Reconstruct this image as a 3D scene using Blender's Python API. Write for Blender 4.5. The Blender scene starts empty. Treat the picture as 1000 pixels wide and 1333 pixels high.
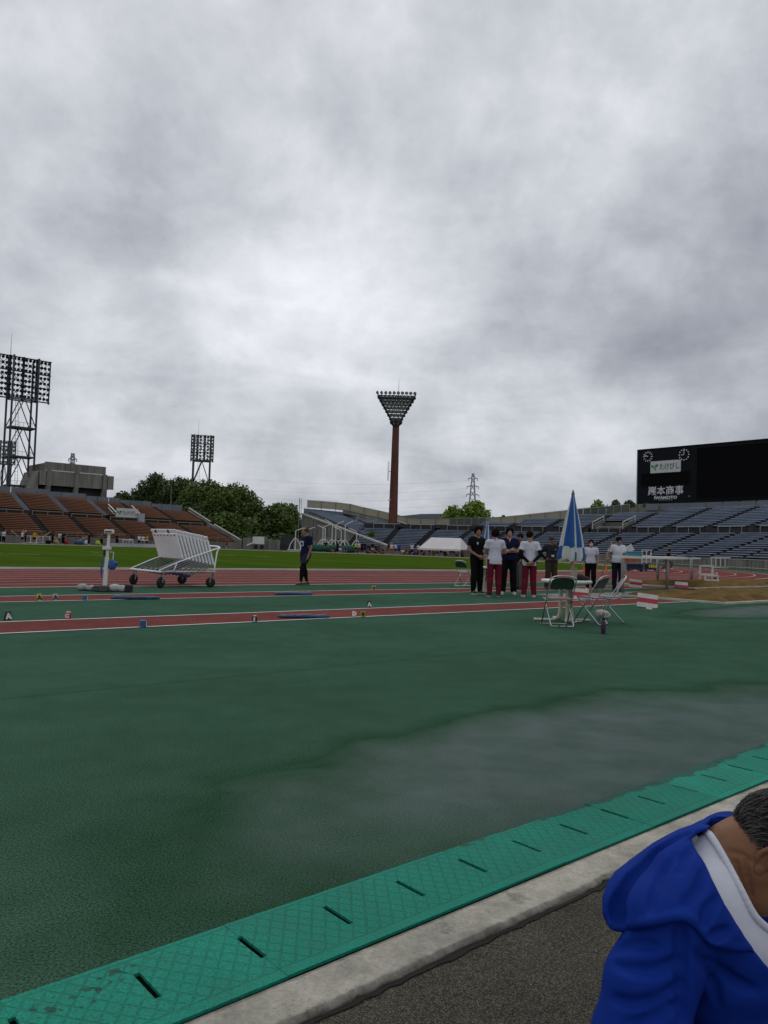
import bpy, math, random
import numpy as np
from mathutils import Vector, Matrix
random.seed(7); rng = np.random.default_rng(7)
SC = bpy.context.scene
COL = SC.collection
# ---------------------------------------------------------------- camera, sky, sun, exposure
CAM_H = 1.2
PITCH = math.radians(2.548); ROLL = math.radians(1.85); FPX = 1000.0
cam_d = bpy.data.cameras.new('camera'); cam = bpy.data.objects.new('camera', cam_d); COL.objects.link(cam)
cam_d.sensor_fit = 'VERTICAL'; cam_d.sensor_height = 24.0; cam_d.lens = FPX / 1333 * 24.0
cam_d.clip_start = 0.05; cam_d.clip_end = 8000
_F = Vector((0, math.cos(PITCH), math.sin(PITCH))); _U0 = Vector((0, -math.sin(PITCH), math.cos(PITCH))); _R0 = Vector((1, 0, 0))
_R = _R0 * math.cos(ROLL) + _U0 * math.sin(ROLL); _U = -_R0 * math.sin(ROLL) + _U0 * math.cos(ROLL)
cam.matrix_world = Matrix(((_R.x, _U.x, -_F.x, 0), (_R.y, _U.y, -_F.y, 0), (_R.z, _U.z, -_F.z, CAM_H), (0, 0, 0, 1)))
SC.camera = cam
SC.view_settings.view_transform = 'Standard'; SC.view_settings.look = 'None'
SC.view_settings.gamma = 1.0; SC.view_settings.exposure = 0.0
SC.view_settings.use_curve_mapping = False
SC.render.engine = 'CYCLES'
SC.cycles.use_denoising = True
SC.cycles.max_bounces = 6
SC.cycles.transparent_max_bounces = 6

def ray(px, py):
    return (_F * FPX + _R * (px - 500) + _U * (666.5 - py)).normalized()
def gp(px, py, z=0.0):
    d = ray(px, py); t = (z - CAM_H) / d.z
    return Vector((d.x * t, d.y * t, z))
def at(px, py, Y):
    d = ray(px, py); t = Y / d.y
    return Vector((d.x * t, Y, CAM_H + d.z * t))

# stadium axes: s along the home straight, n across it
TH = math.radians(41); CE, SE = math.cos(TH), math.sin(TH)
def W(s, n, z=0.0):
    return Vector((s * CE - n * SE, s * SE + n * CE, z))
def SN(v):
    return (v.x * CE + v.y * SE, -v.x * SE + v.y * CE)
BC = (37.0, 64.8)           # centre of the bend
def on_n(px, n, z=0.0):     # point of the line n = const in the direction of a column of the picture
    t = (px - 500) / 1000.0
    y = n / (CE - t * SE)
    return Vector((t * y, y, z))
def on_bend(px, R, z=0.0):
    t = (px - 500) / 1000.0
    a, b = t * CE + SE, -t * SE + CE
    A = a * a + b * b; B = -2 * (a * BC[0] + b * BC[1]); Cc = BC[0] ** 2 + BC[1] ** 2 - R * R
    y = (-B + math.sqrt(B * B - 4 * A * Cc)) / (2 * A)
    return Vector((t * y, y, z))
def z_of(p, px, py):        # height over p's ground distance that shows at the pixel's row
    d = ray(px, py); return CAM_H + d.z * (p.y / d.y)

SUN_EL, SUN_AZ = math.radians(52), math.radians(-12)     # azimuth from +Y towards +X
sun_d = bpy.data.lights.new('sun', 'SUN'); sun = bpy.data.objects.new('sun', sun_d); COL.objects.link(sun)
sun_d.energy = 0.5; sun_d.angle = math.radians(35); sun_d.color = (1.0, 0.96, 0.9)
_sd = Vector((math.sin(SUN_AZ) * math.cos(SUN_EL), math.cos(SUN_AZ) * math.cos(SUN_EL), math.sin(SUN_EL)))
sun.rotation_euler = (-_sd).to_track_quat('-Z', 'Y').to_euler(); sun.location = (0, 0, 60)

world = bpy.data.worlds.new('World'); SC.world = world; world.use_nodes = True
def build_world():
    nt = world.node_tree; N = nt.nodes; L = nt.links; N.clear()
    out = N.new('ShaderNodeOutputWorld'); bg = N.new('ShaderNodeBackground'); L.new(bg.outputs[0], out.inputs[0])
    bg.inputs['Strength'].default_value = 0.1
    sky = N.new('ShaderNodeTexSky'); sky.sky_type = 'NISHITA'; sky.sun_disc = False
    sky.sun_elevation = SUN_EL; sky.sun_rotation = SUN_AZ
    tc = N.new('ShaderNodeTexCoord'); nrm = N.new('ShaderNodeVectorMath'); nrm.operation = 'NORMALIZE'
    L.new(tc.outputs['Generated'], nrm.inputs[0]); D = nrm.outputs[0]
    def math_(op, a, b=None, c=None, clamp=False):
        m = N.new('ShaderNodeMath'); m.operation = op; m.use_clamp = clamp
        for i, x in enumerate((a, b, c)):
            if x is None: continue
            if isinstance(x, (int, float)): m.inputs[i].default_value = x
            else: L.new(x, m.inputs[i])
        return m.outputs[0]
    sep = N.new('ShaderNodeSeparateXYZ'); L.new(D, sep.inputs[0])
    zz = math_('ADD', math_('ABSOLUTE', sep.outputs[2]), 0.62)
    cb = N.new('ShaderNodeCombineXYZ')
    L.new(math_('DIVIDE', sep.outputs[0], zz), cb.inputs[0]); L.new(math_('DIVIDE', sep.outputs[1], zz), cb.inputs[1])
    def noise(vec, scale, det, rough, dist=0.0, off=(0, 0, 0)):
        mp = N.new('ShaderNodeMapping'); L.new(vec, mp.inputs[0]); mp.inputs['Location'].default_value = off
        n = N.new('ShaderNodeTexNoise'); n.inputs['Scale'].default_value = scale; n.inputs['Detail'].default_value = det
        n.inputs['Roughness'].default_value = rough; n.inputs['Distortion'].default_value = dist
        L.new(mp.outputs[0], n.inputs['Vector']); return n.outputs[0]
    P = cb.outputs[0]
    n1 = noise(P, 2.3, 10, 0.55, 0.15, (3.1, 1.7, 0))
    n2 = noise(P, 6.5, 10, 0.6, 0.2, (0.4, 5.2, 0))
    n3 = noise(D, 4.2, 10, 0.6, 0.2, (1.0, 2.0, 4.0))
    n4 = noise(D, 9.5, 10, 0.6, 0.15, (2.2, 0.3, 1.1))
    wob = noise(D, 4.0, 8, 0.55, 0.4, (7, 2, 1))
    v = math_('ADD', math_('MULTIPLY', math_('SUBTRACT', n1, 0.5), 0.55), math_('MULTIPLY', math_('SUBTRACT', n2, 0.5), 0.42))
    v = math_('ADD', v, math_('MULTIPLY', math_('SUBTRACT', n3, 0.5), 0.40))
    v = math_('ADD', v, math_('MULTIPLY', math_('SUBTRACT', n4, 0.5), 0.30))
    st = N.new('ShaderNodeMapping'); st.inputs['Scale'].default_value = (1.0, 1.0, 4.5); L.new(D, st.inputs[0])
    n5 = noise(st.outputs[0], 3.4, 10, 0.6, 0.5, (4, 1, 2))
    low_ = math_('SUBTRACT', 1.0, math_('MULTIPLY', math_('ABSOLUTE', sep.outputs[2]), 2.0), None, True)
    v = math_('ADD', v, math_('MULTIPLY', math_('MULTIPLY', math_('SUBTRACT', n5, 0.5), 0.62), low_))
    # broad light and dark cloud masses
    for px, py, w, amp in BLOBS:
        d = ray(px, py)
        dp = N.new('ShaderNodeVectorMath'); dp.operation = 'DOT_PRODUCT'; L.new(D, dp.inputs[0]); dp.inputs[1].default_value = d
        ang = math_('ARCCOSINE', math_('MINIMUM', dp.outputs['Value'], 0.99999))
        ang = math_('MULTIPLY', ang, math_('ADD', math_('MULTIPLY', wob, 1.5), 0.25))
        g = math_('POWER', 2.718, math_('MULTIPLY', math_('POWER', math_('DIVIDE', ang, math.radians(w)), 2.0), -1.0))
        v = math_('ADD', v, math_('MULTIPLY', g, amp))
    # the layer is thinner overhead than along the horizon
    el = math_('SMOOTH_MIN', math_('ABSOLUTE', sep.outputs[2]), 0.5, 0.15)
    v = math_('ADD', math_('ADD', v, math_('MULTIPLY', el, 0.36)), 0.485)
    rmp = N.new('ShaderNodeValToRGB'); L.new(v, rmp.inputs[0])
    e = rmp.color_ramp.elements
    e[0].position = 0.16; e[0].color = (0.205, 0.222, 0.26, 1)
    e[1].position = 0.88; e[1].color = (0.79, 0.815, 0.855, 1)
    m = e.new(0.42); m.color = (0.35, 0.368, 0.41, 1)
    m = e.new(0.63); m.color = (0.535, 0.555, 0.595, 1)
    sc_ = N.new('ShaderNodeVectorMath'); sc_.operation = 'SCALE'; L.new(rmp.outputs[0], sc_.inputs[0]); sc_.inputs['Scale'].default_value = 10.0 * SKY_GAIN
    mix = N.new('ShaderNodeMix'); mix.data_type = 'RGBA'; mix.inputs[0].default_value = 0.97
    L.new(sky.outputs[0], mix.inputs[6]); L.new(sc_.outputs[0], mix.inputs[7])
    L.new(mix.outputs[2], bg.inputs['Color'])
SKY_GAIN = 1.14
BLOBS = [(420, 350, 9, .13), (60, 180, 7, .10), (640, 160, 10, .10), (200, 225, 6, -.10), (610, 280, 5, -.11), (960, 300, 8, -.10),
         (650, 410, 8, -.10), (870, 120, 12, -.06), (90, 430, 5, .16), (60, 480, 5, -.08), (150, 30, 9, -.05), (940, 400, 7, -.12), (560, 60, 9, -.05), (330, 560, 8, .05),
         (700, 600, 9, .06), (60, 340, 5, -.1)]
build_world()

# ---------------------------------------------------------------- materials
MATS = {}
def mat(name, col, rough=0.7, var=0.12, scale=6.0, bump=0.0, bscale=60.0, metal=0.0, spec=0.4, coord='Object', det=5):
    if name in MATS: return MATS[name]
    m = bpy.data.materials.new(name); m.use_nodes = True; nt = m.node_tree; N = nt.nodes; L = nt.links
    b = N['Principled BSDF']; b.inputs['Roughness'].default_value = rough; b.inputs['Metallic'].default_value = metal
    b.inputs['Specular IOR Level'].default_value = spec
    tc = N.new('ShaderNodeTexCoord')
    if var > 0:
        n = N.new('ShaderNodeTexNoise'); n.inputs['Scale'].default_value = scale; n.inputs['Detail'].default_value = det
        L.new(tc.outputs[coord], n.inputs['Vector'])
        r = N.new('ShaderNodeMapRange'); r.inputs['From Min'].default_value = 0.3; r.inputs['From Max'].default_value = 0.7
        r.inputs['To Min'].default_value = 1 - var; r.inputs['To Max'].default_value = 1 + var
        L.new(n.outputs[0], r.inputs[0])
        s = N.new('ShaderNodeVectorMath'); s.operation = 'SCALE'; s.inputs[0].default_value = col; L.new(r.outputs[0], s.inputs['Scale'])
        L.new(s.outputs[0], b.inputs['Base Color'])
    else:
        b.inputs['Base Color'].default_value = (*col, 1)
    if bump > 0:
        n2 = N.new('ShaderNodeTexNoise'); n2.inputs['Scale'].default_value = bscale; n2.inputs['Detail'].default_value = 4
        L.new(tc.outputs[coord], n2.inputs['Vector'])
        bp = N.new('ShaderNodeBump'); bp.inputs['Strength'].default_value = bump; bp.inputs['Distance'].default_value = 0.01
        L.new(n2.outputs[0], bp.inputs['Height']); L.new(bp.outputs[0], b.inputs['Normal'])
    MATS[name] = m
    return m

# ---------------------------------------------------------------- mesh helpers
class MB:
    def __init__(self): self.v = []; self.f = []; self.m = []
    def _add(self, vs, fs, mi=0):
        o = len(self.v); self.v.extend([tuple(x) for x in vs]); self.f.extend([tuple(i + o for i in f) for f in fs]); self.m.extend([mi] * len(fs)); return self
    def box(self, c, s, rz=0.0, mi=0, rot=None):
        hx, hy, hz = s[0] / 2, s[1] / 2, s[2] / 2
        M = rot if rot is not None else Matrix.Rotation(rz, 3, 'Z'); c = Vector(c)
        vs = [c + M @ Vector((x * hx, y * hy, z * hz)) for x in (-1, 1) for y in (-1, 1) for z in (-1, 1)]
        return self._add(vs, [(0, 1, 3, 2), (4, 6, 7, 5), (0, 4, 5, 1), (2, 3, 7, 6), (0, 2, 6, 4), (1, 5, 7, 3)], mi)
    def bevbox(self, c, s, b, rz=0.0, mi=0):          # a box with chamfered vertical and top edges
        hx, hy, hz = s[0] / 2, s[1] / 2, s[2] / 2; M = Matrix.Rotation(rz, 3, 'Z'); c = Vector(c)
        def ring(k, z): return [c + M @ Vector((x, y, z)) for x, y in ((-hx + k, -hy), (hx - k, -hy), (hx, -hy + k), (hx, hy - k), (hx - k, hy), (-hx + k, hy), (-hx, hy - k), (-hx, -hy + k))]
        def ring2(z, i): return [c + M @ Vector((x, y, z)) for x, y in ((-hx + b + i, -hy + i), (hx - b - i, -hy + i), (hx - i, -hy + b + i), (hx - i, hy - b - i), (hx - b - i, hy - i), (-hx + b + i, hy - i), (-hx + i, hy - b - i), (-hx + i, -hy + b + i))]
        rings = [ring2(-hz, b * .6), ring2(-hz + b * .6, 0), ring2(hz - b * .6, 0), ring2(hz, b * .6)]
        vs = sum(rings, []); fs = []
        for k in range(3):
            for i in range(8): fs.append((k * 8 + i, k * 8 + (i + 1) % 8, k * 8 + 8 + (i + 1) % 8, k * 8 + 8 + i))
        fs.append(tuple(range(7, -1, -1))); fs.append(tuple(range(24, 32)))
        return self._add(vs, fs, mi)
    def path(self, pts, r, seg=8, closed=False, mi=0, caps=True):
        pts = [Vector(p) for p in pts]; n = len(pts)
        rs = r if isinstance(r, (list, tuple)) else [r] * n
        vs = []; fs = []; up = None
        for i, p in enumerate(pts):
            if closed: t = pts[(i + 1) % n] - pts[i - 1]
            else: t = pts[min(i + 1, n - 1)] - pts[max(i - 1, 0)]
            if t.length < 1e-9: t = Vector((0, 0, 1))
            t.normalize()
            if up is None:
                a = Vector((0, 0, 1)) if abs(t.z) < 0.9 else Vector((1, 0, 0)); up = (a - t * a.dot(t)).normalized()
            else:
                up = up - t * up.dot(t)
                up = up.normalized() if up.length > 1e-6 else t.orthogonal().normalized()
            bn = t.cross(up)
            for k in range(seg):
                a = 2 * math.pi * (k + .5) / seg; vs.append(p + (up * math.cos(a) + bn * math.sin(a)) * rs[i])
        m = n if closed else n - 1
        for i in range(m):
            j = (i + 1) % n
            for k in range(seg): fs.append((i * seg + k, i * seg + (k + 1) % seg, j * seg + (k + 1) % seg, j * seg + k))
        if caps and not closed:
            fs.append(tuple(range(seg - 1, -1, -1))); fs.append(tuple((n - 1) * seg + k for k in range(seg)))
        return self._add(vs, fs, mi)
    def bar(self, p, q, r, seg=6, mi=0, r2=None): return self.path([p, q], [r, r if r2 is None else r2], seg, mi=mi)
    def lathe(self, prof, c=(0, 0, 0), seg=16, mi=0, M=None):
        c = Vector(c); vs = []; fs = []; n = len(prof)
        for r, z in prof:
            for k in range(seg):
                a = 2 * math.pi * k / seg; q = Vector((r * math.cos(a), r * math.sin(a), z)); vs.append(c + (M @ q if M is not None else q))
        for i in range(n - 1):
            for k in range(seg): fs.append((i * seg + k, i * seg + (k + 1) % seg, (i + 1) * seg + (k + 1) % seg, (i + 1) * seg + k))
        fs.append(tuple(range(seg - 1, -1, -1))); fs.append(tuple((n - 1) * seg + k for k in range(seg)))
        return self._add(vs, fs, mi)
    def quad(self, pts, mi=0): return self._add(pts, [tuple(range(len(pts)))], mi)
    def prism(self, poly, vec, mi=0):
        n = len(poly); vec = Vector(vec); poly = [Vector(p) for p in poly]
        vs = poly + [p + vec for p in poly]
        fs = [tuple(range(n - 1, -1, -1)), tuple(range(n, 2 * n))] + [(i, (i + 1) % n, n + (i + 1) % n, n + i) for i in range(n)]
        return self._add(vs, fs, mi)
    def ell(self, c, r, seg=10, rings=6, M=None, mi=0):
        prof = []
        c = Vector(c); vs = []; fs = []
        for i in range(rings + 1):
            a = math.pi * i / rings
            for k in range(seg):
                b = 2 * math.pi * k / seg
                q = Vector((r[0] * math.sin(a) * math.cos(b), r[1] * math.sin(a) * math.sin(b), -r[2] * math.cos(a)))
                vs.append(c + (M @ q if M is not None else q))
        for i in range(rings):
            for k in range(seg): fs.append((i * seg + k, i * seg + (k + 1) % seg, (i + 1) * seg + (k + 1) % seg, (i + 1) * seg + k))
        return self._add(vs, fs, mi)
    def mesh(self, name, mats, smooth=False):
        me = bpy.data.meshes.new(name); me.from_pydata(self.v, [], self.f)
        for m in (mats if isinstance(mats, (list, tuple)) else [mats]): me.materials.append(m)
        if self.m and max(self.m) > 0: me.polygons.foreach_set('material_index', self.m)
        if smooth: me.polygons.foreach_set('use_smooth', [True] * len(me.polygons))
        me.validate(); me.update(); return me
    def build(self, name, mats, parent=None, smooth=False, **kw):
        return link(name, self.mesh(name, mats, smooth), parent, **kw)
def link(name, me, parent=None, loc=None, rz=0.0, **props):
    o = bpy.data.objects.new(name, me); COL.objects.link(o)
    if parent is not None: o.parent = parent
    if loc is not None: o.location = loc
    if rz: o.rotation_euler = (0, 0, rz)
    for k, v in props.items(): o[k] = v
    return o
def thing(name, label, cat, loc=(0, 0, 0), rz=0.0, group=None):
    o = bpy.data.objects.new(name, None); COL.objects.link(o); o.location = loc; o.rotation_euler = (0, 0, rz)
    o.empty_display_size = 0.1
    return tag(o, label, cat, group)
def tag(o, label, cat, group=None):
    o['label'] = label; o['category'] = cat
    if group: o['group'] = group
    return o
KIDS = {}
def copy_tree(o, parent=None):
    c = o.copy(); COL.objects.link(c); c.parent = parent
    for ch in list(o.children): copy_tree(ch, c)
    return c
def copy_thing(root, loc, rz=None, label=None):
    c = copy_tree(root); c.location = loc
    if rz is not None: c.rotation_euler = (0, 0, rz)
    if label: c['label'] = label
    return c
def struct(name, mb, m, smooth=False): return mb.build(name, m, None, smooth, kind='structure')
def arc(c, r, a0, a1, n): return [(c[0] + r * math.cos(a0 + (a1 - a0) * i / n), c[1] + r * math.sin(a0 + (a1 - a0) * i / n)) for i in range(n + 1)]
def curve_pts(pts, n=6):    # Catmull-Rom through the points
    P = [Vector(p) for p in pts]; P = [P[0] * 2 - P[1]] + P + [P[-1] * 2 - P[-2]]; out = []
    for i in range(1, len(P) - 2):
        for k in range(n):
            t = k / n; a, b, c, d = P[i - 1], P[i], P[i + 1], P[i + 2]
            out.append(.5 * ((2 * b) + (c - a) * t + (2 * a - 5 * b + 4 * c - d) * t * t + (-a + 3 * b - 3 * c + d) * t ** 3))
    out.append(P[-2].copy()); return out
def text_mesh(body, size, m, extrude=0.0, align='CENTER', offset=0.0):
    c = bpy.data.curves.new('lettering', 'FONT'); c.body = body; c.size = size; c.extrude = extrude; c.align_x = align; c.align_y = 'CENTER'
    c.resolution_u = 2; c.offset = offset
    o = bpy.data.objects.new('lettering', c); COL.objects.link(o)
    dg = bpy.context.evaluated_depsgraph_get(); me = bpy.data.meshes.new_from_object(o.evaluated_get(dg))
    bpy.data.objects.remove(o); bpy.data.curves.remove(c)
    me.materials.clear(); me.materials.append(m); return me
def text_part(name, body, size, m, parent, M, extrude=0.003, offset=0.0, stretch=(1, 1)):
    me = text_mesh(body, size, m, extrude, offset=offset)
    o = link(name, me, parent); o.matrix_local = M @ Matrix.Diagonal((stretch[0], stretch[1], 1, 1)); return o
def frame_mat(o, x, y):     # 4x4 with the text plane spanned by x (reading direction) and y (up)
    x = Vector(x).normalized(); y = Vector(y); y = (y - x * y.dot(x)).normalized(); z = x.cross(y); o = Vector(o)
    return Matrix(((x.x, y.x, z.x, o.x), (x.y, y.y, z.y, o.y), (x.z, y.z, z.z, o.z), (0, 0, 0, 1)))

# ---------------------------------------------------------------- signed-distance modelling (for bodies and cloth)
class SDF:
    def __init__(self, lo, hi, h):
        self.lo = np.array(lo, float); self.h = h
        self.n = np.ceil((np.array(hi, float) - self.lo) / h).astype(int) + 1
        self.ax = [self.lo[i] + h * np.arange(self.n[i]) for i in range(3)]
        self.V = np.full(tuple(self.n), 1.0, np.float32)
    def _sl(self, lo, hi, mg):
        s = []
        for i in range(3):
            a = max(0, int((lo[i] - mg - self.lo[i]) / self.h)); b = min(self.n[i], int((hi[i] + mg - self.lo[i]) / self.h) + 2)
            if b <= a: return None
            s.append(slice(a, b))
        return tuple(s)
    def _P(self, s):
        return (self.ax[0][s[0]][:, None, None].astype(np.float32), self.ax[1][s[1]][None, :, None].astype(np.float32), self.ax[2][s[2]][None, None, :].astype(np.float32))
    def _join(self, s, d, k):
        v = self.V[s]
        if k > 0:
            h = np.clip(0.5 + 0.5 * (v - d) / k, 0, 1); self.V[s] = v * (1 - h) + d * h - k * h * (1 - h)
        else: self.V[s] = np.minimum(v, d)
    def cap(self, a, b, ra, rb=None, k=0.02):
        rb = ra if rb is None else rb; a = np.array(a, float); b = np.array(b, float); R = max(ra, rb)
        s = self._sl(np.minimum(a, b) - R, np.maximum(a, b) + R, k + 3 * self.h)
        if s is None: return self
        X, Y, Z = self._P(s); ab = b - a; L2 = max(float(ab @ ab), 1e-12)
        t = np.clip(((X - a[0]) * ab[0] + (Y - a[1]) * ab[1] + (Z - a[2]) * ab[2]) / L2, 0, 1)
        d = np.sqrt((X - a[0] - t * ab[0]) ** 2 + (Y - a[1] - t * ab[1]) ** 2 + (Z - a[2] - t * ab[2]) ** 2) - (ra + (rb - ra) * t)
        self._join(s, d, k); return self
    def chain(self, pts, rs, k=0.02):
        for i in range(len(pts) - 1): self.cap(pts[i], pts[i + 1], rs[i], rs[i + 1], k)
        return self
    def ell(self, c, r, M=None, k=0.02):
        d, s = self._ell(c, r, M, k)
        if s is not None: self._join(s, d, k)
        return self
    def _ell(self, c, r, M, k):
        c = np.array(c, float); R = max(r); s = self._sl(c - R, c + R, k + 3 * self.h)
        if s is None: return None, None
        X, Y, Z = self._P(s); X = X - c[0]; Y = Y - c[1]; Z = Z - c[2]
        if M is not None:
            M = np.array(M); X, Y, Z = (M[0, 0] * X + M[1, 0] * Y + M[2, 0] * Z, M[0, 1] * X + M[1, 1] * Y + M[2, 1] * Z, M[0, 2] * X + M[1, 2] * Y + M[2, 2] * Z)
        k0 = np.sqrt((X / r[0]) ** 2 + (Y / r[1]) ** 2 + (Z / r[2]) ** 2); k1 = np.sqrt((X / r[0] ** 2) ** 2 + (Y / r[1] ** 2) ** 2 + (Z / r[2] ** 2) ** 2)
        return (k0 * (k0 - 1) / np.maximum(k1, 1e-6)).astype(np.float32), s
    def carve(self, c, r, M=None, k=0.01):
        d, s = self._ell(c, r, M, k)
        if s is None: return self
        v = self.V[s]; d = -d
        h = np.clip(0.5 - 0.5 * (v - d) / k, 0, 1); self.V[s] = v * (1 - h) + d * h + k * h * (1 - h); return self
    def grid(self): return self._P((slice(None),) * 3)
    def cut(self, p, n):
        X, Y, Z = self.grid(); d = (X - p[0]) * n[0] + (Y - p[1]) * n[1] + (Z - p[2]) * n[2]
        self.V = np.maximum(self.V, d.astype(np.float32)); return self
    def offset(self, fn): X, Y, Z = self.grid(); self.V = (self.V + fn(X, Y, Z)).astype(np.float32); return self
    def value(self, p):
        q = (np.array(p) - self.lo) / self.h; i = np.floor(q).astype(int)
        if (i < 0).any() or (i >= self.n - 1).any(): return 1.0
        f = q - i; v = self.V[i[0]:i[0] + 2, i[1]:i[1] + 2, i[2]:i[2] + 2]
        v = v[0] * (1 - f[0]) + v[1] * f[0]; v = v[0] * (1 - f[1]) + v[1] * f[1]; return float(v[0] * (1 - f[2]) + v[1] * f[2])
    def hit(self, px, py, t0=0.6, t1=3.5):     # first surface point seen along a direction
        d = ray(px, py); o = Vector((0, 0, CAM_H)); t = t0
        while t < t1:
            if self.value(o + d * t) < 0: return o + d * t
            t += self.h * 0.5
        return None
    def carve_chain(self, pts, rs, k=.004):
        for a, b, ra, rb in zip(pts, pts[1:], rs, rs[1:]):
            a = np.array(a, float); b = np.array(b, float); R = max(ra, rb); s = self._sl(np.minimum(a, b) - R, np.maximum(a, b) + R, k + 3 * self.h)
            if s is None: continue
            X, Y, Z = self._P(s); ab = b - a; t = np.clip(((X - a[0]) * ab[0] + (Y - a[1]) * ab[1] + (Z - a[2]) * ab[2]) / max(float(ab @ ab), 1e-12), 0, 1)
            d = -(np.sqrt((X - a[0] - t * ab[0]) ** 2 + (Y - a[1] - t * ab[1]) ** 2 + (Z - a[2] - t * ab[2]) ** 2) - (ra + (rb - ra) * t)); v = self.V[s]
            h = np.clip(0.5 - 0.5 * (v - d) / k, 0, 1); self.V[s] = v * (1 - h) + d * h + k * h * (1 - h)
        return self
    def outline(self, poly):
        # metres to an outline swept through the solid: negative inside it
        X, Y, Z = self.grid(); Zc = Z - CAM_H; D = X * _F.x + Y * _F.y + Zc * _F.z
        px = 500 + FPX * (X * _R.x + Y * _R.y + Zc * _R.z) / D; py = 666.5 - FPX * (X * _U.x + Y * _U.y + Zc * _U.z) / D
        best = None; ins = np.zeros(px.shape, bool)
        for (ax, ay), (bx, by) in zip(poly, poly[1:] + poly[:1]):
            ex, ey = bx - ax, by - ay; t = np.clip(((px - ax) * ex + (py - ay) * ey) / (ex * ex + ey * ey + 1e-9), 0, 1)
            d = (px - ax - t * ex) ** 2 + (py - ay - t * ey) ** 2; best = d if best is None else np.minimum(best, d)
            ins ^= ((ay > py) != (by > py)) & (px < ex * (py - ay) / (ey if abs(ey) > 1e-9 else 1e-9) + ax)
        return (np.sqrt(best) * np.where(ins, -1, 1) * D / FPX).astype(np.float32)
    def smax(self, d, k):
        h = np.clip(0.5 - 0.5 * (self.V - d) / k, 0, 1); self.V = (self.V * (1 - h) + d * h + k * h * (1 - h)).astype(np.float32); return self
    def mesh(self, name, m, smooth=True):
        V = self.V; S = V < 0; n = V.shape
        c = np.zeros((n[0] - 1, n[1] - 1, n[2] - 1), np.int8)
        offs = [(i, j, k) for i in (0, 1) for j in (0, 1) for k in (0, 1)]
        for i, j, k in offs: c += S[i:n[0] - 1 + i, j:n[1] - 1 + j, k:n[2] - 1 + k]
        A = np.argwhere((c > 0) & (c < 8)); idx = np.full(c.shape, -1, np.int32); idx[tuple(A.T)] = np.arange(len(A))
        pos = np.zeros((len(A), 3)); cnt = np.zeros(len(A))
        for a in offs:
            for ax in range(3):
                if a[ax]: continue
                b = list(a); b[ax] = 1
                va = V[tuple((A + a).T)].astype(float); vb = V[tuple((A + b).T)].astype(float); x = (va < 0) != (vb < 0)
                den = np.where(np.abs(va - vb) < 1e-9, 1e-9, va - vb)
                t = np.where(x, va / den, 0); p = np.array(a, float)[None] + t[:, None] * (np.array(b) - np.array(a))[None]
                pos += np.where(x[:, None], p, 0); cnt += x
        vs = self.lo + (A + pos / np.maximum(cnt, 1)[:, None]) * self.h
        fs = []
        for ax in range(3):
            u, w = (ax + 1) % 3, (ax + 2) % 3
            sl0 = [slice(None)] * 3; sl1 = [slice(None)] * 3; sl0[ax] = slice(0, -1); sl1[ax] = slice(1, None)
            E = np.argwhere(S[tuple(sl0)] != S[tuple(sl1)])
            E = E[(E[:, u] > 0) & (E[:, w] > 0) & (E[:, u] < n[u] - 1) & (E[:, w] < n[w] - 1)]
            if not len(E): continue
            du = np.zeros(3, int); dw = np.zeros(3, int); du[u] = 1; dw[w] = 1
            q = np.stack([idx[tuple((E - du - dw).T)], idx[tuple((E - dw).T)], idx[tuple(E.T)], idx[tuple((E - du).T)]], 1)
            flip = ~S[tuple(E.T)]
            q[flip] = q[flip][:, ::-1]; fs.append(q)
        fs = np.concatenate(fs) if fs else np.zeros((0, 4), int)
        fs = fs[(fs >= 0).all(1)]
        me = bpy.data.meshes.new(name); me.from_pydata(vs.tolist(), [], fs.tolist())
        for mm in (m if isinstance(m, (list, tuple)) else [m]): me.materials.append(mm)
        if smooth: me.polygons.foreach_set('use_smooth', [True] * len(me.polygons))
        me.update(); return me
def fold_noise(seed, amp, freq, aniso=(1, 1, 1)):
    r = np.random.default_rng(seed); W_ = r.normal(size=(9, 3)) * np.array(aniso) * freq; ph = r.uniform(0, 6.28, 9); am = r.uniform(.4, 1, 9); am = am / am.sum()
    def fn(X, Y, Z):
        o = 0
        for i in range(9): o = o + am[i] * np.sin(W_[i, 0] * X + W_[i, 1] * Y + W_[i, 2] * Z + ph[i])
        return (amp * o).astype(np.float32)
    return fn
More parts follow.
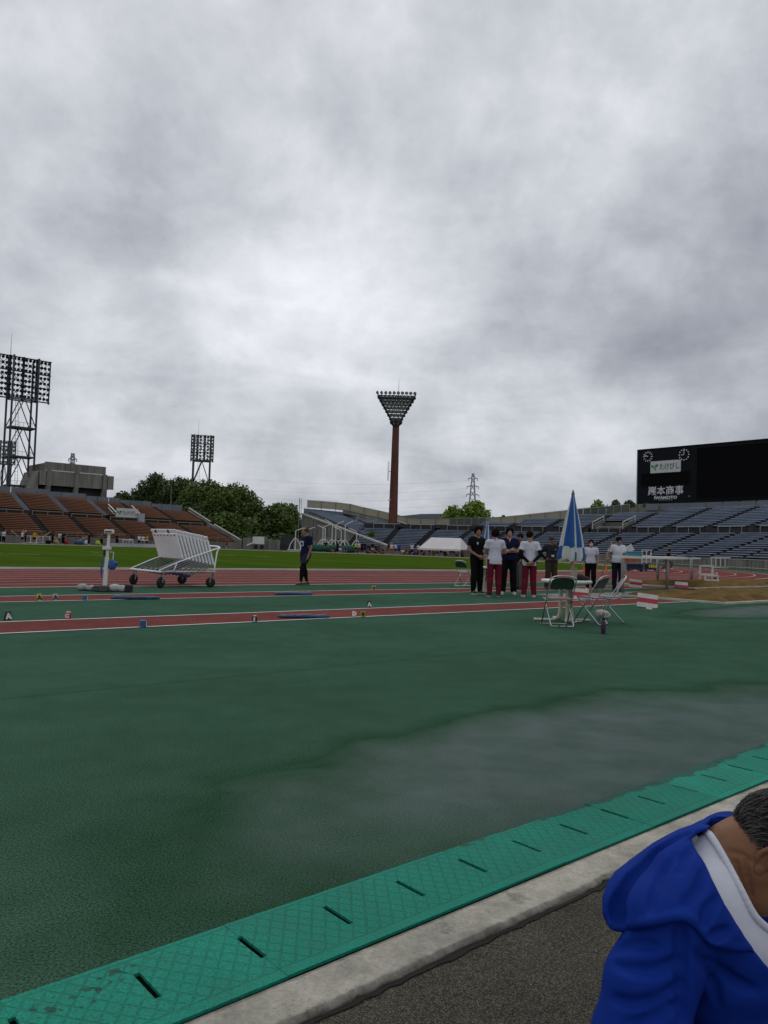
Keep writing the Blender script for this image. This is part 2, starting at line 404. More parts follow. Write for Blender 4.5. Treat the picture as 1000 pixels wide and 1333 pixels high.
# ---------------------------------------------------------------- ground materials
class NG:                      # small node-writing helper
    def __init__(self, name):
        self.m = bpy.data.materials.new(name); self.m.use_nodes = True; self.nt = self.m.node_tree; self.N = self.nt.nodes; self.L = self.nt.links
        self.b = self.N['Principled BSDF']
        self.geo = self.N.new('ShaderNodeNewGeometry'); self.pos = self.geo.outputs['Position']
        MATS[name] = self.m
    def put(self, sock, x):
        if isinstance(x, (int, float)): sock.default_value = x
        elif isinstance(x, tuple): sock.default_value = x if len(x) == len(sock.default_value) else (*x, 1)
        else: self.L.new(x, sock)
    def ma(self, op, a, b=None, c=None, clamp=False):
        n = self.N.new('ShaderNodeMath'); n.operation = op; n.use_clamp = clamp
        for i, x in enumerate((a, b, c)):
            if x is not None: self.put(n.inputs[i], x)
        return n.outputs[0]
    def sn(self):              # world position -> (s, n) of the stadium
        r = self.N.new('ShaderNodeMapping'); r.vector_type = 'POINT'; r.inputs['Rotation'].default_value = (0, 0, -TH); self.L.new(self.pos, r.inputs[0])
        s = self.N.new('ShaderNodeSeparateXYZ'); self.L.new(r.outputs[0], s.inputs[0]); return s.outputs[0], s.outputs[1], r.outputs[0]
    def noise(self, scale, det=4, rough=.5, vec=None, dist=0):
        n = self.N.new('ShaderNodeTexNoise'); n.inputs['Scale'].default_value = scale; n.inputs['Detail'].default_value = det; n.inputs['Roughness'].default_value = rough
        n.inputs['Distortion'].default_value = dist
        self.L.new(vec if vec is not None else self.pos, n.inputs['Vector']); return n.outputs[0]
    def vor(self, scale, feature='F1', vec=None, out=0):
        n = self.N.new('ShaderNodeTexVoronoi'); n.feature = feature; n.inputs['Scale'].default_value = scale
        self.L.new(vec if vec is not None else self.pos, n.inputs['Vector']); return n.outputs[out]
    def ramp(self, x, a, b, lo=0.0, hi=1.0):
        n = self.N.new('ShaderNodeMapRange'); self.put(n.inputs[0], x)
        n.inputs[1].default_value = a; n.inputs[2].default_value = b; n.inputs[3].default_value = lo; n.inputs[4].default_value = hi; return n.outputs[0]
    def mix(self, f, a, b):
        n = self.N.new('ShaderNodeMix'); n.data_type = 'RGBA'; self.put(n.inputs[0], f); self.put(n.inputs[6], a); self.put(n.inputs[7], b); return n.outputs[2]
    def scale(self, c, f):
        n = self.N.new('ShaderNodeVectorMath'); n.operation = 'SCALE'; self.put(n.inputs[0], c); self.put(n.inputs['Scale'], f); return n.outputs[0]
    def bump(self, h, strength, dist=0.01, nrm=None):
        n = self.N.new('ShaderNodeBump'); self.put(n.inputs['Height'], h); self.put(n.inputs['Strength'], strength); n.inputs['Distance'].default_value = dist
        if nrm is not None: self.L.new(nrm, n.inputs['Normal'])
        return n.outputs[0]
    def out(self, col=None, rough=None, nrm=None, spec=None):
        if col is not None: self.put(self.b.inputs['Base Color'], col)
        if rough is not None: self.put(self.b.inputs['Roughness'], rough)
        if nrm is not None: self.L.new(nrm, self.b.inputs['Normal'])
        if spec is not None: self.put(self.b.inputs['Specular IOR Level'], spec)
        return self.m
def ell_mask(g, s, n, cs, cn, rs, rn, wob):
    a = g.ma('DIVIDE', g.ma('SUBTRACT', s, cs), rs); b = g.ma('DIVIDE', g.ma('SUBTRACT', n, cn), rn)
    d = g.ma('SQRT', g.ma('ADD', g.ma('MULTIPLY', a, a), g.ma('MULTIPLY', b, b)))
    return g.ma('ADD', d, wob)
def rubber(name, col, wet):
    g = NG(name); s, n, v = g.sn()
    big = g.noise(0.5, 5, .6); mid = g.noise(3.0, 5, .6); fine = g.noise(125, 3, .7); grain = g.vor(190)
    k = g.ma('MULTIPLY', g.ramp(big, .3, .7, .84, 1.16), g.ramp(mid, .3, .7, .9, 1.1))
    k = g.ma('MULTIPLY', k, g.ramp(fine, .36, .64, .38, 1.65))
    # sparse pale granules worn bare of colour
    fleck = g.ramp(g.noise(240, 1, .5), .62, .70)
    worn = g.ramp(g.noise(1.3, 4, .6), .45, .7)
    c = g.scale(col, k)
    c = g.mix(g.ma('MULTIPLY', fleck, g.ramp(worn, 0, 1, .22, .6)), c, (.16, .18, .16, 1))
    fl2 = g.ramp(g.noise(95, 2, .6), .60, .66); c = g.mix(g.ma('MULTIPLY', fl2, .32), c, (.125, .16, .135, 1) if wet else (.20, .12, .11, 1))
    rough = g.ramp(mid, .3, .7, .8, .95)
    h = g.ma('ADD', g.ma('MULTIPLY', fine, .6), g.ma('MULTIPLY', grain, .6))
    bstr = 0.55; SP = 0.0
    if wet:
        # a faint old joint line along the straight, lighter ground on its far side
        ln = g.ma('ABSOLUTE', g.ma('SUBTRACT', n, 6.05)); c = g.scale(c, g.ramp(ln, .012, .03, .8, 1.0))
        c = g.scale(c, g.ramp(g.ma('ADD', n, g.ma('MULTIPLY', mid, .5)), 5.9, 6.7, .97, 1.06))
        wob = g.ma('MULTIPLY', g.ma('SUBTRACT', g.noise(.9, 6, .55, dist=.4), .5), 1.0)
        d1 = ell_mask(g, s, n, 4.6, 2.62, 3.0, 1.02, wob)
        d2 = ell_mask(g, s, n, 19.5, 7.5, 4.4, 1.0, g.ma('MULTIPLY', wob, .6))
        d = g.ma('MINIMUM', d1, d2)
        damp = g.ramp(d, 1.36, 1.12); film = g.ramp(d, 1.12, .62)
        film = g.ma('MULTIPLY', film, g.ramp(g.noise(2.2, 6, .62), .30, .58, .45, 1.0))
        c = g.mix(g.ma('MULTIPLY', damp, .66), c, g.scale((.019, .055, .026), k)); c = g.mix(film, c, g.scale((.033, .066, .054), k))
        rough = g.mix(damp, rough, (.46, .46, .46, 1)); rough = g.mix(film, rough, (.36, .36, .36, 1))
        SP = g.ramp(film, 0, 1, 0.0, .062)
        bstr = g.ma('MULTIPLY', g.ramp(film, 0, 1, .55, .12), 1.0)
    return g.out(c, rough, g.bump(h, bstr, .004), SP)
M_GREEN = rubber('green_rubber', (.039, .088, .058), True)
M_RED = rubber('red_rubber', (.158, .052, .046), False)
def white_paint():
    g = NG('white_line_paint'); k = g.noise(3, 5, .65); w = g.ramp(g.noise(30, 4, .7), .32, .5, .55, 1)
    return g.out(g.scale((.62, .62, .60), g.ma('MULTIPLY', g.ramp(k, .3, .7, .85, 1.1), w)), .6)
M_LINE = white_paint()
def grass_mat():
    g = NG('turf'); s, n, v = g.sn()
    k = g.ma('MULTIPLY', g.ramp(g.noise(.12, 5, .6), .3, .7, .85, 1.15), g.ramp(g.noise(6, 4, .7), .3, .7, .75, 1.25))
    stripe = g.ma('SINE', g.ma('MULTIPLY', s, 1.15)); k = g.ma('MULTIPLY', k, g.ramp(stripe, -.4, .4, .95, 1.05))
    c = g.mix(g.noise(.4, 4, .6), g.scale((.044, .082, .009), k), g.scale((.058, .098, .012), k))
    return g.out(c, .85, g.bump(g.noise(25, 4, .8), .8, .03), 0.0)
M_GRASS = grass_mat()
def sand_mat():
    g = NG('sand'); k = g.ma('MULTIPLY', g.ramp(g.noise(2.2, 6, .6), .3, .7, .62, 1.25), g.ramp(g.noise(40, 3, .7), .3, .7, .8, 1.2))
    return g.out(g.scale((.150, .098, .042), k), .95, g.bump(g.noise(14, 5, .7), .9, .03), 0.0)
M_SAND = sand_mat()
def asphalt_mat():
    g = NG('asphalt'); v = g.vor(210, out=0); cell = g.vor(210, out=1)
    sep = g.N.new('ShaderNodeSeparateColor'); g.L.new(cell, sep.inputs[0])
    stone = g.ramp(sep.outputs[0], 0, 1, .55, 1.6)
    base = g.ramp(v, .1, .55, 1.0, .35)
    k = g.ma('MULTIPLY', g.ma('MULTIPLY', stone, base), g.ramp(g.noise(2.3, 5, .6), .3, .7, .78, 1.2))
    c = g.mix(sep.outputs[1], g.scale((.158, .138, .102), k), g.scale((.118, .11, .09), k))
    return g.out(c, .75, g.bump(g.ma('SUBTRACT', 1.0, v), .8, .004), .05)
M_ASPHALT = asphalt_mat()
def concrete(name, col, scale=1.0, stain=.35, streak=False):
    g = NG(name)
    k = g.ma('MULTIPLY', g.ramp(g.noise(1.4 * scale, 6, .62), .3, .7, 1 - stain, 1 + stain * .6), g.ramp(g.noise(18 * scale, 5, .7), .3, .7, .86, 1.12))
    if streak:
        mp = g.N.new('ShaderNodeMapping'); mp.inputs['Scale'].default_value = (1.2, 1.2, .1); g.L.new(g.pos, mp.inputs[0])
        k = g.ma('MULTIPLY', k, g.ramp(g.noise(1.0, 6, .7, vec=mp.outputs[0]), .35, .62, .62, 1.06))
    pit = g.ramp(g.vor(55 * scale), .05, .16, .6, 1.0); k = g.ma('MULTIPLY', k, pit)
    return g.out(g.scale(col, k), .82, g.bump(g.noise(40 * scale, 5, .7), .35, .006), .3)
def kerb_mat():
    g = NG('kerb_concrete'); s, n, v = g.sn()
    k = g.ma('MULTIPLY', g.ramp(g.noise(4.5, 6, .65), .35, .65, .62, 1.18), g.ramp(g.noise(60, 5, .75), .3, .7, .78, 1.18))
    spot = g.ramp(g.ma('ADD', g.vor(3.1), g.ma('MULTIPLY', g.noise(30, 4, .7), .22)), .20, .27, .66, 1.0)
    pit = g.ramp(g.vor(85), .06, .18, .45, 1.0)
    edge = g.ramp(g.ma('ADD', n, g.ma('MULTIPLY', g.noise(24, 5, .7), .035)), 1.605, 1.632, .30, 1.0)  # darkening painted along the lower edge to flatten its highlight
    hi = g.ramp(g.ma('SUBTRACT', n, g.ma('MULTIPLY', g.noise(18, 4, .7), .02)), 1.728, 1.718, .55, 1.0)
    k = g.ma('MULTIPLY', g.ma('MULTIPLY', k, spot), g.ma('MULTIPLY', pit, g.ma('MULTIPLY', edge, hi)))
    return g.out(g.scale((.36, .34, .285), k), .85, g.bump(g.ma('ADD', g.noise(55, 5, .75), g.ma('MULTIPLY', pit, .6)), .6, .006), .1)
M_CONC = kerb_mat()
M_CONC_FAR = concrete('stand_concrete', (.20, .19, .17), .25, .3, True)
M_CONC_TOWER = concrete('grey_building_concrete', (.215, .21, .18), .2, .22, True)
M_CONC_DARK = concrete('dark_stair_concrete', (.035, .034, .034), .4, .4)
M_VOID = mat('dark_void', (.006, .006, .006), .9, 0)

# ---------------------------------------------------------------- ground sheets
g = MB(); g.quad([(-4000, -4000, -.06), (4000, -4000, -.06), (4000, 4000, -.06), (-4000, 4000, -.06)])
struct('terrain', g, mat('far_ground', (.07, .085, .05), .95, .3, .01))
g = MB(); P4 = [(-60, -9), (125, -9), (125, 122), (-60, 122)]
g.quad([W(s, n, 0) for s, n in P4]); struct('green_apron', g, M_GREEN)
def ring_sheet(name, ra, rb, z, m, s_left=-52.0, steps=72):
    b = MB(); pts = []
    for r in (ra, rb):
        p = [(s_left, BC[1] - r), (BC[0] - 12, BC[1] - r)] + [(BC[0] + r * math.cos(a), BC[1] + r * math.sin(a)) for a in [math.radians(-90 + 180 * i / steps) for i in range(steps + 1)]] + [(BC[0] - 12, BC[1] + r), (s_left, BC[1] + r)]
        pts.append(p)
    for i in range(len(pts[0]) - 1):
        b.quad([W(*pts[1][i], z), W(*pts[1][i + 1], z), W(*pts[0][i + 1], z), W(*pts[0][i], z)])
    return struct(name, b, m)
R0T = 36.5
ring_sheet('running_track', R0T, R0T + 9.8, .004, M_RED)
for i in range(1, 9): ring_sheet('lane_line', R0T + 1.22 * i - (.05 if i == 8 else .025), R0T + 1.22 * i + (.05 if i == 8 else .025), .008, M_LINE)
b = MB(); poly = [(-52, BC[1] - R0T + .1)] + [(BC[0] + (R0T - .1) * math.cos(a), BC[1] + (R0T - .1) * math.sin(a)) for a in [math.radians(-90 + 180 * i / 72) for i in range(73)]] + [(-52, BC[1] + R0T - .1)]
b.quad([W(s, n, .012) for s, n in poly]); o = struct('infield_grass', b, M_GRASS)
# raised white kerb at the inside edge of the track
b = MB()
ra, rb = R0T - .14, R0T + .02
pp = []
for r in (ra, rb):
    pp.append([(-52, BC[1] - r)] + [(BC[0] + r * math.cos(a), BC[1] + r * math.sin(a)) for a in [math.radians(-90 + 180 * i / 72) for i in range(73)]] + [(-52, BC[1] + r)])
for i in range(len(pp[0]) - 1):
    for z0, z1, A, B_ in ((.002, .07, pp[0], pp[0]), (.07, .07, pp[0], pp[1]), (.07, .002, pp[1], pp[1])):
        b.quad([W(*A[i], z0), W(*A[i + 1], z0), W(*B_[i + 1], z1), W(*B_[i], z1)])
struct('track_kerb', b, mat('kerb_white', (.5, .5, .5), .5, .15, .8))
# chalk marks on the turf
for (xa, ya, xb, yb) in [(12, 720.5, 52, 721.8), (118, 718.6, 130, 719.2), (120, 722, 136, 722.6), (0, 720, 4, 720.2), (285, 722, 305, 723), (330, 724, 352, 725)]:
    p, q = gp(xa, ya, .016), gp(xb, yb, .016); d = (q - p).normalized(); w = Vector((-d.y, d.x, 0)) * .06
    struct('chalk_mark', MB().quad([p - w, q - w, q + w, p + w]), M_LINE)
# two jump runways with their white edges
def strip(name, s0, s1, n0, n1, z, m):
    b = MB(); k = max(1, int((s1 - s0) / 6))
    for i in range(k):
        a, c = s0 + (s1 - s0) * i / k, s0 + (s1 - s0) * (i + 1) / k
        b.quad([W(a, n0, z), W(c, n0, z), W(c, n1, z), W(a, n1, z)])
    return struct(name, b, m)
RW = ((10.02, 11.26, 19.4), (14.6, 15.9, 27.0))
for n0, n1, s1 in RW:
    strip('jump_runway', -40, s1, n0, n1, .004, M_RED)
    strip('runway_edge_line', -40, s1, n0 - .06, n0, .008, M_LINE); strip('runway_edge_line', -40, s1, n1, n1 + .06, .008, M_LINE)
# sand pits, raked up into uneven ridges, inside a low pale frame
def sand_pit(s0, s1, n0, n1, seed):
    r = np.random.default_rng(seed); nx, ny = 90, 28
    fn = fold_noise(seed, .1, 2.2); f2 = fold_noise(seed + 1, .05, 7); f3 = fold_noise(seed + 2, .03, 16)
    S = np.linspace(s0, s1, nx)[:, None]; Nn = np.linspace(n0, n1, ny)[None, :]
    edge = np.clip(np.minimum(np.minimum(S - s0, s1 - S), np.minimum(Nn - n0, n1 - Nn)) / .35, 0, 1)
    Z = .03 + edge * (.14 + fn(S, Nn, 0 * S + 0) + f2(S, Nn, 0) + f3(S, Nn, 0))
    Z = np.maximum(Z, .02)
    b = MB(); b.v = [tuple(W(S[i, 0], Nn[0, j], Z[i, j])) for i in range(nx) for j in range(ny)]
    b.f = [(i * ny + j, (i + 1) * ny + j, (i + 1) * ny + j + 1, i * ny + j + 1) for i in range(nx - 1) for j in range(ny - 1)]; b.m = [0] * len(b.f)
    o = b.build('sand', M_SAND, None, True, kind='stuff')
    f = MB()
    for (a, c, d, e) in ((s0 - .1, s1 + .1, n0 - .12, n0), (s0 - .1, s1 + .1, n1, n1 + .12), (s0 - .12, s0, n0, n1), (s1, s1 + .12, n0, n1)):
        f.box(W((a + c) / 2, (d + e) / 2, .02), (c - a, e - d, .06), TH)
    struct('pit_frame', f, mat('pit_frame_pale', (.42, .40, .34), .8, .2, 2))
sand_pit(19.6, 29.6, 9.15, 12.05, 3); sand_pit(27.3, 38.5, 13.9, 17.0, 5)
# pale apron of old sand-stained rubber beside the pits
strip('sandy_apron', 17.2, 33, 12.2, 13.4, .004, mat('sandy_rubber', (.12, .155, .125), .7, .35, 1.2))
strip('sandy_apron', 22.2, 36, 8.2, 9.0, .004, mat('sandy_rubber', (.12, .155, .125), .7, .35, 1.2))
# asphalt where the photographer sits
g = MB(); g.quad([W(-30, -8, .004), W(60, -8, .004), W(60, 1.62, .004), W(-30, 1.62, .004)]); struct('asphalt', g, M_ASPHALT)
# dark strip painted in as the shaded gap along the foot of the kerb
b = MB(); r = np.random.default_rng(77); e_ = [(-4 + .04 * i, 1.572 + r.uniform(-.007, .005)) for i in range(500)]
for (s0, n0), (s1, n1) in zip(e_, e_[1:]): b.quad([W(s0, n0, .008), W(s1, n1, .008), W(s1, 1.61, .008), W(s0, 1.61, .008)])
struct('gap_shade_strip', b, mat('gap_shade', (.012, .010, .008), .95, .3, 20))
# concrete kerb with ragged edges, cast in lengths
for k in range(-1, 7):
    s0, s1 = k * 3.2 + .302, k * 3.2 + 3.5; r = np.random.default_rng(50 + k); b = MB(); m = 110; rows = []
    for i in range(m + 1):
        s = s0 + (s1 - s0) * i / m
        ja = .003 * math.sin(s * 5.1) + r.uniform(-.0055, .0055) + (.014 * r.random() if r.random() < .06 else 0); jz = r.uniform(-.003, .003)
        rows.append([W(s, 1.588 + ja * 1.2, .003), W(s, 1.590 + ja, .012 + jz), W(s, 1.604 + ja * .6, .024 + jz), W(s, 1.66, .027 + jz * .6), W(s, 1.715, .028), W(s, 1.742, .026), W(s, 1.744, .0)])
    for i in range(m):
        for j in range(6): b.quad([rows[i + 1][j], rows[i + 1][j + 1], rows[i][j + 1], rows[i][j]][::-1])
    b.quad(rows[0]); b.quad(rows[-1][::-1])
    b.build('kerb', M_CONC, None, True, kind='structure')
# drain channel covered by green rubber panels with slots
g = MB(); g.quad([W(-6, 1.744, .006), W(24, 1.744, .006), W(24, 2.115, .006), W(-6, 2.115, .006)]); struct('drain_channel', g, M_VOID)
def cover_mat():
    g = NG('green_drain_cover'); s, n, v = g.sn()
    def grid(sign, p, w):
        u = g.ma('FRACT', g.ma('DIVIDE', g.ma('ADD', s, g.ma('MULTIPLY', g.ma('SUBTRACT', n, 1.76), sign * .75)), p))
        return g.ramp(g.ma('ABSOLUTE', g.ma('SUBTRACT', u, .5)), .5 - w, .5 - w * .35)
    lines = g.ma('MAXIMUM', grid(1, .0525, .10), grid(-1, .0525, .10))
    rim = g.ramp(g.ma('ABSOLUTE', g.ma('SUBTRACT', n, 1.795)), .004, .0015)
    rim = g.ma('MAXIMUM', rim, g.ramp(g.ma('ABSOLUTE', g.ma('SUBTRACT', n, 2.085)), .004, .0015))
    inside = g.ma('MULTIPLY', g.ma('GREATER_THAN', n, 1.797), g.ma('LESS_THAN', n, 2.083))
    lines = g.ma('MAXIMUM', g.ma('MULTIPLY', lines, inside), rim)
    wear = g.ramp(g.noise(11, 5, .65), .35, .65, .35, 1)
    k = g.ma('MULTIPLY', g.ramp(g.noise(1.7, 5, .6), .3, .7, .86, 1.12), g.ramp(g.noise(130, 3, .7), .3, .7, .66, 1.32))
    c = g.scale((.010, .205, .140), k)
    c = g.mix(g.ma('MULTIPLY', lines, g.ma('MULTIPLY', wear, .42)), c, (.008, .075, .05, 1))
    oi = g.N.new('ShaderNodeObjectInfo'); c = g.scale(c, g.ramp(oi.outputs['Random'], 0, 1, .86, 1.10))
    dirt = g.ramp(g.noise(4, 7, .75), .48, .74, 0, .45); c = g.mix(dirt, c, (.03, .11, .075, 1))
    # water creeping in from the puddle, and wet shoe marks
    wob = g.noise(7, 5, .65)
    mid = g.ma('ABSOLUTE', g.ma('DIVIDE', g.ma('SUBTRACT', s, 4.0), 1.9))
    edge = g.ma('ADD', 2.03, g.ma('ADD', g.ma('MULTIPLY', mid, .085), g.ma('MULTIPLY', g.ma('SUBTRACT', wob, .5), .18)))
    wet = g.ramp(g.ma('SUBTRACT', n, edge), 0, .012)
    st = g.noise(34, 1, .4); stamp = g.ramp(st, .57, .60)
    foot = g.ma('MAXIMUM', g.ramp(ell_mask(g, s, n, .72, 1.99, .13, .055, 0.0), 1.0, .8), g.ramp(ell_mask(g, s, n, .885, 2.035, .075, .04, 0.0), 1.0, .8))
    wet = g.ma('MAXIMUM', wet, g.ma('MULTIPLY', stamp, foot))
    c = g.scale(c, g.ramp(wet, 0, 1, 1, .36)); rough = g.ramp(wet, 0, 1, .7, .5)
    return g.out(c, rough, g.bump(g.ma('ADD', g.ma('MULTIPLY', lines, -1.0), g.ma('MULTIPLY', g.noise(170, 3, .7), .35)), .55, .004), .12)
M_COVER = cover_mat()
def cover_panel():
    b = MB(); L_, n0, n1, z0, z1 = .63, 1.755, 2.104, .021, .03; e = .0035; sw = .0095; c0, c1 = 1.876, 2.014
    ss = [e, sw * 1.0, L_ / 2 - sw, L_ / 2 + sw, L_ - sw, L_ - e]; nn = [n0, c0, c1, n1]
    def solid(i, j): return not (j == 1 and i in (0, 2, 4))
    ss[0] = .0002; ss[-1] = L_ - .0002
    def P(i, j, z): return (ss[i], nn[j], z)
    for i in range(5):
        for j in range(3):
            if not solid(i, j): continue
            b.quad([P(i, j, z1), P(i + 1, j, z1), P(i + 1, j + 1, z1), P(i, j + 1, z1)])
            for (di, dj, a, c) in ((-1, 0, (i, j + 1), (i, j)), (1, 0, (i + 1, j), (i + 1, j + 1)), (0, -1, (i, j), (i + 1, j)), (0, 1, (i + 1, j + 1), (i, j + 1))):
                x, y = i + di, j + dj
                if 0 <= x < 5 and 0 <= y < 3 and solid(x, y): continue
                b.quad([P(*a, z0), P(*c, z0), P(*c, z1), P(*a, z1)])
    return b
t = thing('drain_cover', 'bright green rubber drain cover strip with dark slots along the concrete kerb', 'drain cover', W(0, 0, 0), TH)
pm = cover_panel().mesh('panel', M_COVER)
for k in range(-3, 30):
    s0 = .92 + .3155 * .0 - .315 + .63 * k
    o = link('panel', pm, t, loc=(s0, random.uniform(-.0008, .0008), random.uniform(-.0004, .0004)))
    o.rotation_euler = (random.uniform(-.0008, .0008), random.uniform(-.0004, .0004), 0)
# ---------------------------------------------------------------- grandstands
M_BLUE = mat('blue_bench_plastic', (.20, .245, .325), .55, .25, .35)
M_BROWN = mat('brown_bench_wood', (.245, .112, .060), .65, .28, .3)
M_GREYBLUE = mat('grey_blue_parapet', (.135, .155, .185), .6, .15, .4)
M_RAIL = mat('white_rail', (.5, .5, .48), .4, .1, 1)
M_PALE = mat('pale_coping', (.31, .31, .29), .7, .15, .5)
ROW_D, ROW_H = .80, .262
N_LOW = 12
Z_LOW = .95
LOW0 = .9                                   # offset of the first row behind the wall face
WALK0 = LOW0 + N_LOW * ROW_D; WALK_Z = Z_LOW + N_LOW * ROW_H + .1
UP0 = WALK0 + 1.7; Z_UP = WALK_Z + .75

# fence rows read off the skyline behind the blue stand: column, top, foot
FENCE = [(398, 651, 660), (451, 655, 664), (478, 661.6, 671), (505, 667, 676.5), (532, 674, 683), (556, 675, 686), (608, 674.3, 686), (640, 674, 684.5), (669, 671.5, 682), (707, 667.6, 678), (736, 664.6, 675), (755, 662, 673.6), (790, 659, 670), (833, 655, 666.6)]
R_F = 77.0
def fence_z(px, k):
    for a, b_ in zip(FENCE, FENCE[1:]):
        if a[0] <= px <= b_[0]:
            f = (px - a[0]) / (b_[0] - a[0]); return a[k] + (b_[k] - a[k]) * f
    return FENCE[0][k] if px < FENCE[0][0] else FENCE[-1][k]
def px_of(p):
    v = Vector(p) - Vector((0, 0, CAM_H)); d = v.dot(_F); return 500 + FPX * v.dot(_R) / d, 666.5 - FPX * v.dot(_U) / d
def BP(R, a, z): return Vector((R * math.cos(a), R * math.sin(a), z))          # bend-local point
def B2W(v): return W(BC[0] + v[0], BC[1] + v[1], v[2])
def fence_top(a):          # (z of fence top, z of fence foot) at bend angle a
    w = B2W(BP(R_F, a, 8)); px, _ = px_of(w)
    return z_of(w, px, fence_z(px, 1)), z_of(w, px, fence_z(px, 2))

blue = thing('blue_grandstand', 'curved concrete grandstand with rows of faded blue benches behind the bend', 'grandstand', W(*BC), TH)
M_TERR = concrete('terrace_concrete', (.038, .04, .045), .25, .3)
R_W = 51.6; SEC = math.radians(6.0); A0 = math.radians(-45)
N_SEC = 14                                    # -45 .. 39 degrees
def sec_angle(k): return A0 + SEC * k
up_rows = []
for k in range(N_SEC):
    ac = sec_angle(k) + SEC / 2
    if ac < math.radians(0): up_rows.append(13 if ac > math.radians(-34) else 0)
    else:
        zt, zf = fence_top(ac); up_rows.append(max(0, min(13, int((zf - .35 - Z_UP) / ROW_H))))
up_rows[13] = 0; up_rows[12] = 0
def seg_poly(b, R, a0, a1, z0, z1, depth, segs=2, mi=0):     # a curved bar between two radii
    for i in range(segs):
        p, q = a0 + (a1 - a0) * i / segs, a0 + (a1 - a0) * (i + 1) / segs
        v = [BP(R, p, z0), BP(R, q, z0), BP(R + depth, q, z0), BP(R + depth, p, z0), BP(R, p, z1), BP(R, q, z1), BP(R + depth, q, z1), BP(R + depth, p, z1)]
        f = [(3, 2, 1, 0), (4, 5, 6, 7), (0, 1, 5, 4), (2, 3, 7, 6)]
        if i == 0: f.append((0, 4, 7, 3))
        if i == segs - 1: f.append((1, 2, 6, 5))
        b._add(v, f, mi)
def bench_mesh_bend(R, z):
    b = MB(); w = .62 / R
    seg_poly(b, R + .30, w, SEC - w, z + .30, z + .43, .46)
    return b.mesh('bench', M_BLUE)
low_m = [bench_mesh_bend(R_W + LOW0 + r * ROW_D, Z_LOW + r * ROW_H) for r in range(N_LOW)]
up_m = [bench_mesh_bend(R_W + UP0 + r * ROW_D, Z_UP + r * ROW_H) for r in range(13)]
VOM_UP = {7: 4, 1: 5, 0: 5}                              # sections whose lowest upper rows give way to a tunnel mouth
for k in range(N_SEC):
    for r in range(N_LOW):
        o = link('bench', low_m[r], blue, rz=sec_angle(k))
    for r in range(up_rows[k]):
        if k in VOM_UP and r < VOM_UP[k]: continue
        link('bench', up_m[r], blue, rz=sec_angle(k))
b = MB(); end_a = math.radians(33)
segs = 2
for k in range(N_SEC):                        # stepped concrete under the benches
    a, c = sec_angle(k), sec_angle(k + 1)
    for r in range(N_LOW): seg_poly(b, R_W + LOW0 + r * ROW_D, a, c, Z_LOW + r * ROW_H - .3, Z_LOW + r * ROW_H, ROW_D)
    seg_poly(b, R_W + WALK0, a, c, WALK_Z - .5, WALK_Z, 1.7)
    n = up_rows[k]
    for r in range(n):
        if k in VOM_UP and r < VOM_UP[k]: continue
        seg_poly(b, R_W + UP0 + r * ROW_D, a, c, Z_UP + r * ROW_H - .75, Z_UP + r * ROW_H, ROW_D)
    zt = Z_UP + max(n, 1) * ROW_H
    seg_poly(b, R_W + UP0 + n * ROW_D, a, c, zt - .6, zt, R_F + .4 - (R_W + UP0 + n * ROW_D))
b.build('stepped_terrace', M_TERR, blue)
for k in range(N_SEC + 1):                    # dark stairs between the blocks
    a = sec_angle(k); b = MB()
    for lo, n, z0 in ((LOW0, N_LOW, Z_LOW), (UP0, min(up_rows[max(0, k - 1)], up_rows[min(k, N_SEC - 1)]), Z_UP)):
        for r in range(n):
            for h in range(2):
                R = R_W + lo + (r + h * .5) * ROW_D; w = .5 / R; z = z0 + (r + h * .5) * ROW_H
                seg_poly(b, R, a - w, a + w, z + .004, z + .14, ROW_D * .5, 1)
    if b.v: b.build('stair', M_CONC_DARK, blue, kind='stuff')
b = MB(); seg_poly(b, R_W, A0, math.radians(33), 0, 1.0, .3, 28); b.build('front_wall', M_CONC_FAR, blue)
b = MB()
for i in range(0, 96):                        # recessed block pattern: ribs on the front wall
    a = A0 + math.radians(78) * i / 96; seg_poly(b, R_W - .05, a, a + .006, .06, .93, .05, 1)
b.build('wall_rib', M_CONC_FAR, blue, kind='stuff')
b = MB(); seg_poly(b, R_W - .04, A0, math.radians(33), 1.0, 1.08, .38, 28); b.build('coping', M_PALE, blue)
for k in range(N_SEC):                         # low walkway parapet: dark gap with a pale rail
    a, c = sec_angle(k) + .008, sec_angle(k + 1) - .008
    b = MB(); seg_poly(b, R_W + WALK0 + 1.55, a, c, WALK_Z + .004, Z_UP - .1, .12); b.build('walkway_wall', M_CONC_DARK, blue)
    b = MB(); seg_poly(b, R_W + WALK0 + 1.4, a, c - .02, Z_UP + .16, Z_UP + .26, .08)
    for q in range(3):
        aa = a + (c - a) * (q + .3) / 3; b.bar(BP(R_W + WALK0 + 1.44, aa, WALK_Z), BP(R_W + WALK0 + 1.44, aa, Z_UP + .2), .04, 4)
    b.build('rail', mat('grey_rail', (.32, .33, .34), .5, .1, 1), blue)
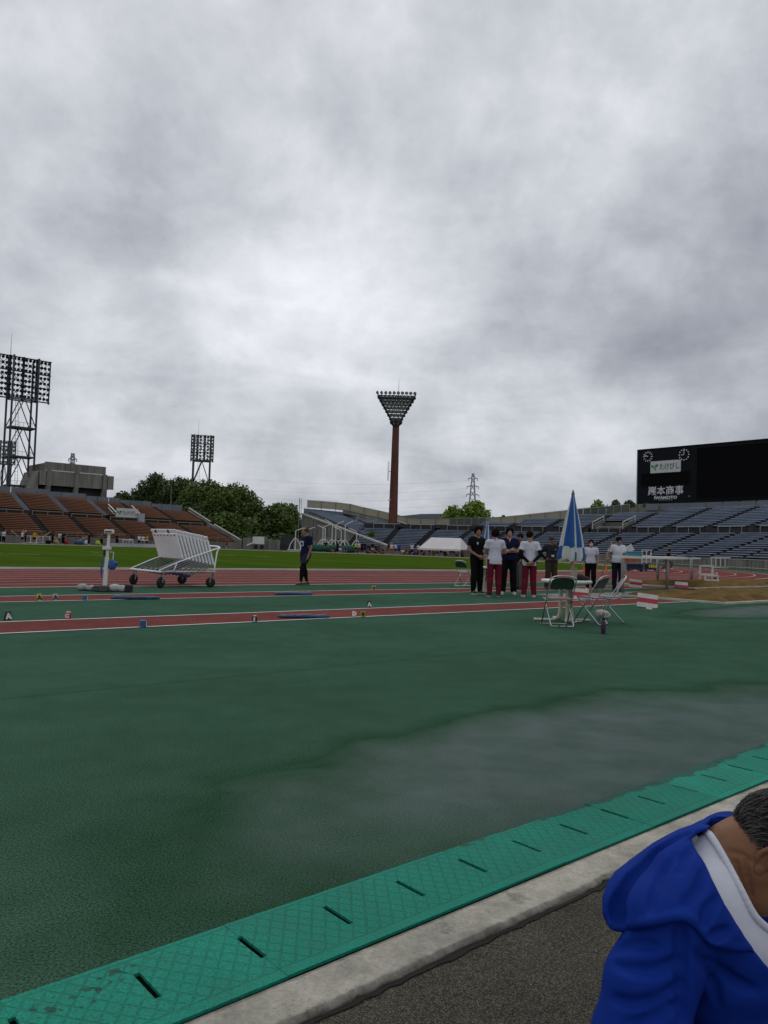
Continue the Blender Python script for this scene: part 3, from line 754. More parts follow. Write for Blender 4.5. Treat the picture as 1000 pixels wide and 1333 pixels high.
# the stand goes on to the right, outside the picture
b = MB(); b2 = MB(); X0 = math.radians(-93)
for k in range(8):
    a, c = X0 + SEC * k, X0 + SEC * (k + 1)
    for lo, n, z0 in ((LOW0, N_LOW, Z_LOW), (UP0, 13, Z_UP)):
        for r in range(n):
            seg_poly(b2, R_W + lo + r * ROW_D, a, c, z0 + r * ROW_H - .75, z0 + r * ROW_H, ROW_D); w = .62 / (R_W + lo)
            seg_poly(b, R_W + lo + r * ROW_D + .3, a + w, c - w, z0 + r * ROW_H + .30, z0 + r * ROW_H + .43, .46)
for k in (0, 1):
    a, c = A0 + SEC * k, A0 + SEC * (k + 1)
    for r in range(13):
        if up_rows[k] == 0: seg_poly(b2, R_W + UP0 + r * ROW_D, a, c, Z_UP + r * ROW_H - .75, Z_UP + r * ROW_H, ROW_D); seg_poly(b, R_W + UP0 + r * ROW_D + .3, a + .01, c - .01, Z_UP + r * ROW_H + .30, Z_UP + r * ROW_H + .43, .46)
seg_poly(b2, R_W, X0, A0, 0, 1.0, .3, 14); seg_poly(b2, R_W + WALK0, X0, A0, WALK_Z - .5, WALK_Z, 1.7, 14); seg_poly(b2, R_F - .8, X0, A0 + .1, 0, Z_UP + 13 * ROW_H + 1.0, .5, 14)
b.build('bench_rows', M_BLUE, blue, kind='stuff'); b2.build('terrace_beyond', M_TERR, blue, kind='stuff')
# tunnel mouths
for k, n in VOM_UP.items():
    a, c = sec_angle(k) + SEC * .18, sec_angle(k + 1) - SEC * .05; b = MB()
    R0, R1 = R_W + UP0, R_W + UP0 + n * ROW_D; zt = Z_UP + n * ROW_H
    seg_poly(b, R1 - .15, sec_angle(k), sec_angle(k + 1), WALK_Z, zt - .02, .13)
    b.build('tunnel_wall', mat('tunnel_dim', (.10, .095, .085), .8, .2, .5), blue)
    for aa in (sec_angle(k) + .012, sec_angle(k + 1) - .012):
        b = MB(); b.prism([BP(R0, aa, WALK_Z), BP(R1, aa, WALK_Z), BP(R1, aa, zt + .5), BP(R0, aa, Z_UP + .5)], BP(1, aa + math.pi / 2, 0) * .2); b.build('tunnel_side_wall', M_CONC_FAR, blue)
        b = MB(); b.bar(BP(R0, aa, Z_UP + .95), BP(R1, aa, zt + .95), .06, 5); b.bar(BP(R0, aa, WALK_Z), BP(R0, aa, Z_UP + .95), .06, 5); b.bar(BP(R1, aa, zt), BP(R1, aa, zt + .95), .06, 5); b.build('handrail', M_RAIL, blue)
b = MB(); ap = sec_angle(1) + .035; b.box(BP(R_W + UP0 + .2, ap, WALK_Z + 1.2), (.1, 1.6, 2.0), ap); b.build('door', mat('pale_door', (.33, .35, .4), .6, .1, 1), blue)
# parapet panels behind the top row, and the skyline fence
b_count = 0
def par_panel(a, c, z0, z1, m, R=R_F - .6, name='parapet_panel', th=.14):
    b = MB(); seg_poly(b, R, a, c, z0, z1, th, 1); return b.build(name, m, blue)
for k in range(0, 42):
    a, c = math.radians(-33) + math.radians(2) * k, math.radians(-33) + math.radians(2) * (k + 1)
    if c > math.radians(36): break
    kk = min(N_SEC - 1, max(0, int((a + 1e-4 - A0) / SEC))); zt = Z_UP + up_rows[kk] * ROW_H
    if a < math.radians(1): par_panel(a + .003, c - .003, Z_UP + 13 * ROW_H, Z_UP + 13 * ROW_H + 1.05, M_GREYBLUE)
    else:
        zf = fence_top((a + c) / 2)[1]
        if zf > zt: par_panel(a + .0005, c - .0005, zt, zf - .1, M_GREYBLUE, R_F - .3)
b = MB(); seg_poly(b, R_F - .4, math.radians(-40), math.radians(3), 3.0, Z_UP + 13 * ROW_H + .5, .3, 14); b.build('back_wall', M_CONC_FAR, blue)
M_FENCE = mat('beige_fence_panel', (.30, .285, .205), .6, .1, .4)
M_PANE = mat('dark_translucent_pane', (.035, .045, .03), .12, .2, .4, spec=.6)
fence = thing('skyline_fence', 'tall fence of beige panels and dark panes along the top of the blue grandstand', 'fence', W(*BC), TH)
aa = math.radians(3.2); a_end = math.radians(49.4)
def px_at(a): return px_of(B2W(BP(R_F, a, 8)))[0]
while aa < a_end:
    px = px_at(aa); glass = 590 < px < 652 or px > 757
    st = math.radians(1.05 if glass else 2.1); c = min(aa + st, a_end + .01)
    t0, f0 = fence_top(aa); t1, f1 = fence_top(c)
    b = MB(); e = .0007
    pts = [BP(R_F, aa + e, f0), BP(R_F, c - e, f1), BP(R_F, c - e, t1 - .06), BP(R_F, aa + e, t0 - .06)]
    b.prism(pts, BP(1, (aa + c) / 2, 0) * .06); b.build('pane' if glass else 'panel', M_PANE if glass else M_FENCE, fence)
    b = MB(); b.bar(BP(R_F - .06, aa, f0 - .3), BP(R_F - .06, aa, t0 + .05), .05 if glass else .07, 4); b.build('post', M_PALE if glass else mat('fence_post', (.17, .175, .16), .6, .1, 1), fence)
    b = MB(); b.bar(BP(R_F - .05, aa, t0), BP(R_F - .05, c, t1), .06, 4); b.bar(BP(R_F - .05, aa, f0), BP(R_F - .05, c, f1), .07, 4)
    b.build('top_rail', M_PALE if glass else mat('fence_post', (.17, .175, .16), .6, .1, 1), fence)
    aa = c
# end block at the gate: upper blue rows, raked side wall
gate_f = Vector(on_bend(506, R_W)); gate_b = at(393, 668, 150); gate_b.z = 0
blk = thing('gate_end_block', 'blue seating block with a raked concrete end wall beside the tree gap', 'grandstand', gate_f)
def gl(f, side, z):      # f: 0 front .. 1 back along the end wall; side: metres to the right of it
    d = (gate_b - gate_f); L_ = d.length; u = d / L_; r = Vector((u.y, -u.x, 0)); p = u * (L_ * f) + r * side; return Vector((p.x, p.y, z))
def end_z(f):
    w = gate_f + gl(f, 0, 0); px, _ = px_of(Vector((w.x, w.y, 3))); y = 709.7 + (668 - 709.7) * (506 - px) / (506 - 393); return z_of(w, px, y)
fs = [i / 12 for i in range(13)]
b = MB(); poly = [gl(0, 0, 0)] + [gl(1, 0, 0)] + [gl(f, 0, end_z(f) - .25) for f in fs[::-1]]; b.prism(poly, gl(0, .4, 0) - gl(0, 0, 0)); b.build('end_wall', M_CONC_FAR, blk)
b = MB()
for f, h in zip(fs, fs[1:]):
    b.prism([gl(f, -.25, end_z(f) - .25), gl(h, -.25, end_z(h) - .25), gl(h, -.25, end_z(h) + .0), gl(f, -.25, end_z(f) + .0)], gl(0, .6, 0) - gl(0, 0, 0))
b.build('wall_coping', M_PALE, blk)
for f in (.12, .3, .48, .66, .84):             # pilasters on the end wall
    b = MB(); zt = end_z(f) - .3; p = gl(f, -.12, zt / 2); b.box(p, (.5, .24, zt), math.atan2((gate_b - gate_f).y, (gate_b - gate_f).x)); b.build('pilaster', M_CONC_FAR, blk)
nr = 26
bsteps = MB()
for i in range(nr):
    f0 = .26 + .70 * i / nr; f1 = .26 + .70 * (i + 1) / nr; z = end_z(f0) + .02 + .018 * i
    ln = 13.5 if i > 11 else 4.0 + .8 * i
    d0 = gl(f0, .5, 0); d1 = gl(f0, ln, 0)
    poly = [gl(f0, .45, z - .6), gl(f0, ln, z - .6), gl(f1, ln, z - .6), gl(f1, .45, z - .6)]; bsteps.prism(poly, (0, 0, .6))
    if i % 1 == 0:
        for s0, s1 in ((.6, min(ln, 6.6)), (7.6, ln - .3)):
            if s1 - s0 < 1: continue
            fa = f0 + (f1 - f0) * .35; fb = f0 + (f1 - f0) * .9
            bb = MB(); bb.prism([gl(fa, s0, z + .26), gl(fa, s1, z + .26), gl(fb, s1, z + .26), gl(fb, s0, z + .26)], (0, 0, .12)); bb.build('bench', M_BLUE, blk)
bsteps.build('stepped_terrace', M_CONC_FAR, blk)
b = MB()
for i in range(11):                            # grey parapet along the back of the block
    s0, s1 = .2 + 1.45 * i, .2 + 1.45 * (i + 1)
    z = end_z(.97) + .3; b = MB(); b.prism([gl(.985, s0 + .04, z - .8), gl(.985, s1 - .04, z - .8), gl(.985, s1 - .04, z + .75 - .05 * i), gl(.985, s0 + .04, z + .75 - .05 * i)], gl(.99, 0, 0) - gl(.985, 0, 0)); b.build('parapet_panel', M_GREYBLUE, blk)
# raked stair wall at the right side of the block, with white handrail
b = MB(); sd = 13.9
b.prism([gl(.40, sd, 0), gl(.97, sd, 0), gl(.97, sd, end_z(.97) + 1.0), gl(.62, sd, end_z(.62) + .9), gl(.40, sd, 3.2)], gl(0, .35, 0) - gl(0, 0, 0)); b.build('stair_side_wall', M_CONC_FAR, blk)
for dz in (.35, .8):
    b = MB(); b.bar(gl(.46, sd + .1, end_z(.46) + .3 + dz), gl(.95, sd + .1, end_z(.95) + .9 + dz), .07, 5); b.build('handrail', M_RAIL, blk)
# plain concrete deck and back wall behind the red floodlight mast
dk = thing('mast_deck', 'bare concrete deck with sloping buttresses around the foot of the red mast', 'concrete deck', W(*BC), TH)
b = MB(); seg_poly(b, R_W + UP0, math.radians(26), math.radians(41), 1.2, WALK_Z - .05, 1.2, 6); b.build('deck_front', M_CONC_FAR, dk)
b = MB(); seg_poly(b, R_W + UP0 + 1.2, math.radians(26), math.radians(43), WALK_Z - .6, WALK_Z - .1, R_F - R_W - UP0 - 1.2, 6); b.build('deck', M_CONC_FAR, dk)
b = MB(); n = 12
for i in range(n):
    a, c = math.radians(26) + math.radians(18) * i / n, math.radians(26) + math.radians(18) * (i + 1) / n
    z0, z1 = fence_top(a)[1], fence_top(c)[1]
    b.prism([BP(R_F - .2, a, 2), BP(R_F - .2, c, 2), BP(R_F - .2, c, z1), BP(R_F - .2, a, z0)], BP(.4, (a + c) / 2, 0))
b.build('back_wall', M_CONC_DARK, dk)
b = MB()
for i in range(n):
    a, c = math.radians(26) + math.radians(18) * i / n, math.radians(26) + math.radians(18) * (i + 1) / n
    z0, z1 = fence_top(a)[1], fence_top(c)[1]
    b.prism([BP(R_F - 1.3, a, z0 - .75), BP(R_F - 1.3, c, z1 - .75), BP(R_F - 1.3, c, z1 - .1), BP(R_F - 1.3, a, z0 - .1)], BP(1.0, (a + c) / 2, 0))
b.build('wall_beam', M_CONC_FAR, dk)
for ad in (28.5, 31.5, 38.0, 41.5):
    a = math.radians(ad); zt = fence_top(a)[1]; b = MB()
    b.prism([BP(R_W + UP0 + 3.5, a, WALK_Z - .1), BP(R_W + UP0 + 5.0, a, WALK_Z - .1), BP(R_F - .3, a, zt - .3), BP(R_F - .3, a, zt - 1.1)][::-1], BP(.5, a + math.pi / 2, 0)); b.build('buttress', M_CONC_FAR, dk)
b = MB(); b.bar(BP(R_W + UP0 + 1.0, math.radians(26.5), WALK_Z + .9), BP(R_W + UP0 + 1.0, math.radians(40.5), WALK_Z + .9), .06, 4); b.build('deck_rail', M_PALE, dk)

# ---------------------------------------------------------------- brown stand on the far straight
N_F = 113.8
brown = thing('brown_grandstand', 'long straight grandstand with rows of worn brown benches across the field', 'grandstand', W(36, N_F, 0), TH)
S_END = 67.0; SECS = [(18.0, 24.2), (24.2, 30.3), (30.3, 36.3), (36.3, 42.3), (42.3, 48.6), (48.6, 54.6), (54.6, 60.6), (60.6, 66.8)]
N_UPB = 11
def top_drop(s): return 1 - .0085 * max(0, s - 36)           # the rows flatten a little towards the gate
RH = .275
def LB(s, o, z): return Vector((s - 36, o, z))
ZUB = Z_LOW + N_LOW * RH + .75
benches = {}
def lbench(length, r, m):
    key = (round(length, 1), m.name)
    if key not in benches:
        b = MB(); b.box((length / 2, .5, .365), (length, .46, .13)); benches[key] = b.mesh('bench', m)
    return benches[key]
SIGN_SEC = 5
for a, c in SECS:
    k = SECS.index((a, c))
    for r in range(N_LOW): link('bench', lbench(c - a - 1.15, r, M_BROWN), brown, loc=LB(a + .58, LOW0 + r * ROW_D, Z_LOW + r * RH * top_drop(a)))
    for r in range(N_UPB):
        if k == SIGN_SEC and r < 5: link('bench', lbench(1.6, r, M_BROWN), brown, loc=LB(a + .58, UP0 + r * ROW_D, ZUB + r * RH * top_drop(a) - .25 * (1 - top_drop(a)) * 12)); continue
        if k == 7 and r > 8: continue
        link('bench', lbench(c - a - 1.15, r, M_BROWN), brown, loc=LB(a + .58, UP0 + r * ROW_D, ZUB + r * RH * top_drop(a) - .25 * (1 - top_drop(a)) * 12))
b = MB()
for a, c in SECS:
    td = top_drop(a)
    for r in range(N_LOW): b.box(LB((a + c) / 2, LOW0 + (r + .5) * ROW_D, Z_LOW + r * RH * td - .15), (c - a, ROW_D, .3))
    zw = Z_LOW + N_LOW * RH * td
    b.box(LB((a + c) / 2, WALK0 + .85, zw - .2), (c - a, 1.7, .4))
    k = SECS.index((a, c))
    for r in range(N_UPB):
        if k == SIGN_SEC and r < 5: continue
        b.box(LB((a + c) / 2, UP0 + (r + .5) * ROW_D, ZUB + r * RH * td - .25 * (1 - td) * 12 - .4), (c - a, ROW_D, .8))
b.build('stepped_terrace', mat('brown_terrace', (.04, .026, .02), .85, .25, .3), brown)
for k, (a, c) in enumerate(SECS):              # stairs: dark below, grey above
    td = top_drop(a); b = MB()
    for r in range(N_LOW):
        for h in range(2): b.box(LB(c, LOW0 + (r + h * .5 + .25) * ROW_D, Z_LOW + (r + h * .5) * RH * td + .07), (.9, ROW_D * .5, .13))
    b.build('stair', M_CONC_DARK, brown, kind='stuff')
    b = MB()
    for r in range(N_UPB):
        for h in range(2): b.box(LB(c, UP0 + (r + h * .5 + .25) * ROW_D, ZUB + (r + h * .5) * RH * td - .25 * (1 - td) * 12 + .07), (.9, ROW_D * .5, .13))
    b.build('upper_stair', M_GREYBLUE if k < 5 else M_CONC_DARK, brown, kind='stuff')
b = MB(); b.box(LB((18 + S_END) / 2, .15, .55), (S_END - 18, .3, 1.1)); b.build('front_wall', M_CONC_FAR, brown)
for a, c in SECS:
    b = MB(); zw = Z_LOW + N_LOW * RH * top_drop(a); b.box(LB((a + c) / 2, WALK0 + 1.6, zw + .35), (c - a - 1.0, .12, .7)); b.build('walkway_wall', M_CONC_DARK, brown)
    b = MB(); b.bar(LB(a + .6, WALK0 + 1.35, zw + .72), LB(c - .6, WALK0 + 1.35, zw + .72), .07, 4)
    for q in range(3): b.bar(LB(a + .7 + q * (c - a - 1.4) / 2, WALK0 + 1.35, zw), LB(a + .7 + q * (c - a - 1.4) / 2, WALK0 + 1.35, zw + .72), .05, 4)
    b.build('rail', mat('dull_rail', (.28, .25, .2), .5, .1, 1), brown)
    b = MB(); b.bar(LB(a + .7, .4, 1.75), LB(c - .7, .4, 1.75), .03, 4)
    for q in range(4): b.bar(LB(a + .7 + q * (c - a - 1.4) / 3, .4, 1.1), LB(a + .7 + q * (c - a - 1.4) / 3, .4, 1.75), .025, 4)
    b.build('front_rail', mat('dull_rail', (.28, .25, .2), .5, .1, 1), brown)
    zb = ZUB + N_UPB * RH * top_drop(a) - .25 * (1 - top_drop(a)) * 12
    for q in range(3):
        w = (c - a) / 3; b = MB(); b.box(LB(a + w * (q + .5), UP0 + N_UPB * ROW_D + .5, zb + .35), (w - .12, .16, 1.2)); b.build('parapet_panel', M_GREYBLUE, brown)
b = MB()                                        # back structure and right end wall under the raked edge
b.box(LB((18 + S_END) / 2, UP0 + N_UPB * ROW_D + .9, 3.2), (S_END - 18, .4, 6.4)); b.build('back_wall', M_CONC_FAR, brown)
zt = lambda f: 1.1 + (Z_LOW + N_LOW * RH * top_drop(62) + .6) * f
b = MB(); e0, e1 = .2, UP0 + 9.2 * ROW_D; td = top_drop(62)
ze = ZUB + 8 * RH * td - .7
b.prism([LB(S_END, e0, 0), LB(S_END, e1, 0), LB(S_END, e1, ze + .7), LB(S_END, WALK0, Z_LOW + N_LOW * RH * td + .55), LB(S_END, e0, 1.35)], (.4, 0, 0)); b.build('end_wall', M_CONC_FAR, brown)
for (p, q) in (((e0, 1.6), (WALK0 - 1, Z_LOW + N_LOW * RH * td + .7)), ((WALK0 + .6, Z_LOW + N_LOW * RH * td + 1.2), (e1, ze + 1.3))):
    b = MB(); b.box(LB(S_END + .2, (p[0] + q[0]) / 2, (p[1] + q[1]) / 2 - .1), (.3, math.hypot(q[0] - p[0], q[1] - p[1]), .13), rot=Matrix.Rotation(math.atan2(q[1] - p[1], q[0] - p[0]), 3, 'X')); b.build('end_coping', M_PALE, brown)
b = MB(); b.bar(LB(63.4, UP0 + 9 * ROW_D, 5.5), LB(63.4, UP0 + 9 * ROW_D, 11.0), .07, 5); b.build('flag_pole', mat('dull_steel', (.16, .16, .17), .5, .1, 1), brown)
# tunnel mouth with the sponsor board, between two white handrails
a, c = SECS[SIGN_SEC]; td = top_drop(a); zw = Z_LOW + N_LOW * RH * td
b = MB(); b.box(LB((a + c) / 2 + .8, UP0 + 4.3 * ROW_D, zw + 1.0), (c - a - 1.6, .2, 2.4)); b.build('tunnel_wall', M_VOID, brown)
SIGN_POS = (a + 3.7, UP0 + .3, zw)
for sx in (a + 1.75, c - .15):
    b = MB(); b.bar(LB(sx, UP0, zw + 1.5), LB(sx, UP0 + 4.4 * ROW_D, zw + 2.9), .10, 5); b.bar(LB(sx, UP0, zw + .9), LB(sx, UP0 + 4.4 * ROW_D, zw + 2.3), .07, 5)
    b.bar(LB(sx, UP0, zw), LB(sx, UP0, zw + 1.5), .07, 5); b.build('handrail', M_RAIL, brown)
# ---------------------------------------------------------------- scoreboard
M_STEEL = mat('dark_tower_steel', (.055, .06, .07), .55, .15, 1, metal=.3)
M_GALV = mat('galvanised_steel', (.22, .23, .24), .5, .15, 1, metal=.3)
M_WHITE = mat('white_paint', (.62, .62, .60), .45, .08, 2)
M_BLACK = mat('black_matt', (.010, .010, .011), .7, .1, 1)
M_NAVYBLACK = mat('scoreboard_black', (.0095, .010, .014), .85, .1, .3, spec=.12)
M_LED = mat('led_screen_black', (.0035, .0035, .004), .85, 0, spec=.08)
def text_on(parent, body, size, m, o, x, y, ex=.01, off=0.0, st=(1, 1), name='lettering'):
    return text_part(name, body, size, m, parent, frame_mat(o, x, y), ex, off, st)
M_GREENLOGO = mat('logo_green', (.02, .22, .05), .5, 0)
M_INK = mat('logo_ink', (.02, .025, .03), .5, 0)
def logo_board(parent, o, x, y, w, h):      # pale board with a three-leaf mark and the sponsor's name
    x = Vector(x).normalized(); y = Vector(y).normalized(); z = x.cross(y); o = Vector(o)
    b = MB(); M = Matrix((x, y, z)).transposed(); b.box(o, (w, h, .12), rot=M); brd = b.build('sponsor_board', mat('board_white', (.50, .51, .50), .5, .05, 1), parent)
    f = o + z * .065; b = MB()
    def leaf(cx, cy, ang, L_, wd):
        pts = []
        for i in range(9):
            t = i / 8; pts.append((t * L_, wd * math.sin(math.pi * t) ** .8))
        pts += [(p[0], -p[1]) for p in pts[-2:0:-1]]; ca, sa = math.cos(ang), math.sin(ang)
        b.prism([f + x * (cx + a * ca - c * sa) + y * (cy + a * sa + c * ca) for a, c in pts], z * .02)
    cx = -w * .36
    leaf(cx - w * .01, -h * .02, math.radians(150), w * .13, h * .10); leaf(cx + w * .01, h * .0, math.radians(38), w * .14, h * .12); leaf(cx, -h * .0, math.radians(-72), w * .11, h * .07)
    b.build('leaf_mark', M_GREENLOGO, brd)
    text_on(brd, 'たけびし', w * .172, M_INK, f + x * w * .135 - y * h * .03, x, y, .015, .006 * w / 4, (1.0, 1.25))
p0 = at(829, 655, 130); p1 = at(1000, 656, 113); p0.z = p1.z = 0
ux = (p1 - p0).normalized(); uy = Vector((0, 0, 1)); nz = ux.cross(uy)      # nz looks back at the field
LEN = 33.0; ZB, ZT = 9.7, 18.95
sb = thing('scoreboard', 'huge black scoreboard with two clock dials and sponsor lettering above the blue stand', 'scoreboard', p0)
def q(u, z, o=0.0): return ux * u + uy * z + nz * o
RM = Matrix((ux, nz, uy)).transposed()
b = MB(); b.box(q(LEN / 2, (ZB + ZT) / 2, -1.5), (LEN, 3.0, ZT - ZB), rot=RM); b.build('housing', M_NAVYBLACK, sb)
for u0, u1, z0, z1, nm in ((0, LEN, ZT - .12, ZT + .02, 'top_trim'), (-.06, .08, ZB, ZT, 'side_trim')):
    b = MB(); b.box(q((u0 + u1) / 2, (z0 + z1) / 2, -1.46), (u1 - u0, 3.1, z1 - z0), rot=RM); b.build(nm, mat('trim_grey', (.25, .26, .28), .4, .05, 1) if nm == 'side_trim' else M_NAVYBLACK, sb)
# recessed look: raised frame strips round the dark screens
def screen(u0, u1, z0, z1):
    b = MB(); b.box(q((u0 + u1) / 2, (z0 + z1) / 2, .02), (u1 - u0, .08, z1 - z0), rot=RM); s = b.build('screen', M_LED, sb)
    b = MB()
    for a, c, d, e in ((u0 - .12, u1 + .12, z0 - .12, z0), (u0 - .12, u1 + .12, z1, z1 + .12), (u0 - .12, u0, z0, z1), (u1, u1 + .12, z0, z1)):
        b.box(q((a + c) / 2, (d + e) / 2, .05), (c - a, .12, e - d), rot=RM)
    b.build('bezel', M_NAVYBLACK, s)
def uv_at(px, py):              # board coordinates under a pixel
    d = ray(px, py); o = Vector((0, 0, CAM_H)); t = (p0 - o).dot(nz) / d.dot(nz); h = o + d * t; return (h - p0).dot(ux), h.z
a = uv_at(908, 584); c = uv_at(908, 649); screen(a[0], LEN - 1, c[1], a[1])
a = uv_at(835.5, 617); c = uv_at(898, 630); screen(a[0], c[0], c[1], a[1])
for (cx, cy, hm, ticks) in ((844, 594.5, (9, 47), 'bar'), (891, 592, (9, 0), 'dot')):
    u, z = uv_at(cx, cy); R = .88
    dial = MB(); dial.lathe([(R * 1.12, 0), (R * 1.12, .05)], (0, 0, 0), 28); 
    d_ob = dial.build('clock_dial', M_NAVYBLACK, sb); d_ob.matrix_local = frame_mat(q(u, z, .03), ux, uy)
    b = MB()
    for k in range(12):
        t = math.pi / 6 * k
        if ticks == 'bar': b.box((math.sin(t) * R * .85, math.cos(t) * R * .85, .07), (.10, .34, .04), rot=Matrix.Rotation(-t, 3, 'Z'))
        else: b.lathe([(.11, .05), (.11, .09)], (math.sin(t) * R * .95, math.cos(t) * R * .95, 0), 10)
    b.build('hour_marks', M_WHITE, d_ob, kind='stuff')
    b = MB(); th_ = math.radians(hm[0] % 12 * 30 + hm[1] * .5); b.bar((0, 0, .09), (math.sin(th_) * .5, math.cos(th_) * .5, .09), .07, 5)
    b.build('hour_hand', M_WHITE, d_ob)
    b = MB(); tm = math.radians(hm[1] * 6); b.bar((0, 0, .12), (math.sin(tm) * .8, math.cos(tm) * .8, .12), .05, 5); b.build('minute_hand', M_WHITE, d_ob)
a = uv_at(847.5, 601); c = uv_at(886.5, 614)
u, z = (a[0] + c[0]) / 2, (a[1] + c[1]) / 2
logo_board(sb, q(u, z, .06), ux, uy, c[0] - a[0], a[1] - c[1])
u, z = uv_at(866.5, 639.5); text_on(sb, '巖本商事', 1.62, mat('sign_white', (.6, .62, .64), .5, 0), q(u, z, .02), ux, uy, .03, .010)
u, z = uv_at(866.5, 648); text_on(sb, 'IWAMOTO', .72, mat('sign_white', (.6, .62, .64), .5, 0), q(u, z, .02), ux + uy * .0, uy + ux * .12, .03, .02, (1.15, 1))
u, z = uv_at(866.3, 651); b = MB(); b.box(q(u, z, .03), (2.6, .06, .10), rot=RM); b.build('subtitle_bar', mat('dim_letter', (.16, .165, .17), .6, 0), sb)
b = MB(); u, z = uv_at(897.5, 647); b.lathe([(.12, 0), (.16, .25)], q(u, z, .05), 10); b.build('lamp', M_GALV, sb)
b = MB(); b.box(q(LEN / 2 - .2, ZB - 1.6, -1.2), (LEN + .2, 2.4, 3.2), rot=RM); b.build('base_beam', M_CONC_TOWER, sb)
for k in range(6):
    b = MB(); b.box(q(2 + 5.8 * k, (ZB - .9) / 2, -1.4), (1.2, 1.2, ZB - .9), rot=RM); b.build('column', M_CONC_TOWER, sb)
b = MB(); b.bar(q(.3, ZB - .9, -.3), q(-.1, ZB - 2.0, -.2), .08, 4); 
# sponsor board over the brown stand's tunnel mouth
s_, n_, z_ = SIGN_POS
sg = thing('sponsor_sign', 'white sponsor board with green leaf mark over a tunnel mouth of the brown stand', 'sign', W(s_, N_F + n_, z_ + .95), TH)
logo_board(sg, (0, -.1, .55), (1, 0, 0), (0, 0, 1), 3.7, 1.55)
for x in (-1.6, 1.6):
    b = MB(); b.bar((x, 0, -.95), (x, 0, .0), .06, 5); b.build('leg', M_GALV, sg)
bx = tag(MB().box((0, 0, .75), (.95, .9, 1.5)).build('pale_hut', mat('pale_door', (.33, .35, .4), .6, .1, 1)), 'pale grey upright box beside the sponsor board on the brown stand', 'hut'); bx.location = W(s_ + 2.2, N_F + n_ - .7, z_ + .02); bx.rotation_euler = (0, 0, TH)

# ---------------------------------------------------------------- concrete building behind the brown stand
bd = thing('concrete_building', 'grey concrete block with overhanging upper storey behind the brown stand', 'building', W(39, 152, 0), TH)
YB = 152
def bxy(px, py): # local x and z on the front plane of the building
    d = ray(px, py); o = Vector((0, 0, CAM_H)); nn = Vector((-SE, CE, 0)); t = (YB) / d.dot(nn); h = o + d * t; s, n = SN(h); return s - 39, h.z
xl, zt1 = bxy(60, 601); xr, zt2 = bxy(139, 607.5); ztop = (zt1 + zt2) / 2
xl2, zm1 = bxy(50, 612.5); xr2, zm2 = bxy(147.5, 620); zmid = (zm1 + zm2) / 2
_, zb1 = bxy(60, 632); _, zb2 = bxy(140, 637); zbot = (zb1 + zb2) / 2
xf, zf = bxy(43.5, 640); xg, zg = bxy(136, 649)
b = MB(); nb = 5
for i in range(nb):
    x0, x1 = xl + (xr - xl) * i / nb, xl + (xr - xl) * (i + 1) / nb
    b = MB(); b.box(((x0 + x1) / 2, .5 + .02 * (i % 2), (ztop + zmid + .3) / 2), (x1 - x0 - .08, .6, ztop - zmid - .3)); b.build('upper_panel', M_CONC_TOWER, bd)
b = MB(); b.box(((xl + xr) / 2, 6, (ztop + zmid) / 2), (xr - xl - .4, 10, ztop - zmid - .3)); b.build('upper_storey', M_CONC_TOWER, bd)
b = MB(); b.box(((xl + xr) / 2, .3, zmid + .18), (xr - xl - .2, .5, .16)); b.build('white_ledge', M_WHITE, bd)
b = MB(); b.box(((xl2 + xr2) / 2, 5, (zmid + zbot) / 2 + .02), (xr2 - xl2 - .6, 10.5, zmid - zbot - .1)); b.build('main_storey', M_CONC_TOWER, bd)
for i, (x0, x1) in enumerate(((xl2 + .1, xl + .1), (xl + .9, xl + (xr - xl) * .46), (xl + (xr - xl) * .52, xr - 1.0), (xr + .1, xr2))):
    b = MB(); b.box(((x0 + x1) / 2, -.4, (zmid + zbot) / 2), (x1 - x0 - .1, .3, zmid - zbot)); b.build('facade_panel', M_CONC_TOWER, bd)
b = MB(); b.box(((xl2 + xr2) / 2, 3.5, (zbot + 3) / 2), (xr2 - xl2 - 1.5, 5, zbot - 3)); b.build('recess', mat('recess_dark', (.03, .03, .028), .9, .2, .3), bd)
for xc in (xl + .5, xl + (xr - xl) * .49, xr - .45):
    b = MB(); b.prism([(xc - .4, -.75, zmid + .2), (xc + .4, -.75, zmid + .2), (xc + .4, -.75, zbot - .1), (xc - .4, -.75, zbot - .1)], (0, .5, 0))
    b.prism([(xc - .4, -.75, zbot - .1), (xc - .4, .3, zbot - .1), (xc - .4, 2.0, 4.0), (xc - .4, 1.2, 4.0)][::-1], (.8, 0, 0)); b.build('pillar', M_CONC_TOWER, bd)
b = MB(); b.prism([(xl2 - 1.3, -.3, zbot - 1.4), (xl2, -.3, zmid), (xl2, -.3, zbot - 1.4)], (0, 9, 0)); b.build('sloped_end', M_CONC_TOWER, bd)
b = MB(); b.box((-9, 3, 3.1), (30, 3, 6.2)); b.build('rear_wall', M_CONC_FAR, bd)

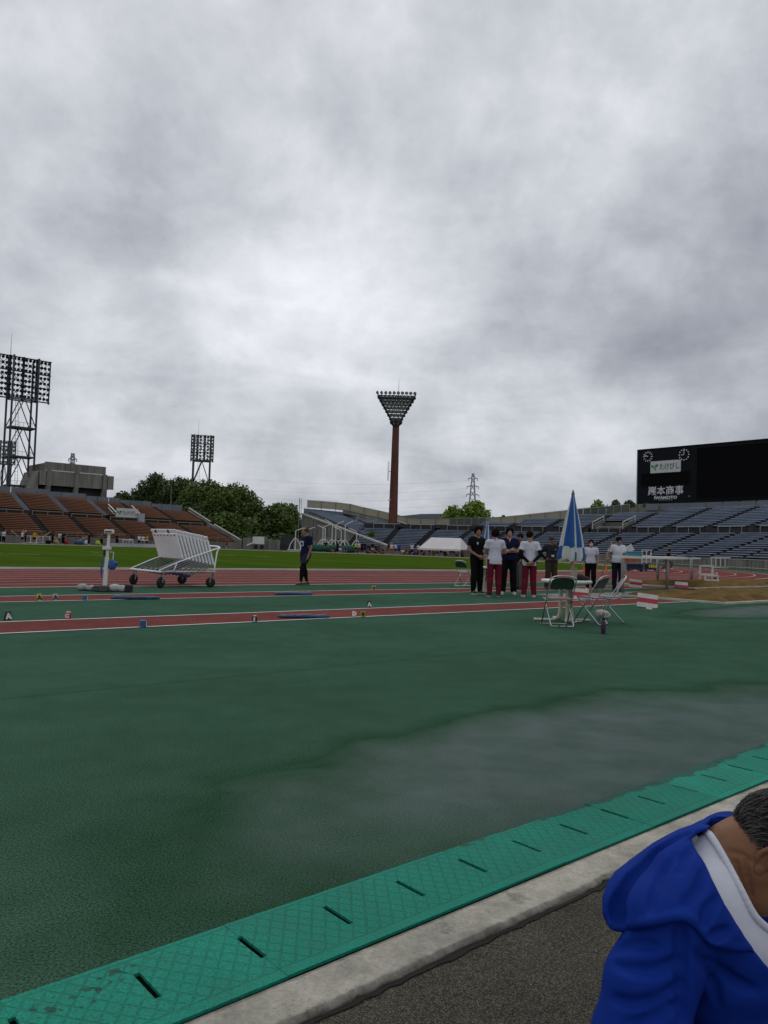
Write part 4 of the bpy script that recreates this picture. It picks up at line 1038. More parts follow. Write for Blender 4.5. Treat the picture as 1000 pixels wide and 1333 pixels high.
# ---------------------------------------------------------------- floodlight towers
def lamp_mesh(R, face_m):      # a floodlight bowl along +Y, glass to +Y
    b = MB(); M = Matrix.Rotation(math.radians(-90), 3, 'X')
    b.lathe([(R * .25, -R * 1.1), (R * .7, -R * .8), (R, 0), (R * 1.05, .02)], (0, 0, 0), 10, 0, M); b.lathe([(R * .93, .025), (R * .9, .05)], (0, 0, 0), 10, 1, M)
    b.bar((0, -R * .4, 0), (0, -R * .4, -R * 1.5), R * .14, 4)
    return b.mesh('lamp', [M_STEEL, face_m])
M_GLASS_D = mat('lamp_glass_dark', (.03, .032, .035), .25, 0)
M_GLASS_L = mat('lamp_glass_light', (.20, .225, .22), .2, .2, .5)
def lattice_tower(label, base, rz, hw, zb, zt, pw, cols, rows, lamp, leg_r, panels_x, taper=.0, mast=4.0, decks=4):
    t = thing('floodlight_tower', label, 'floodlight tower', base, rz, 'floodlight towers')
    dp = hw * .8
    def leg(sx, sy, z): k = 1 + taper * (1 - z / zb); return Vector((sx * hw * k, sy * dp * k, z))
    for sx in (-1, 1):
        for sy in (-1, 1):
            b = MB(); b.bar(leg(sx, sy, 0), leg(sx, sy, zt), leg_r, 5); b.build('leg', M_STEEL, t)
    for i in range(decks + 1):
        z = zb * (.18 + .82 * i / (decks)) if decks else zb
        b = MB()
        for (a, c) in (((-1, -1), (1, -1)), ((-1, 1), (1, 1)), ((-1, -1), (-1, 1)), ((1, -1), (1, 1))): b.bar(leg(*a, z), leg(*c, z), leg_r * .8, 4)
        b.build('girder', M_STEEL, t)
        if i < decks:
            z2 = zb * (.18 + .82 * (i + 1) / decks)
            for sy in (-1, 1):
                for s0 in (-1, 1):
                    b = MB(); b.bar(leg(s0, sy, z), leg(0, sy, z2) * 1 if True else None, leg_r * .55, 4); b.build('brace', M_STEEL, t)
            if mast > 0 and i > 0:
                b = MB(); bar_z = z + .9; b.bar(leg(-1, -1.1, bar_z), leg(1, -1.1, bar_z), .035, 4)
                for k in range(7): p = leg(-1 + k / 3, -1.1, z); b.bar(p, p + Vector((0, 0, .9)), .03, 4)
                b.box(Vector((0, 0, z)), (hw * 2, dp * 2, .08)); b.build('walkway', M_STEEL, t)
    b = MB()                                                     # ladder climbing the middle
    for s in (-.25, .25): b.bar((hw * .1 + s, 0, 0), (hw * .1 + s - hw * .5, 0, zb), .04, 4)
    for k in range(int(zb / .7)): f = k * .7 / zb; b.bar((hw * .1 - .25 - hw * .5 * f, 0, f * zb), (hw * .1 + .25 - hw * .5 * f, 0, f * zb), .03, 4)
    b.build('ladder', M_STEEL, t)
    ph = zt - zb
    for x in panels_x:
        b = MB(); b.bar((x, 0, zb - .3), (x, 0, zt + .2), leg_r * (1.25 if abs(x) < pw * .9 else .7), 5); b.build('panel_post', M_STEEL, t)
    for i in range(4):
        z = zb + ph * i / 3; b = MB(); b.box((0, -.1, z), (pw * 2, .25, .22)); b.box((0, -.7, z - .12), (pw * 2, .7, .06)); b.build('panel_beam', M_STEEL, t)
    for x0, x1 in zip(panels_x, panels_x[1:]):
        for i in range(3):
            z0, z1 = zb + ph * i / 3, zb + ph * (i + 1) / 3; b = MB(); b.bar((x0, .05, z0), (x1, .05, z1), leg_r * .35, 4); b.bar((x0, .05, z1), (x1, .05, z0), leg_r * .35, 4); b.build('panel_brace', M_STEEL, t, kind='stuff')
    for i in range(rows):
        for k in range(cols):
            x = -pw + pw * 2 * (k + .5) / cols; z = zb + ph * (i + .55) / rows
            o = link('lamp', lamp, t, loc=(x, -.45, z)); o.rotation_euler = (math.radians(-18), 0, math.pi + random.uniform(-.25, .25))
    b = MB(); b.bar((panels_x[1], 0, zt), (panels_x[1], 0, zt + mast), .06, 4, r2=.02); b.build('lightning_rod', M_STEEL, t)
    return t
# left tower
n0 = 158
c = on_n(21, n0); 
def ztw(px, py, p): return z_of(p, px, py)
zt = ztw(24, 466, c); zb = ztw(24, 520, c)
mpp = c.y / 1000
hw = 18.5 * mpp / 1.2; pw = 40 * mpp / 1.2
L_DARK = lamp_mesh(.30, M_GLASS_D); L_LIGHT = lamp_mesh(.48, M_GLASS_L)
lattice_tower('tall dark floodlight tower at the left end beside the concrete building', c, TH, hw, zb, zt, pw, 14, 8, L_DARK, .20, [-pw, -pw * .5, 0, pw * .5, pw], .02, 4.5)
# its smaller far neighbour, partly behind it
c2 = on_n(2, 290); z2t, z2b = ztw(2, 574, c2), ztw(2, 604, c2); m2 = c2.y / 1000
lattice_tower('distant grey floodlight rack seen low behind the tall left tower', c2, math.radians(20), 8 * m2, z2b, z2t, 13 * m2, 8, 6, lamp_mesh(.42, M_GLASS_L), .25, [-13 * m2, -5 * m2, 4 * m2, 13 * m2], 0, 0, 2)
# tower behind the trees
c3 = on_n(260, 205); m3 = c3.y / 1000; z3t, z3b = ztw(260, 567, c3), ztw(260, 600, c3)
lattice_tower('floodlight tower with pale lamp rack rising out of the dark trees', c3, math.radians(12), 10.5 * m3, z3b, z3t, 14 * m3, 6, 8, lamp_mesh(.37, M_GLASS_L), .28, [-14 * m3, -6 * m3, 3 * m3, 14 * m3], .02, 5, 3)
# red mast with the inverted triangle of lamps
c4 = on_bend(512.0, 66.5); m4 = c4.y / 1000
mst = thing('floodlight_mast', 'rust red floodlight mast with an inverted triangle of lamps on top', 'floodlight mast', (c4.x, c4.y, WALK_Z - .1), 0, 'floodlight towers')
zB = WALK_Z - .1; zc = ztw(515, 551, c4) - zB; zT = ztw(516, 513.5, c4) - zB
M_RUST = concrete('rust_red_steel', (.125, .045, .033), .3, .3, True)
b = MB(); b.lathe([(.82, 0), (.78, zc * .2), (.70, zc * .55), (.60, zc * .98), (.60, zc + .6)], (0, 0, 0), 14); b.build('shaft', M_RUST, mst)
for zz in (zc * .2, zc * .42, zc * .64, zc * .84):
    b = MB(); b.lathe([(.86 - .26 * zz / zc, zz - .06), (.86 - .26 * zz / zc, zz + .06)], (0, 0, 0), 14); b.build('shaft_collar', M_RUST, mst)
b = MB(); zz = zc * .545
for s in (-.3, .3): b.bar((-1.1 + s * .3, -.4 + s, zz - 1.6), (-1.1 + s * .3, -.4 + s, zz + 1.7), .05, 4)
for k in range(6): b.bar((-1.2, -.7, zz - 1.6 + k * .65), (-1.0, -.1, zz - 1.6 + k * .65), .04, 4)
b.bar((-.6, 0, zz), (-1.1, -.4, zz), .06, 4); b.build('ladder_cage', M_GALV, mst)
b = MB(); b.lathe([(.1, 0), (.22, .05), (.22, .3), (.05, .34)], (-.75, -.5, zc * .27), 8); b.build('small_lamp', M_WHITE, mst)
b = MB(); b.lathe([(.62, 0), (1.15, .5), (1.1, 1.1), (.7, 1.2)], (0, 0, zc - .5), 12); b.build('head_collar', M_BLACK, mst)
M_BLK_STEEL = mat('head_black_steel', (.018, .018, .02), .6, .1, 1)
tri_l, tri_r = -25.5 * m4, 24.5 * m4
rows8 = 9; hh = zT - zc; YD = 1.6
mst_lamp = lamp_mesh(.31, mat('lamp_glass_mast', (.12, .13, .125), .22, .2, .5))
def xw(f, side): return (tri_l if side < 0 else tri_r) * (.16 + .84 * f)
b = MB()
for sy in (-YD, YD * .7):
    for sd in (-1, 1): b.bar((xw(0, sd), sy * .4, zc), (xw(1, sd), sy, zT - .2), .11, 5)
b.build('head_frame', M_BLK_STEEL, mst)
for i in range(rows8):
    f = i / (rows8 - 1); z = zc + hh * f - .1; b = MB()
    for sy in (-YD, YD * .7): b.bar((xw(f, -1), sy * (.4 + .6 * f), z - .45), (xw(f, 1), sy * (.4 + .6 * f), z - .45), .10, 4)
    b.box((0, 0, z - .55), ((tri_r - tri_l) * (.16 + .84 * f), 1.2 * (.4 + .6 * f) + .5, .07)); b.build('head_beam', M_BLK_STEEL, mst)
    nl = 2 + i
    for k in range(nl):
        x = xw(f, -1) + (xw(f, 1) - xw(f, -1)) * (k + .5) / nl if i < rows8 - 1 else xw(f, -1) + (xw(f, 1) - xw(f, -1)) * (k + .1) / (nl - .6)
        o = link('lamp', mst_lamp, mst, loc=(x, -YD * (.4 + .6 * f) - .3, z))
        o.rotation_euler = (math.radians(-14 if i < 8 else 12), 0, math.pi + (.55 - 1.1 * (k + .5) / nl if i < 8 else 1.2 - 1.6 * (k + .5) / nl) * (1 if i != 8 else 1))
for i in range(8):
    f = i / 8; b = MB()
    for k in range(i + 2):
        x0 = xw(f, -1) + (xw(f, 1) - xw(f, -1)) * k / (i + 1); x1 = xw(f + .125, -1) + (xw(f + .125, 1) - xw(f + .125, -1)) * (k + .5) / (i + 2)
        b.bar((x0, -YD * (.4 + .6 * f), zc + hh * f - .5), (x1, -YD * (.4 + .6 * f), zc + hh * (f + .125) - .5), .07, 4)
    b.build('head_brace', M_BLK_STEEL, mst, kind='stuff')
b = MB(); b.bar((.3, 0, zT - .4), (.3, 0, zT + 2.9), .06, 4, r2=.02); b.build('lightning_rod', M_STEEL, mst)

# ---------------------------------------------------------------- pylons and power lines
def pylon(label, base, H, wb, arms):
    t = thing('power_pylon', label, 'pylon', base, 0, 'power pylons'); M_P = mat('pylon_grey', (.19, .20, .215), .6, .1, 1)
    def w(z): return wb * (1 - .86 * z / H)
    b = MB()
    for sx in (-1, 1):
        for sy in (-1, 1): b.bar((sx * wb, sy * wb, 0), (sx * w(H), sy * w(H), H), H * .0052, 4)
    b.build('leg_frame', M_P, t, kind='stuff')
    b = MB(); n = 11; zs = [H * (1 - (1 - i / n) ** 1.15) for i in range(n + 1)]
    for a, c in zip(zs, zs[1:]):
        for sy in (-1, 1):
            b.bar((-w(a), sy * w(a), a), (w(c), sy * w(c), c), H * .003, 4); b.bar((w(a), sy * w(a), a), (-w(c), sy * w(c), c), H * .003, 4)
    b.build('bracing', M_P, t, kind='stuff')
    for z, L_ in arms:
        b = MB()
        for s in (-1, 1):
            b.bar((0, 0, z + H * .028), (s * L_, 0, z), H * .0042, 4); b.bar((0, 0, z), (s * L_, 0, z), H * .0042, 4); b.bar((s * L_, 0, z), (s * L_, 0, z - H * .03), H * .005, 4)
        b.build('cross_arm', M_P, t)
    return t
pb = Vector((.1149 * 560, 560, 0)); pb = at(614, 690, 560); pb.z = 0
ph_ = z_of(pb, 614, 616)
pylon('grey power pylon behind the small bright trees', pb, ph_, 4.6, [(ph_ * (.93 - .105 * i), (3.4, 4.2, 4.6, 5.0, 5.3)[i]) for i in range(5)])
pc = at(95, 590, 420); pc.z = 0; phc = z_of(pc, 95, 590)
pylon('small pylon tip showing above the concrete building', pc, phc, 4.0, [(phc * .93, 2.2), (phc * .86, 2.6)])
for i in range(5):
    pz = ph_ * (.93 - .105 * i) - 1.6; a = pb + Vector((-4.5, 0, pz)); e = at(330 - 10 * i, 628 + i * 9, 640) if i else at(130, 604, 700)
    if i == 0: e = at(330, 624, 640)
    pts = [a + (e - a) * (k / 14) - Vector((0, 0, 14 * (k / 14) * (1 - k / 14))) for k in range(15)]
    tag(MB().path(pts, .05, 4).build('power_line', mat('wire_grey', (.30, .31, .33), .6, 0)), ('power line sagging left from the pylon, topmost of five', 'power line sagging left from the pylon, second from top', 'power line sagging left from the pylon, middle of five', 'power line sagging left from the pylon, fourth from top', 'power line sagging left from the pylon, lowest of five')[i], 'power line', 'power lines')
# far hill and a dark roofline behind the fence
hp = []
b = MB(); Yh = 900
prof = [(430, 689), (470, 684), (500, 677), (523, 671.5), (548, 669), (580, 668.6), (600, 670), (640, 675), (680, 681), (740, 686), (820, 690)]
top = [at(x, y, Yh) for x, y in prof]
for a, c in zip(top, top[1:]):
    g0, g1 = Vector((a.x, Yh - 160, -.05)), Vector((c.x, Yh - 160, -.05)); h0, h1 = Vector((a.x, Yh + 200, -.05)), Vector((c.x, Yh + 200, -.05))
    b.quad([g0, g1, c, a]); b.quad([a, c, h1, h0])
struct('hill', b, mat('far_hill', (.018, .03, .045), .95, .25, .02), True)

# ---------------------------------------------------------------- trees
def leaf_mat(name, a, c):
    g = NG(name); r = g.geo.outputs['Random Per Island']
    oi = g.N.new('ShaderNodeObjectInfo')
    col = g.mix(r, a, c); k = g.ramp(g.noise(.35, 3, .6), .3, .7, .72, 1.25)
    g.b.inputs['Transmission Weight'].default_value = 0
    return g.out(g.scale(col, k), .6, None, .25)
LEAF_D = leaf_mat('leaf_dark', (.024, .045, .009, 1), (.062, .095, .018, 1))
LEAF_M = leaf_mat('leaf_mid', (.045, .078, .012, 1), (.105, .15, .026, 1))
LEAF_B = leaf_mat('leaf_bright', (.085, .15, .014, 1), (.19, .27, .04, 1))
M_BARK = mat('bark', (.05, .04, .03), .9, .3, 3)
def leaf_cloud(lobes, n, size, seed, shell=.55):
    r = np.random.default_rng(seed); vol = np.array([l[3] * l[4] * l[5] for l in lobes]); k = r.choice(len(lobes), n, p=vol / vol.sum()); Lb = np.array(lobes)[k]
    d = r.normal(size=(n, 3)); d /= np.linalg.norm(d, axis=1)[:, None]
    rad = (shell + (1 - shell) * r.random(n) ** .6) * (1 + .16 * np.sin(d[:, 0] * 7 + k) * np.cos(d[:, 1] * 6 + d[:, 2] * 8 + k * 2) + .07 * r.normal(size=n))
    c = Lb[:, :3] + d * Lb[:, 3:] * rad[:, None]
    nrm = d + r.normal(size=(n, 3)) * .7; nrm /= np.linalg.norm(nrm, axis=1)[:, None]
    t = np.cross(nrm, r.normal(size=(n, 3))); t /= np.linalg.norm(t, axis=1)[:, None]; bb = np.cross(nrm, t)
    s = size * r.uniform(.6, 1.3, n)[:, None]
    v = np.stack([c - t * s - bb * s * .1, c + bb * s * .55, c + t * s, c - bb * s * .55 + nrm * s * .2], 1).reshape(-1, 3)
    return v, np.arange(n * 4).reshape(-1, 4)
def tree(name, label, base, H, R, seed, leaf, n, size, lobes=20, flat=1.0, bare=.25, group=None):
    t = thing(name, label, 'tree', base, 0, group); r = np.random.default_rng(seed); L_ = []
    hb = H * bare
    for i in range(lobes):
        a = 2.4 * i + r.uniform(-.4, .4); f = (i + .5) / lobes; rr = R * (.80 * math.sin(math.pi * min(1, .30 + .58 * f))) * r.uniform(.55, 1.0)
        z = hb + (H - hb) * (.18 + .70 * f); s = R * r.uniform(.30, .44) * (1 - .2 * f)
        L_.append((rr * math.cos(a), rr * math.sin(a) * flat, z, s, s, s * r.uniform(.7, .9)))
    L_.append((0, 0, H - R * .36, R * .38, R * .38, R * .36)); L_.append((0, 0, hb + (H - hb) * .45, R * .6, R * .6, (H - hb) * .4))
    v, f = leaf_cloud(L_, n, size, seed); me = bpy.data.meshes.new('crown'); me.from_pydata(v.tolist(), [], f.tolist()); me.materials.append(leaf); me.update()
    link('crown', me, t)
    b = MB(); rt = max(.12, H * .022)
    b.path([(0, 0, -.1), (.1, 0, hb * .5), (0, .05, hb), (.05, 0, H * .6), (0, 0, H * .85)], [rt * 1.5, rt, rt * .85, rt * .5, rt * .15], 7)
    for l in L_[:7]: b.path([(0, 0, hb * .8), (l[0] * .45, l[1] * .45, hb + (l[2] - hb) * .55), (l[0], l[1], l[2])], [rt * .55, rt * .35, rt * .1], 5)
    b.build('trunk', M_BARK, t, True)
    return t
def tree_px(name, label, px, top, Y, wpx, seed, leaf, n, size, group=None, **kw):
    p = at(px, top, Y); H = p.z + .1; return tree(name, label, (p.x, Y, -.05), H, wpx / 2 * 1.52 * Y / 1000, seed, leaf, n, size, group=group, **kw)
G = 'trees behind the stadium'
tree_px('broadleaf_tree', 'tall dark tree with ragged top at the left of the big tree clump', 203, 616, 172, 44, 1, LEAF_D, 7750, 0.37, G, bare=.15)
tree_px('broadleaf_tree', 'dark tree between the ragged top tree and the lamp tower', 236, 621, 168, 60, 2, LEAF_D, 10075, 0.37, G, bare=.1)
tree_px('broadleaf_tree', 'wide green tree right below the distant lamp tower', 270, 625, 164, 66, 3, LEAF_M, 11625, 0.36, G, bare=.1)
tree_px('broadleaf_tree', 'rounded green tree right of the lamp tower at the clump edge', 304, 630, 160, 62, 4, LEAF_M, 11625, 0.36, G, bare=.08)
tree_px('broadleaf_tree', 'lower dark tree at the right foot of the big clump', 325, 650, 158, 36, 5, LEAF_D, 6975, 0.35, G, bare=.05)
tree_px('broadleaf_tree', 'low dark tree filling the clump above the stand end wall', 262, 655, 158, 60, 6, LEAF_D, 9300, 0.36, G, bare=.05)
tree_px('broadleaf_tree', 'low green tree just above the raked end of the brown stand', 300, 668, 152, 54, 16, LEAF_M, 7750, 0.34, G, bare=.03)
tree_px('broadleaf_tree', 'dull green rounded tree standing alone in the stadium gap', 368, 655, 168, 52, 7, LEAF_M, 10075, 0.36, G, bare=.05)
tree_px('broadleaf_tree', 'small dark tree tucked left of the tree in the gap', 347, 668, 172, 34, 8, LEAF_D, 5425, 0.36, G, bare=.05)
tree_px('broadleaf_tree', 'low distant treetop between the concrete building and the tall dark tree', 160, 640, 190, 34, 9, LEAF_D, 5425, 0.39, G, bare=.2)
tree_px('broadleaf_tree', 'low dark treetop left of the ragged top tree', 182, 640, 188, 26, 10, LEAF_D, 4650, 0.39, G, bare=.2)
tree_px('bright_tree', 'bright green leafy tree beside the pylon, the larger of the two', 619, 652, 172, 40, 11, LEAF_B, 3600, .5, G, bare=.2)
tree_px('bright_tree', 'small bright green tree left of its larger twin above the fence', 590, 658, 172, 27, 12, LEAF_B, 2400, .48, G, bare=.2)
tree_px('bright_tree', 'sparse bright treetop above the dark fence panes', 779, 651, 150, 26, 13, LEAF_B, 900, .5, G, bare=.3)
tree_px('broadleaf_tree', 'dark treetop above the fence, leftmost of two beside the scoreboard', 801, 651, 150, 17, 14, LEAF_D, 3100, 0.35, G, bare=.3)
tree_px('broadleaf_tree', 'dark treetop above the fence right next to the scoreboard', 820, 651.5, 150, 22, 15, LEAF_D, 3410, 0.35, G, bare=.3)
tree_px('broadleaf_tree', 'faint low treetop above the beige fence near the bright trees', 655, 671, 190, 12, 17, LEAF_D, 1395, 0.39, G, bare=.3)
def shrub(label, p, R, seed, leaf, n, name='shrub'):
    t = thing(name, label, 'shrub', p); v, f = leaf_cloud([(0, 0, R * .7, R, R, R * .7), (R * .5, 0, R * .5, R * .6, R * .6, R * .5)], n, R * .22, seed, .4)
    me = bpy.data.meshes.new('foliage'); me.from_pydata(v.tolist(), [], f.tolist()); me.materials.append(leaf); me.update(); link('foliage', me, t)
    MB().bar((0, 0, -.1), (0, 0, R * .6), .06, 5).build('stem', M_BARK, t)
p = at(482.5, 697.5, 121); shrub('small green shrub growing at the foot of the raked concrete wall', (p.x, p.y, p.z - .1), .62, 31, LEAF_M, 500)
p = at(843, 661, 127.0); shrub('dark weeds growing on the ledge under the scoreboard', (p.x, p.y, p.z - .4), .8, 32, LEAF_D, 450)
for i, (px, Y, w, lb) in enumerate(((322, 146, 22, 'low rounded hedge bush behind the wall, leftmost in the gap'), (342, 148, 24, 'low bushy hedge behind the wall in the middle of the gap'), (365, 150, 24, 'low hedge bush behind the wall under the lone tree'), (383, 152, 20, 'low hedge bush beside the raked concrete end wall'))):
    p = at(px, 700, Y); shrub(lb, (p.x, Y, 0), w / 2 * Y / 1000 * 1.1, 41 + i, LEAF_M if i % 2 else LEAF_D, 1500, 'hedge_bush')
# low wall and gate leaves in the gap
gw = thing('gap_wall', 'low grey concrete wall closing the gap between the two stands', 'wall', W(S_END + .6, N_F + .2, 0), 0)
pa = W(S_END + .6, N_F + .2); pe = gate_f + gl(.25, -1, 0)
for i in range(9):
    f0, f1 = i / 9, (i + 1) / 9; a = (pe - pa) * f0; c = (pe - pa) * f1; d = (c - a); L_ = d.length; hgt = (1.9, 2.2, 1.7, 2.6, 1.8, 1.8, 2.4, 2.2, 2.0)[i]
    b = MB(); b.box((a + c) / 2 + Vector((0, 0, hgt / 2)), (L_ - .12, .3, hgt), math.atan2(d.y, d.x)); b.build('wall_panel', M_CONC_FAR if i not in (3, 7) else M_CONC_DARK, gw)
p = on_n(338, N_F - 4)
cart_ = thing('white_maintenance_trolley', 'small white tipped trolley standing before the low wall in the gap', 'trolley', p, .3)
MB().box((0, 0, 1.5), (1.6, 1.2, 1.2), .2).build('body', M_WHITE, cart_); MB().bar((-.6, 0, 1.2), (-1.9, 0, .6), .12, 5).build('arm', M_WHITE, cart_)
for x in (-.5, .5): MB().lathe([(.4, -.1), (.4, .1)], (x, -.6, .4), 10, 0, Matrix.Rotation(math.pi / 2, 3, 'X')).build('wheel', M_BLACK, cart_)
MB().box((0, 0, .7), (1.2, .9, .5)).build('chassis', M_GALV, cart_)
# ---------------------------------------------------------------- near furniture and equipment
M_CHROME = mat('chrome_tube', (.45, .46, .47), .22, .1, 3, metal=.9)
M_CREAM = mat('cream_enamel', (.46, .43, .34), .4, .12, 5)
M_TABLE = mat('table_white', (.58, .57, .53), .4, .06, 4)
M_VINYL_G = mat('vinyl_dark_green', (.020, .05, .036), .42, .15, 8)
M_VINYL_R = mat('vinyl_maroon', (.16, .032, .04), .42, .15, 8)
M_SEAT_R = mat('seat_dull_pink', (.24, .13, .135), .45, .15, 8)
M_CLOTH_B = mat('parasol_blue', (.014, .085, .28), .75, .12, 4, bump=.3, bscale=14)
M_CLOTH_W = mat('parasol_white', (.50, .52, .50), .75, .10, 4, bump=.3, bscale=14)
M_TAN = mat('tan_bottle', (.27, .22, .16), .5, .1, 6)
M_RUBBER = mat('black_rubber', (.012, .012, .012), .75, .2, 6)
M_REDSTRIPE = mat('stripe_red', (.42, .028, .05), .5, .1, 5)
M_BOARDW = mat('marker_board_white', (.56, .55, .52), .5, .12, 5)
M_SANDBAG = mat('blue_tarp', (.02, .055, .12), .45, .3, 6, bump=.6, bscale=12)
M_NAVYPAD = mat('hurdle_navy', (.012, .022, .10), .45, .1, 4)
M_HURDLE = mat('hurdle_white', (.78, .78, .78), .4, .08, 3)
M_RUSTW = mat('worn_white_steel', (.42, .38, .32), .55, .35, 9)
M_TUBE_G = mat('grey_tube', (.17, .18, .20), .35, .1, 3, metal=.4)
M_PURPLE = mat('purple_bottle', (.05, .022, .06), .35, .05, 5)
M_ORANGE = mat('cone_orange', (.60, .07, .025), .5, .1, 4)

# parasol table
TP = gp(741, 811); T0 = Vector((TP.x, TP.y + .25, 0))
def parasol(label, p, r, rz, base_z, z_tip, z_bot, half=.20, pole_r=.02, group='closed blue and white parasols'):
    t = thing('parasol', label, 'parasol', p, rz, group)
    b = MB(); b.bar((0, 0, .03), (0, 0, z_bot + .1), pole_r, 10); b.build('pole', M_GALV, t, True)
    b = MB(); b.lathe([(.0, 0), (.11, 0), (.11, .03), (.05, .06), (.03, .3), (.03, .31)], (0, 0, 0), 18); b.build('base', M_CREAM, t, True)
    n = 96; rows = 26; H = z_tip - z_bot; V = []; rr = np.random.default_rng(int(z_tip * 100))
    jit = rr.uniform(-1, 1, 8)
    for i in range(rows + 1):
        f = i / rows; w = half * (.08 + .92 * f ** .92) * (1 + .10 * math.sin(math.pi * f))
        if f > .95: w *= 1 - .12 * (f - .95) / .05
        ring = []
        for k in range(n):
            a = 2 * math.pi * k / n; g = (k % 12) / 12
            fold = 1 + (.16 * math.cos(a * 8 + .4) + .06 * math.sin(a * 3 + 1 + jit[0]) + .05 * math.sin(a * 16 + f * 3)) * min(1, f * 3) * (.6 + .5 * f)
            z = z_tip - H * f + (.02 * math.sin(a * 8) + .015 * math.sin(a * 3)) * f * f
            ring.append((w * fold * math.cos(a) + .006, w * fold * math.sin(a), z))
        V.append(ring)
    b = MB()
    for i in range(rows):
        for k in range(n):
            k2 = (k + 1) % n; f = i / rows; dg = (k + .5) * 360 / n; w0 = 0
            for sz, wh in ((34, 1), (66, 0), (14, 1), (40, 0), (40, 1), (50, 0), (30, 1), (46, 0), (40, 1)):
                w0 += sz
                if dg < w0: break
            m = wh if f < .80 else (wh if sz == 14 and f < .86 else 1 - wh)
            b.quad([V[i][k], V[i + 1][k], V[i + 1][k2], V[i][k2]], m)
    b.quad(V[rows][::-1], 1)
    cn = b.build('canopy', [M_CLOTH_B, M_CLOTH_W], t, True)
    MB().lathe([(.03, z_tip - .04), (.022, z_tip + .01), (.008, z_tip + .05)], (.006, 0, 0), 10).build('finial', M_GALV, t, True)
    b = MB()
    for k in range(8): a = math.pi / 4 * k; b.bar((half * .72 * math.cos(a), half * .72 * math.sin(a), z_bot + .03), (half * .8 * math.cos(a), half * .8 * math.sin(a), z_bot - .03), .008, 5)
    b.build('rib_tips', M_GALV, t, kind='stuff')
    return t
Yt = T0.y
zt_, zb_ = at(743, 641, Yt).z, at(745, 729, Yt).z
parasol('blue and white parasol folded shut above the white round table', (at(744.5, 740, Yt).x, Yt, 0), 1, math.radians(172), 0, zt_, zb_, .203)
p2 = gp(632.5, 771)
parasol('smaller closed blue and white parasol behind the two men at the left of the group', (p2.x, p2.y, 0), 1, math.radians(20), 0, at(631, 675, p2.y).z, at(631, 717, p2.y).z, .13)
def pipe_table(label, p, rz, w=.86):
    t = thing('table', label, 'table', p, rz, 'white round tables'); h = .72
    b = MB(); b.lathe([(0.0, h - .055), (w / 2 - .03, h - .055), (w / 2, h - .045), (w / 2 + .004, h - .02), (w / 2 - .008, h), (.03, h), (.03, h - .002)], (0, 0, 0), 40); b.build('table_top', M_TABLE, t, True)
    for x0, y0, dx, dy in ((-.13, -.05, -.42, .10), (-.02, -.10, -.10, -.30), (.06, .05, .40, .03), (-.05, .10, .0, .42)):
        pts = curve_pts([(x0, y0, h - .05), (x0, y0, .42), (x0 * 1.05, y0, .14), (x0 + dx * .18, y0 + dy * .18, .045), (x0 + dx * .5, y0 + dy * .5, .028), (x0 + dx, y0 + dy, .026)], 5)
        b = MB(); b.path(pts, .0225, 8); b.build('leg', M_CREAM, t, True)
    b = MB(); b.bar((-.13, -.05, .33), (.06, .05, .33), .018, 8); b.build('stretcher', M_CREAM, t, True)
    return t
pipe_table('white round table with cream pipe legs under the closed parasol, nearest of the two', T0, math.radians(5))
t2 = pipe_table('white table half hidden behind the two men, under the smaller parasol', (p2.x + .02, p2.y + .05, 0), .6, .78)
b = MB(); zt = .722; b.lathe([(.045, 0), (.05, .01), (.05, .17), (.04, .185), (.032, .19), (.03, .21)], (0, 0, 0), 16)
bt = thing('tan_thermos', 'tan cylindrical thermos standing on the white table beside the parasol pole', 'thermos', (at(747, 750, Yt).x, Yt - .05, zt)); b.build('body', M_TAN, bt, True)
MB().lathe([(.047, .165), (.047, .2), (.035, .215)], (0, 0, 0), 16).build('lid', mat('thermos_lid', (.20, .17, .13), .5, .1, 5), bt, True)
bg = SDF((-.16, -.1, -.02), (.16, .1, .16), .008).ell((-.03, 0, .05), (.10, .07, .06), k=.02).ell((.06, 0, .035), (.08, .07, .045), k=.03).ell((.0, .02, .02), (.12, .08, .03), k=.02)
bg.offset(fold_noise(4, .012, 30)); bg.cut((0, 0, 0), (0, 0, -1))
o = link('black_bag', bg.mesh('black_bag', M_BLACK), None, (at(756, 750, Yt).x, Yt - .02, zt)); tag(o, 'soft black bag slumped on the white table next to the tan thermos', 'bag')

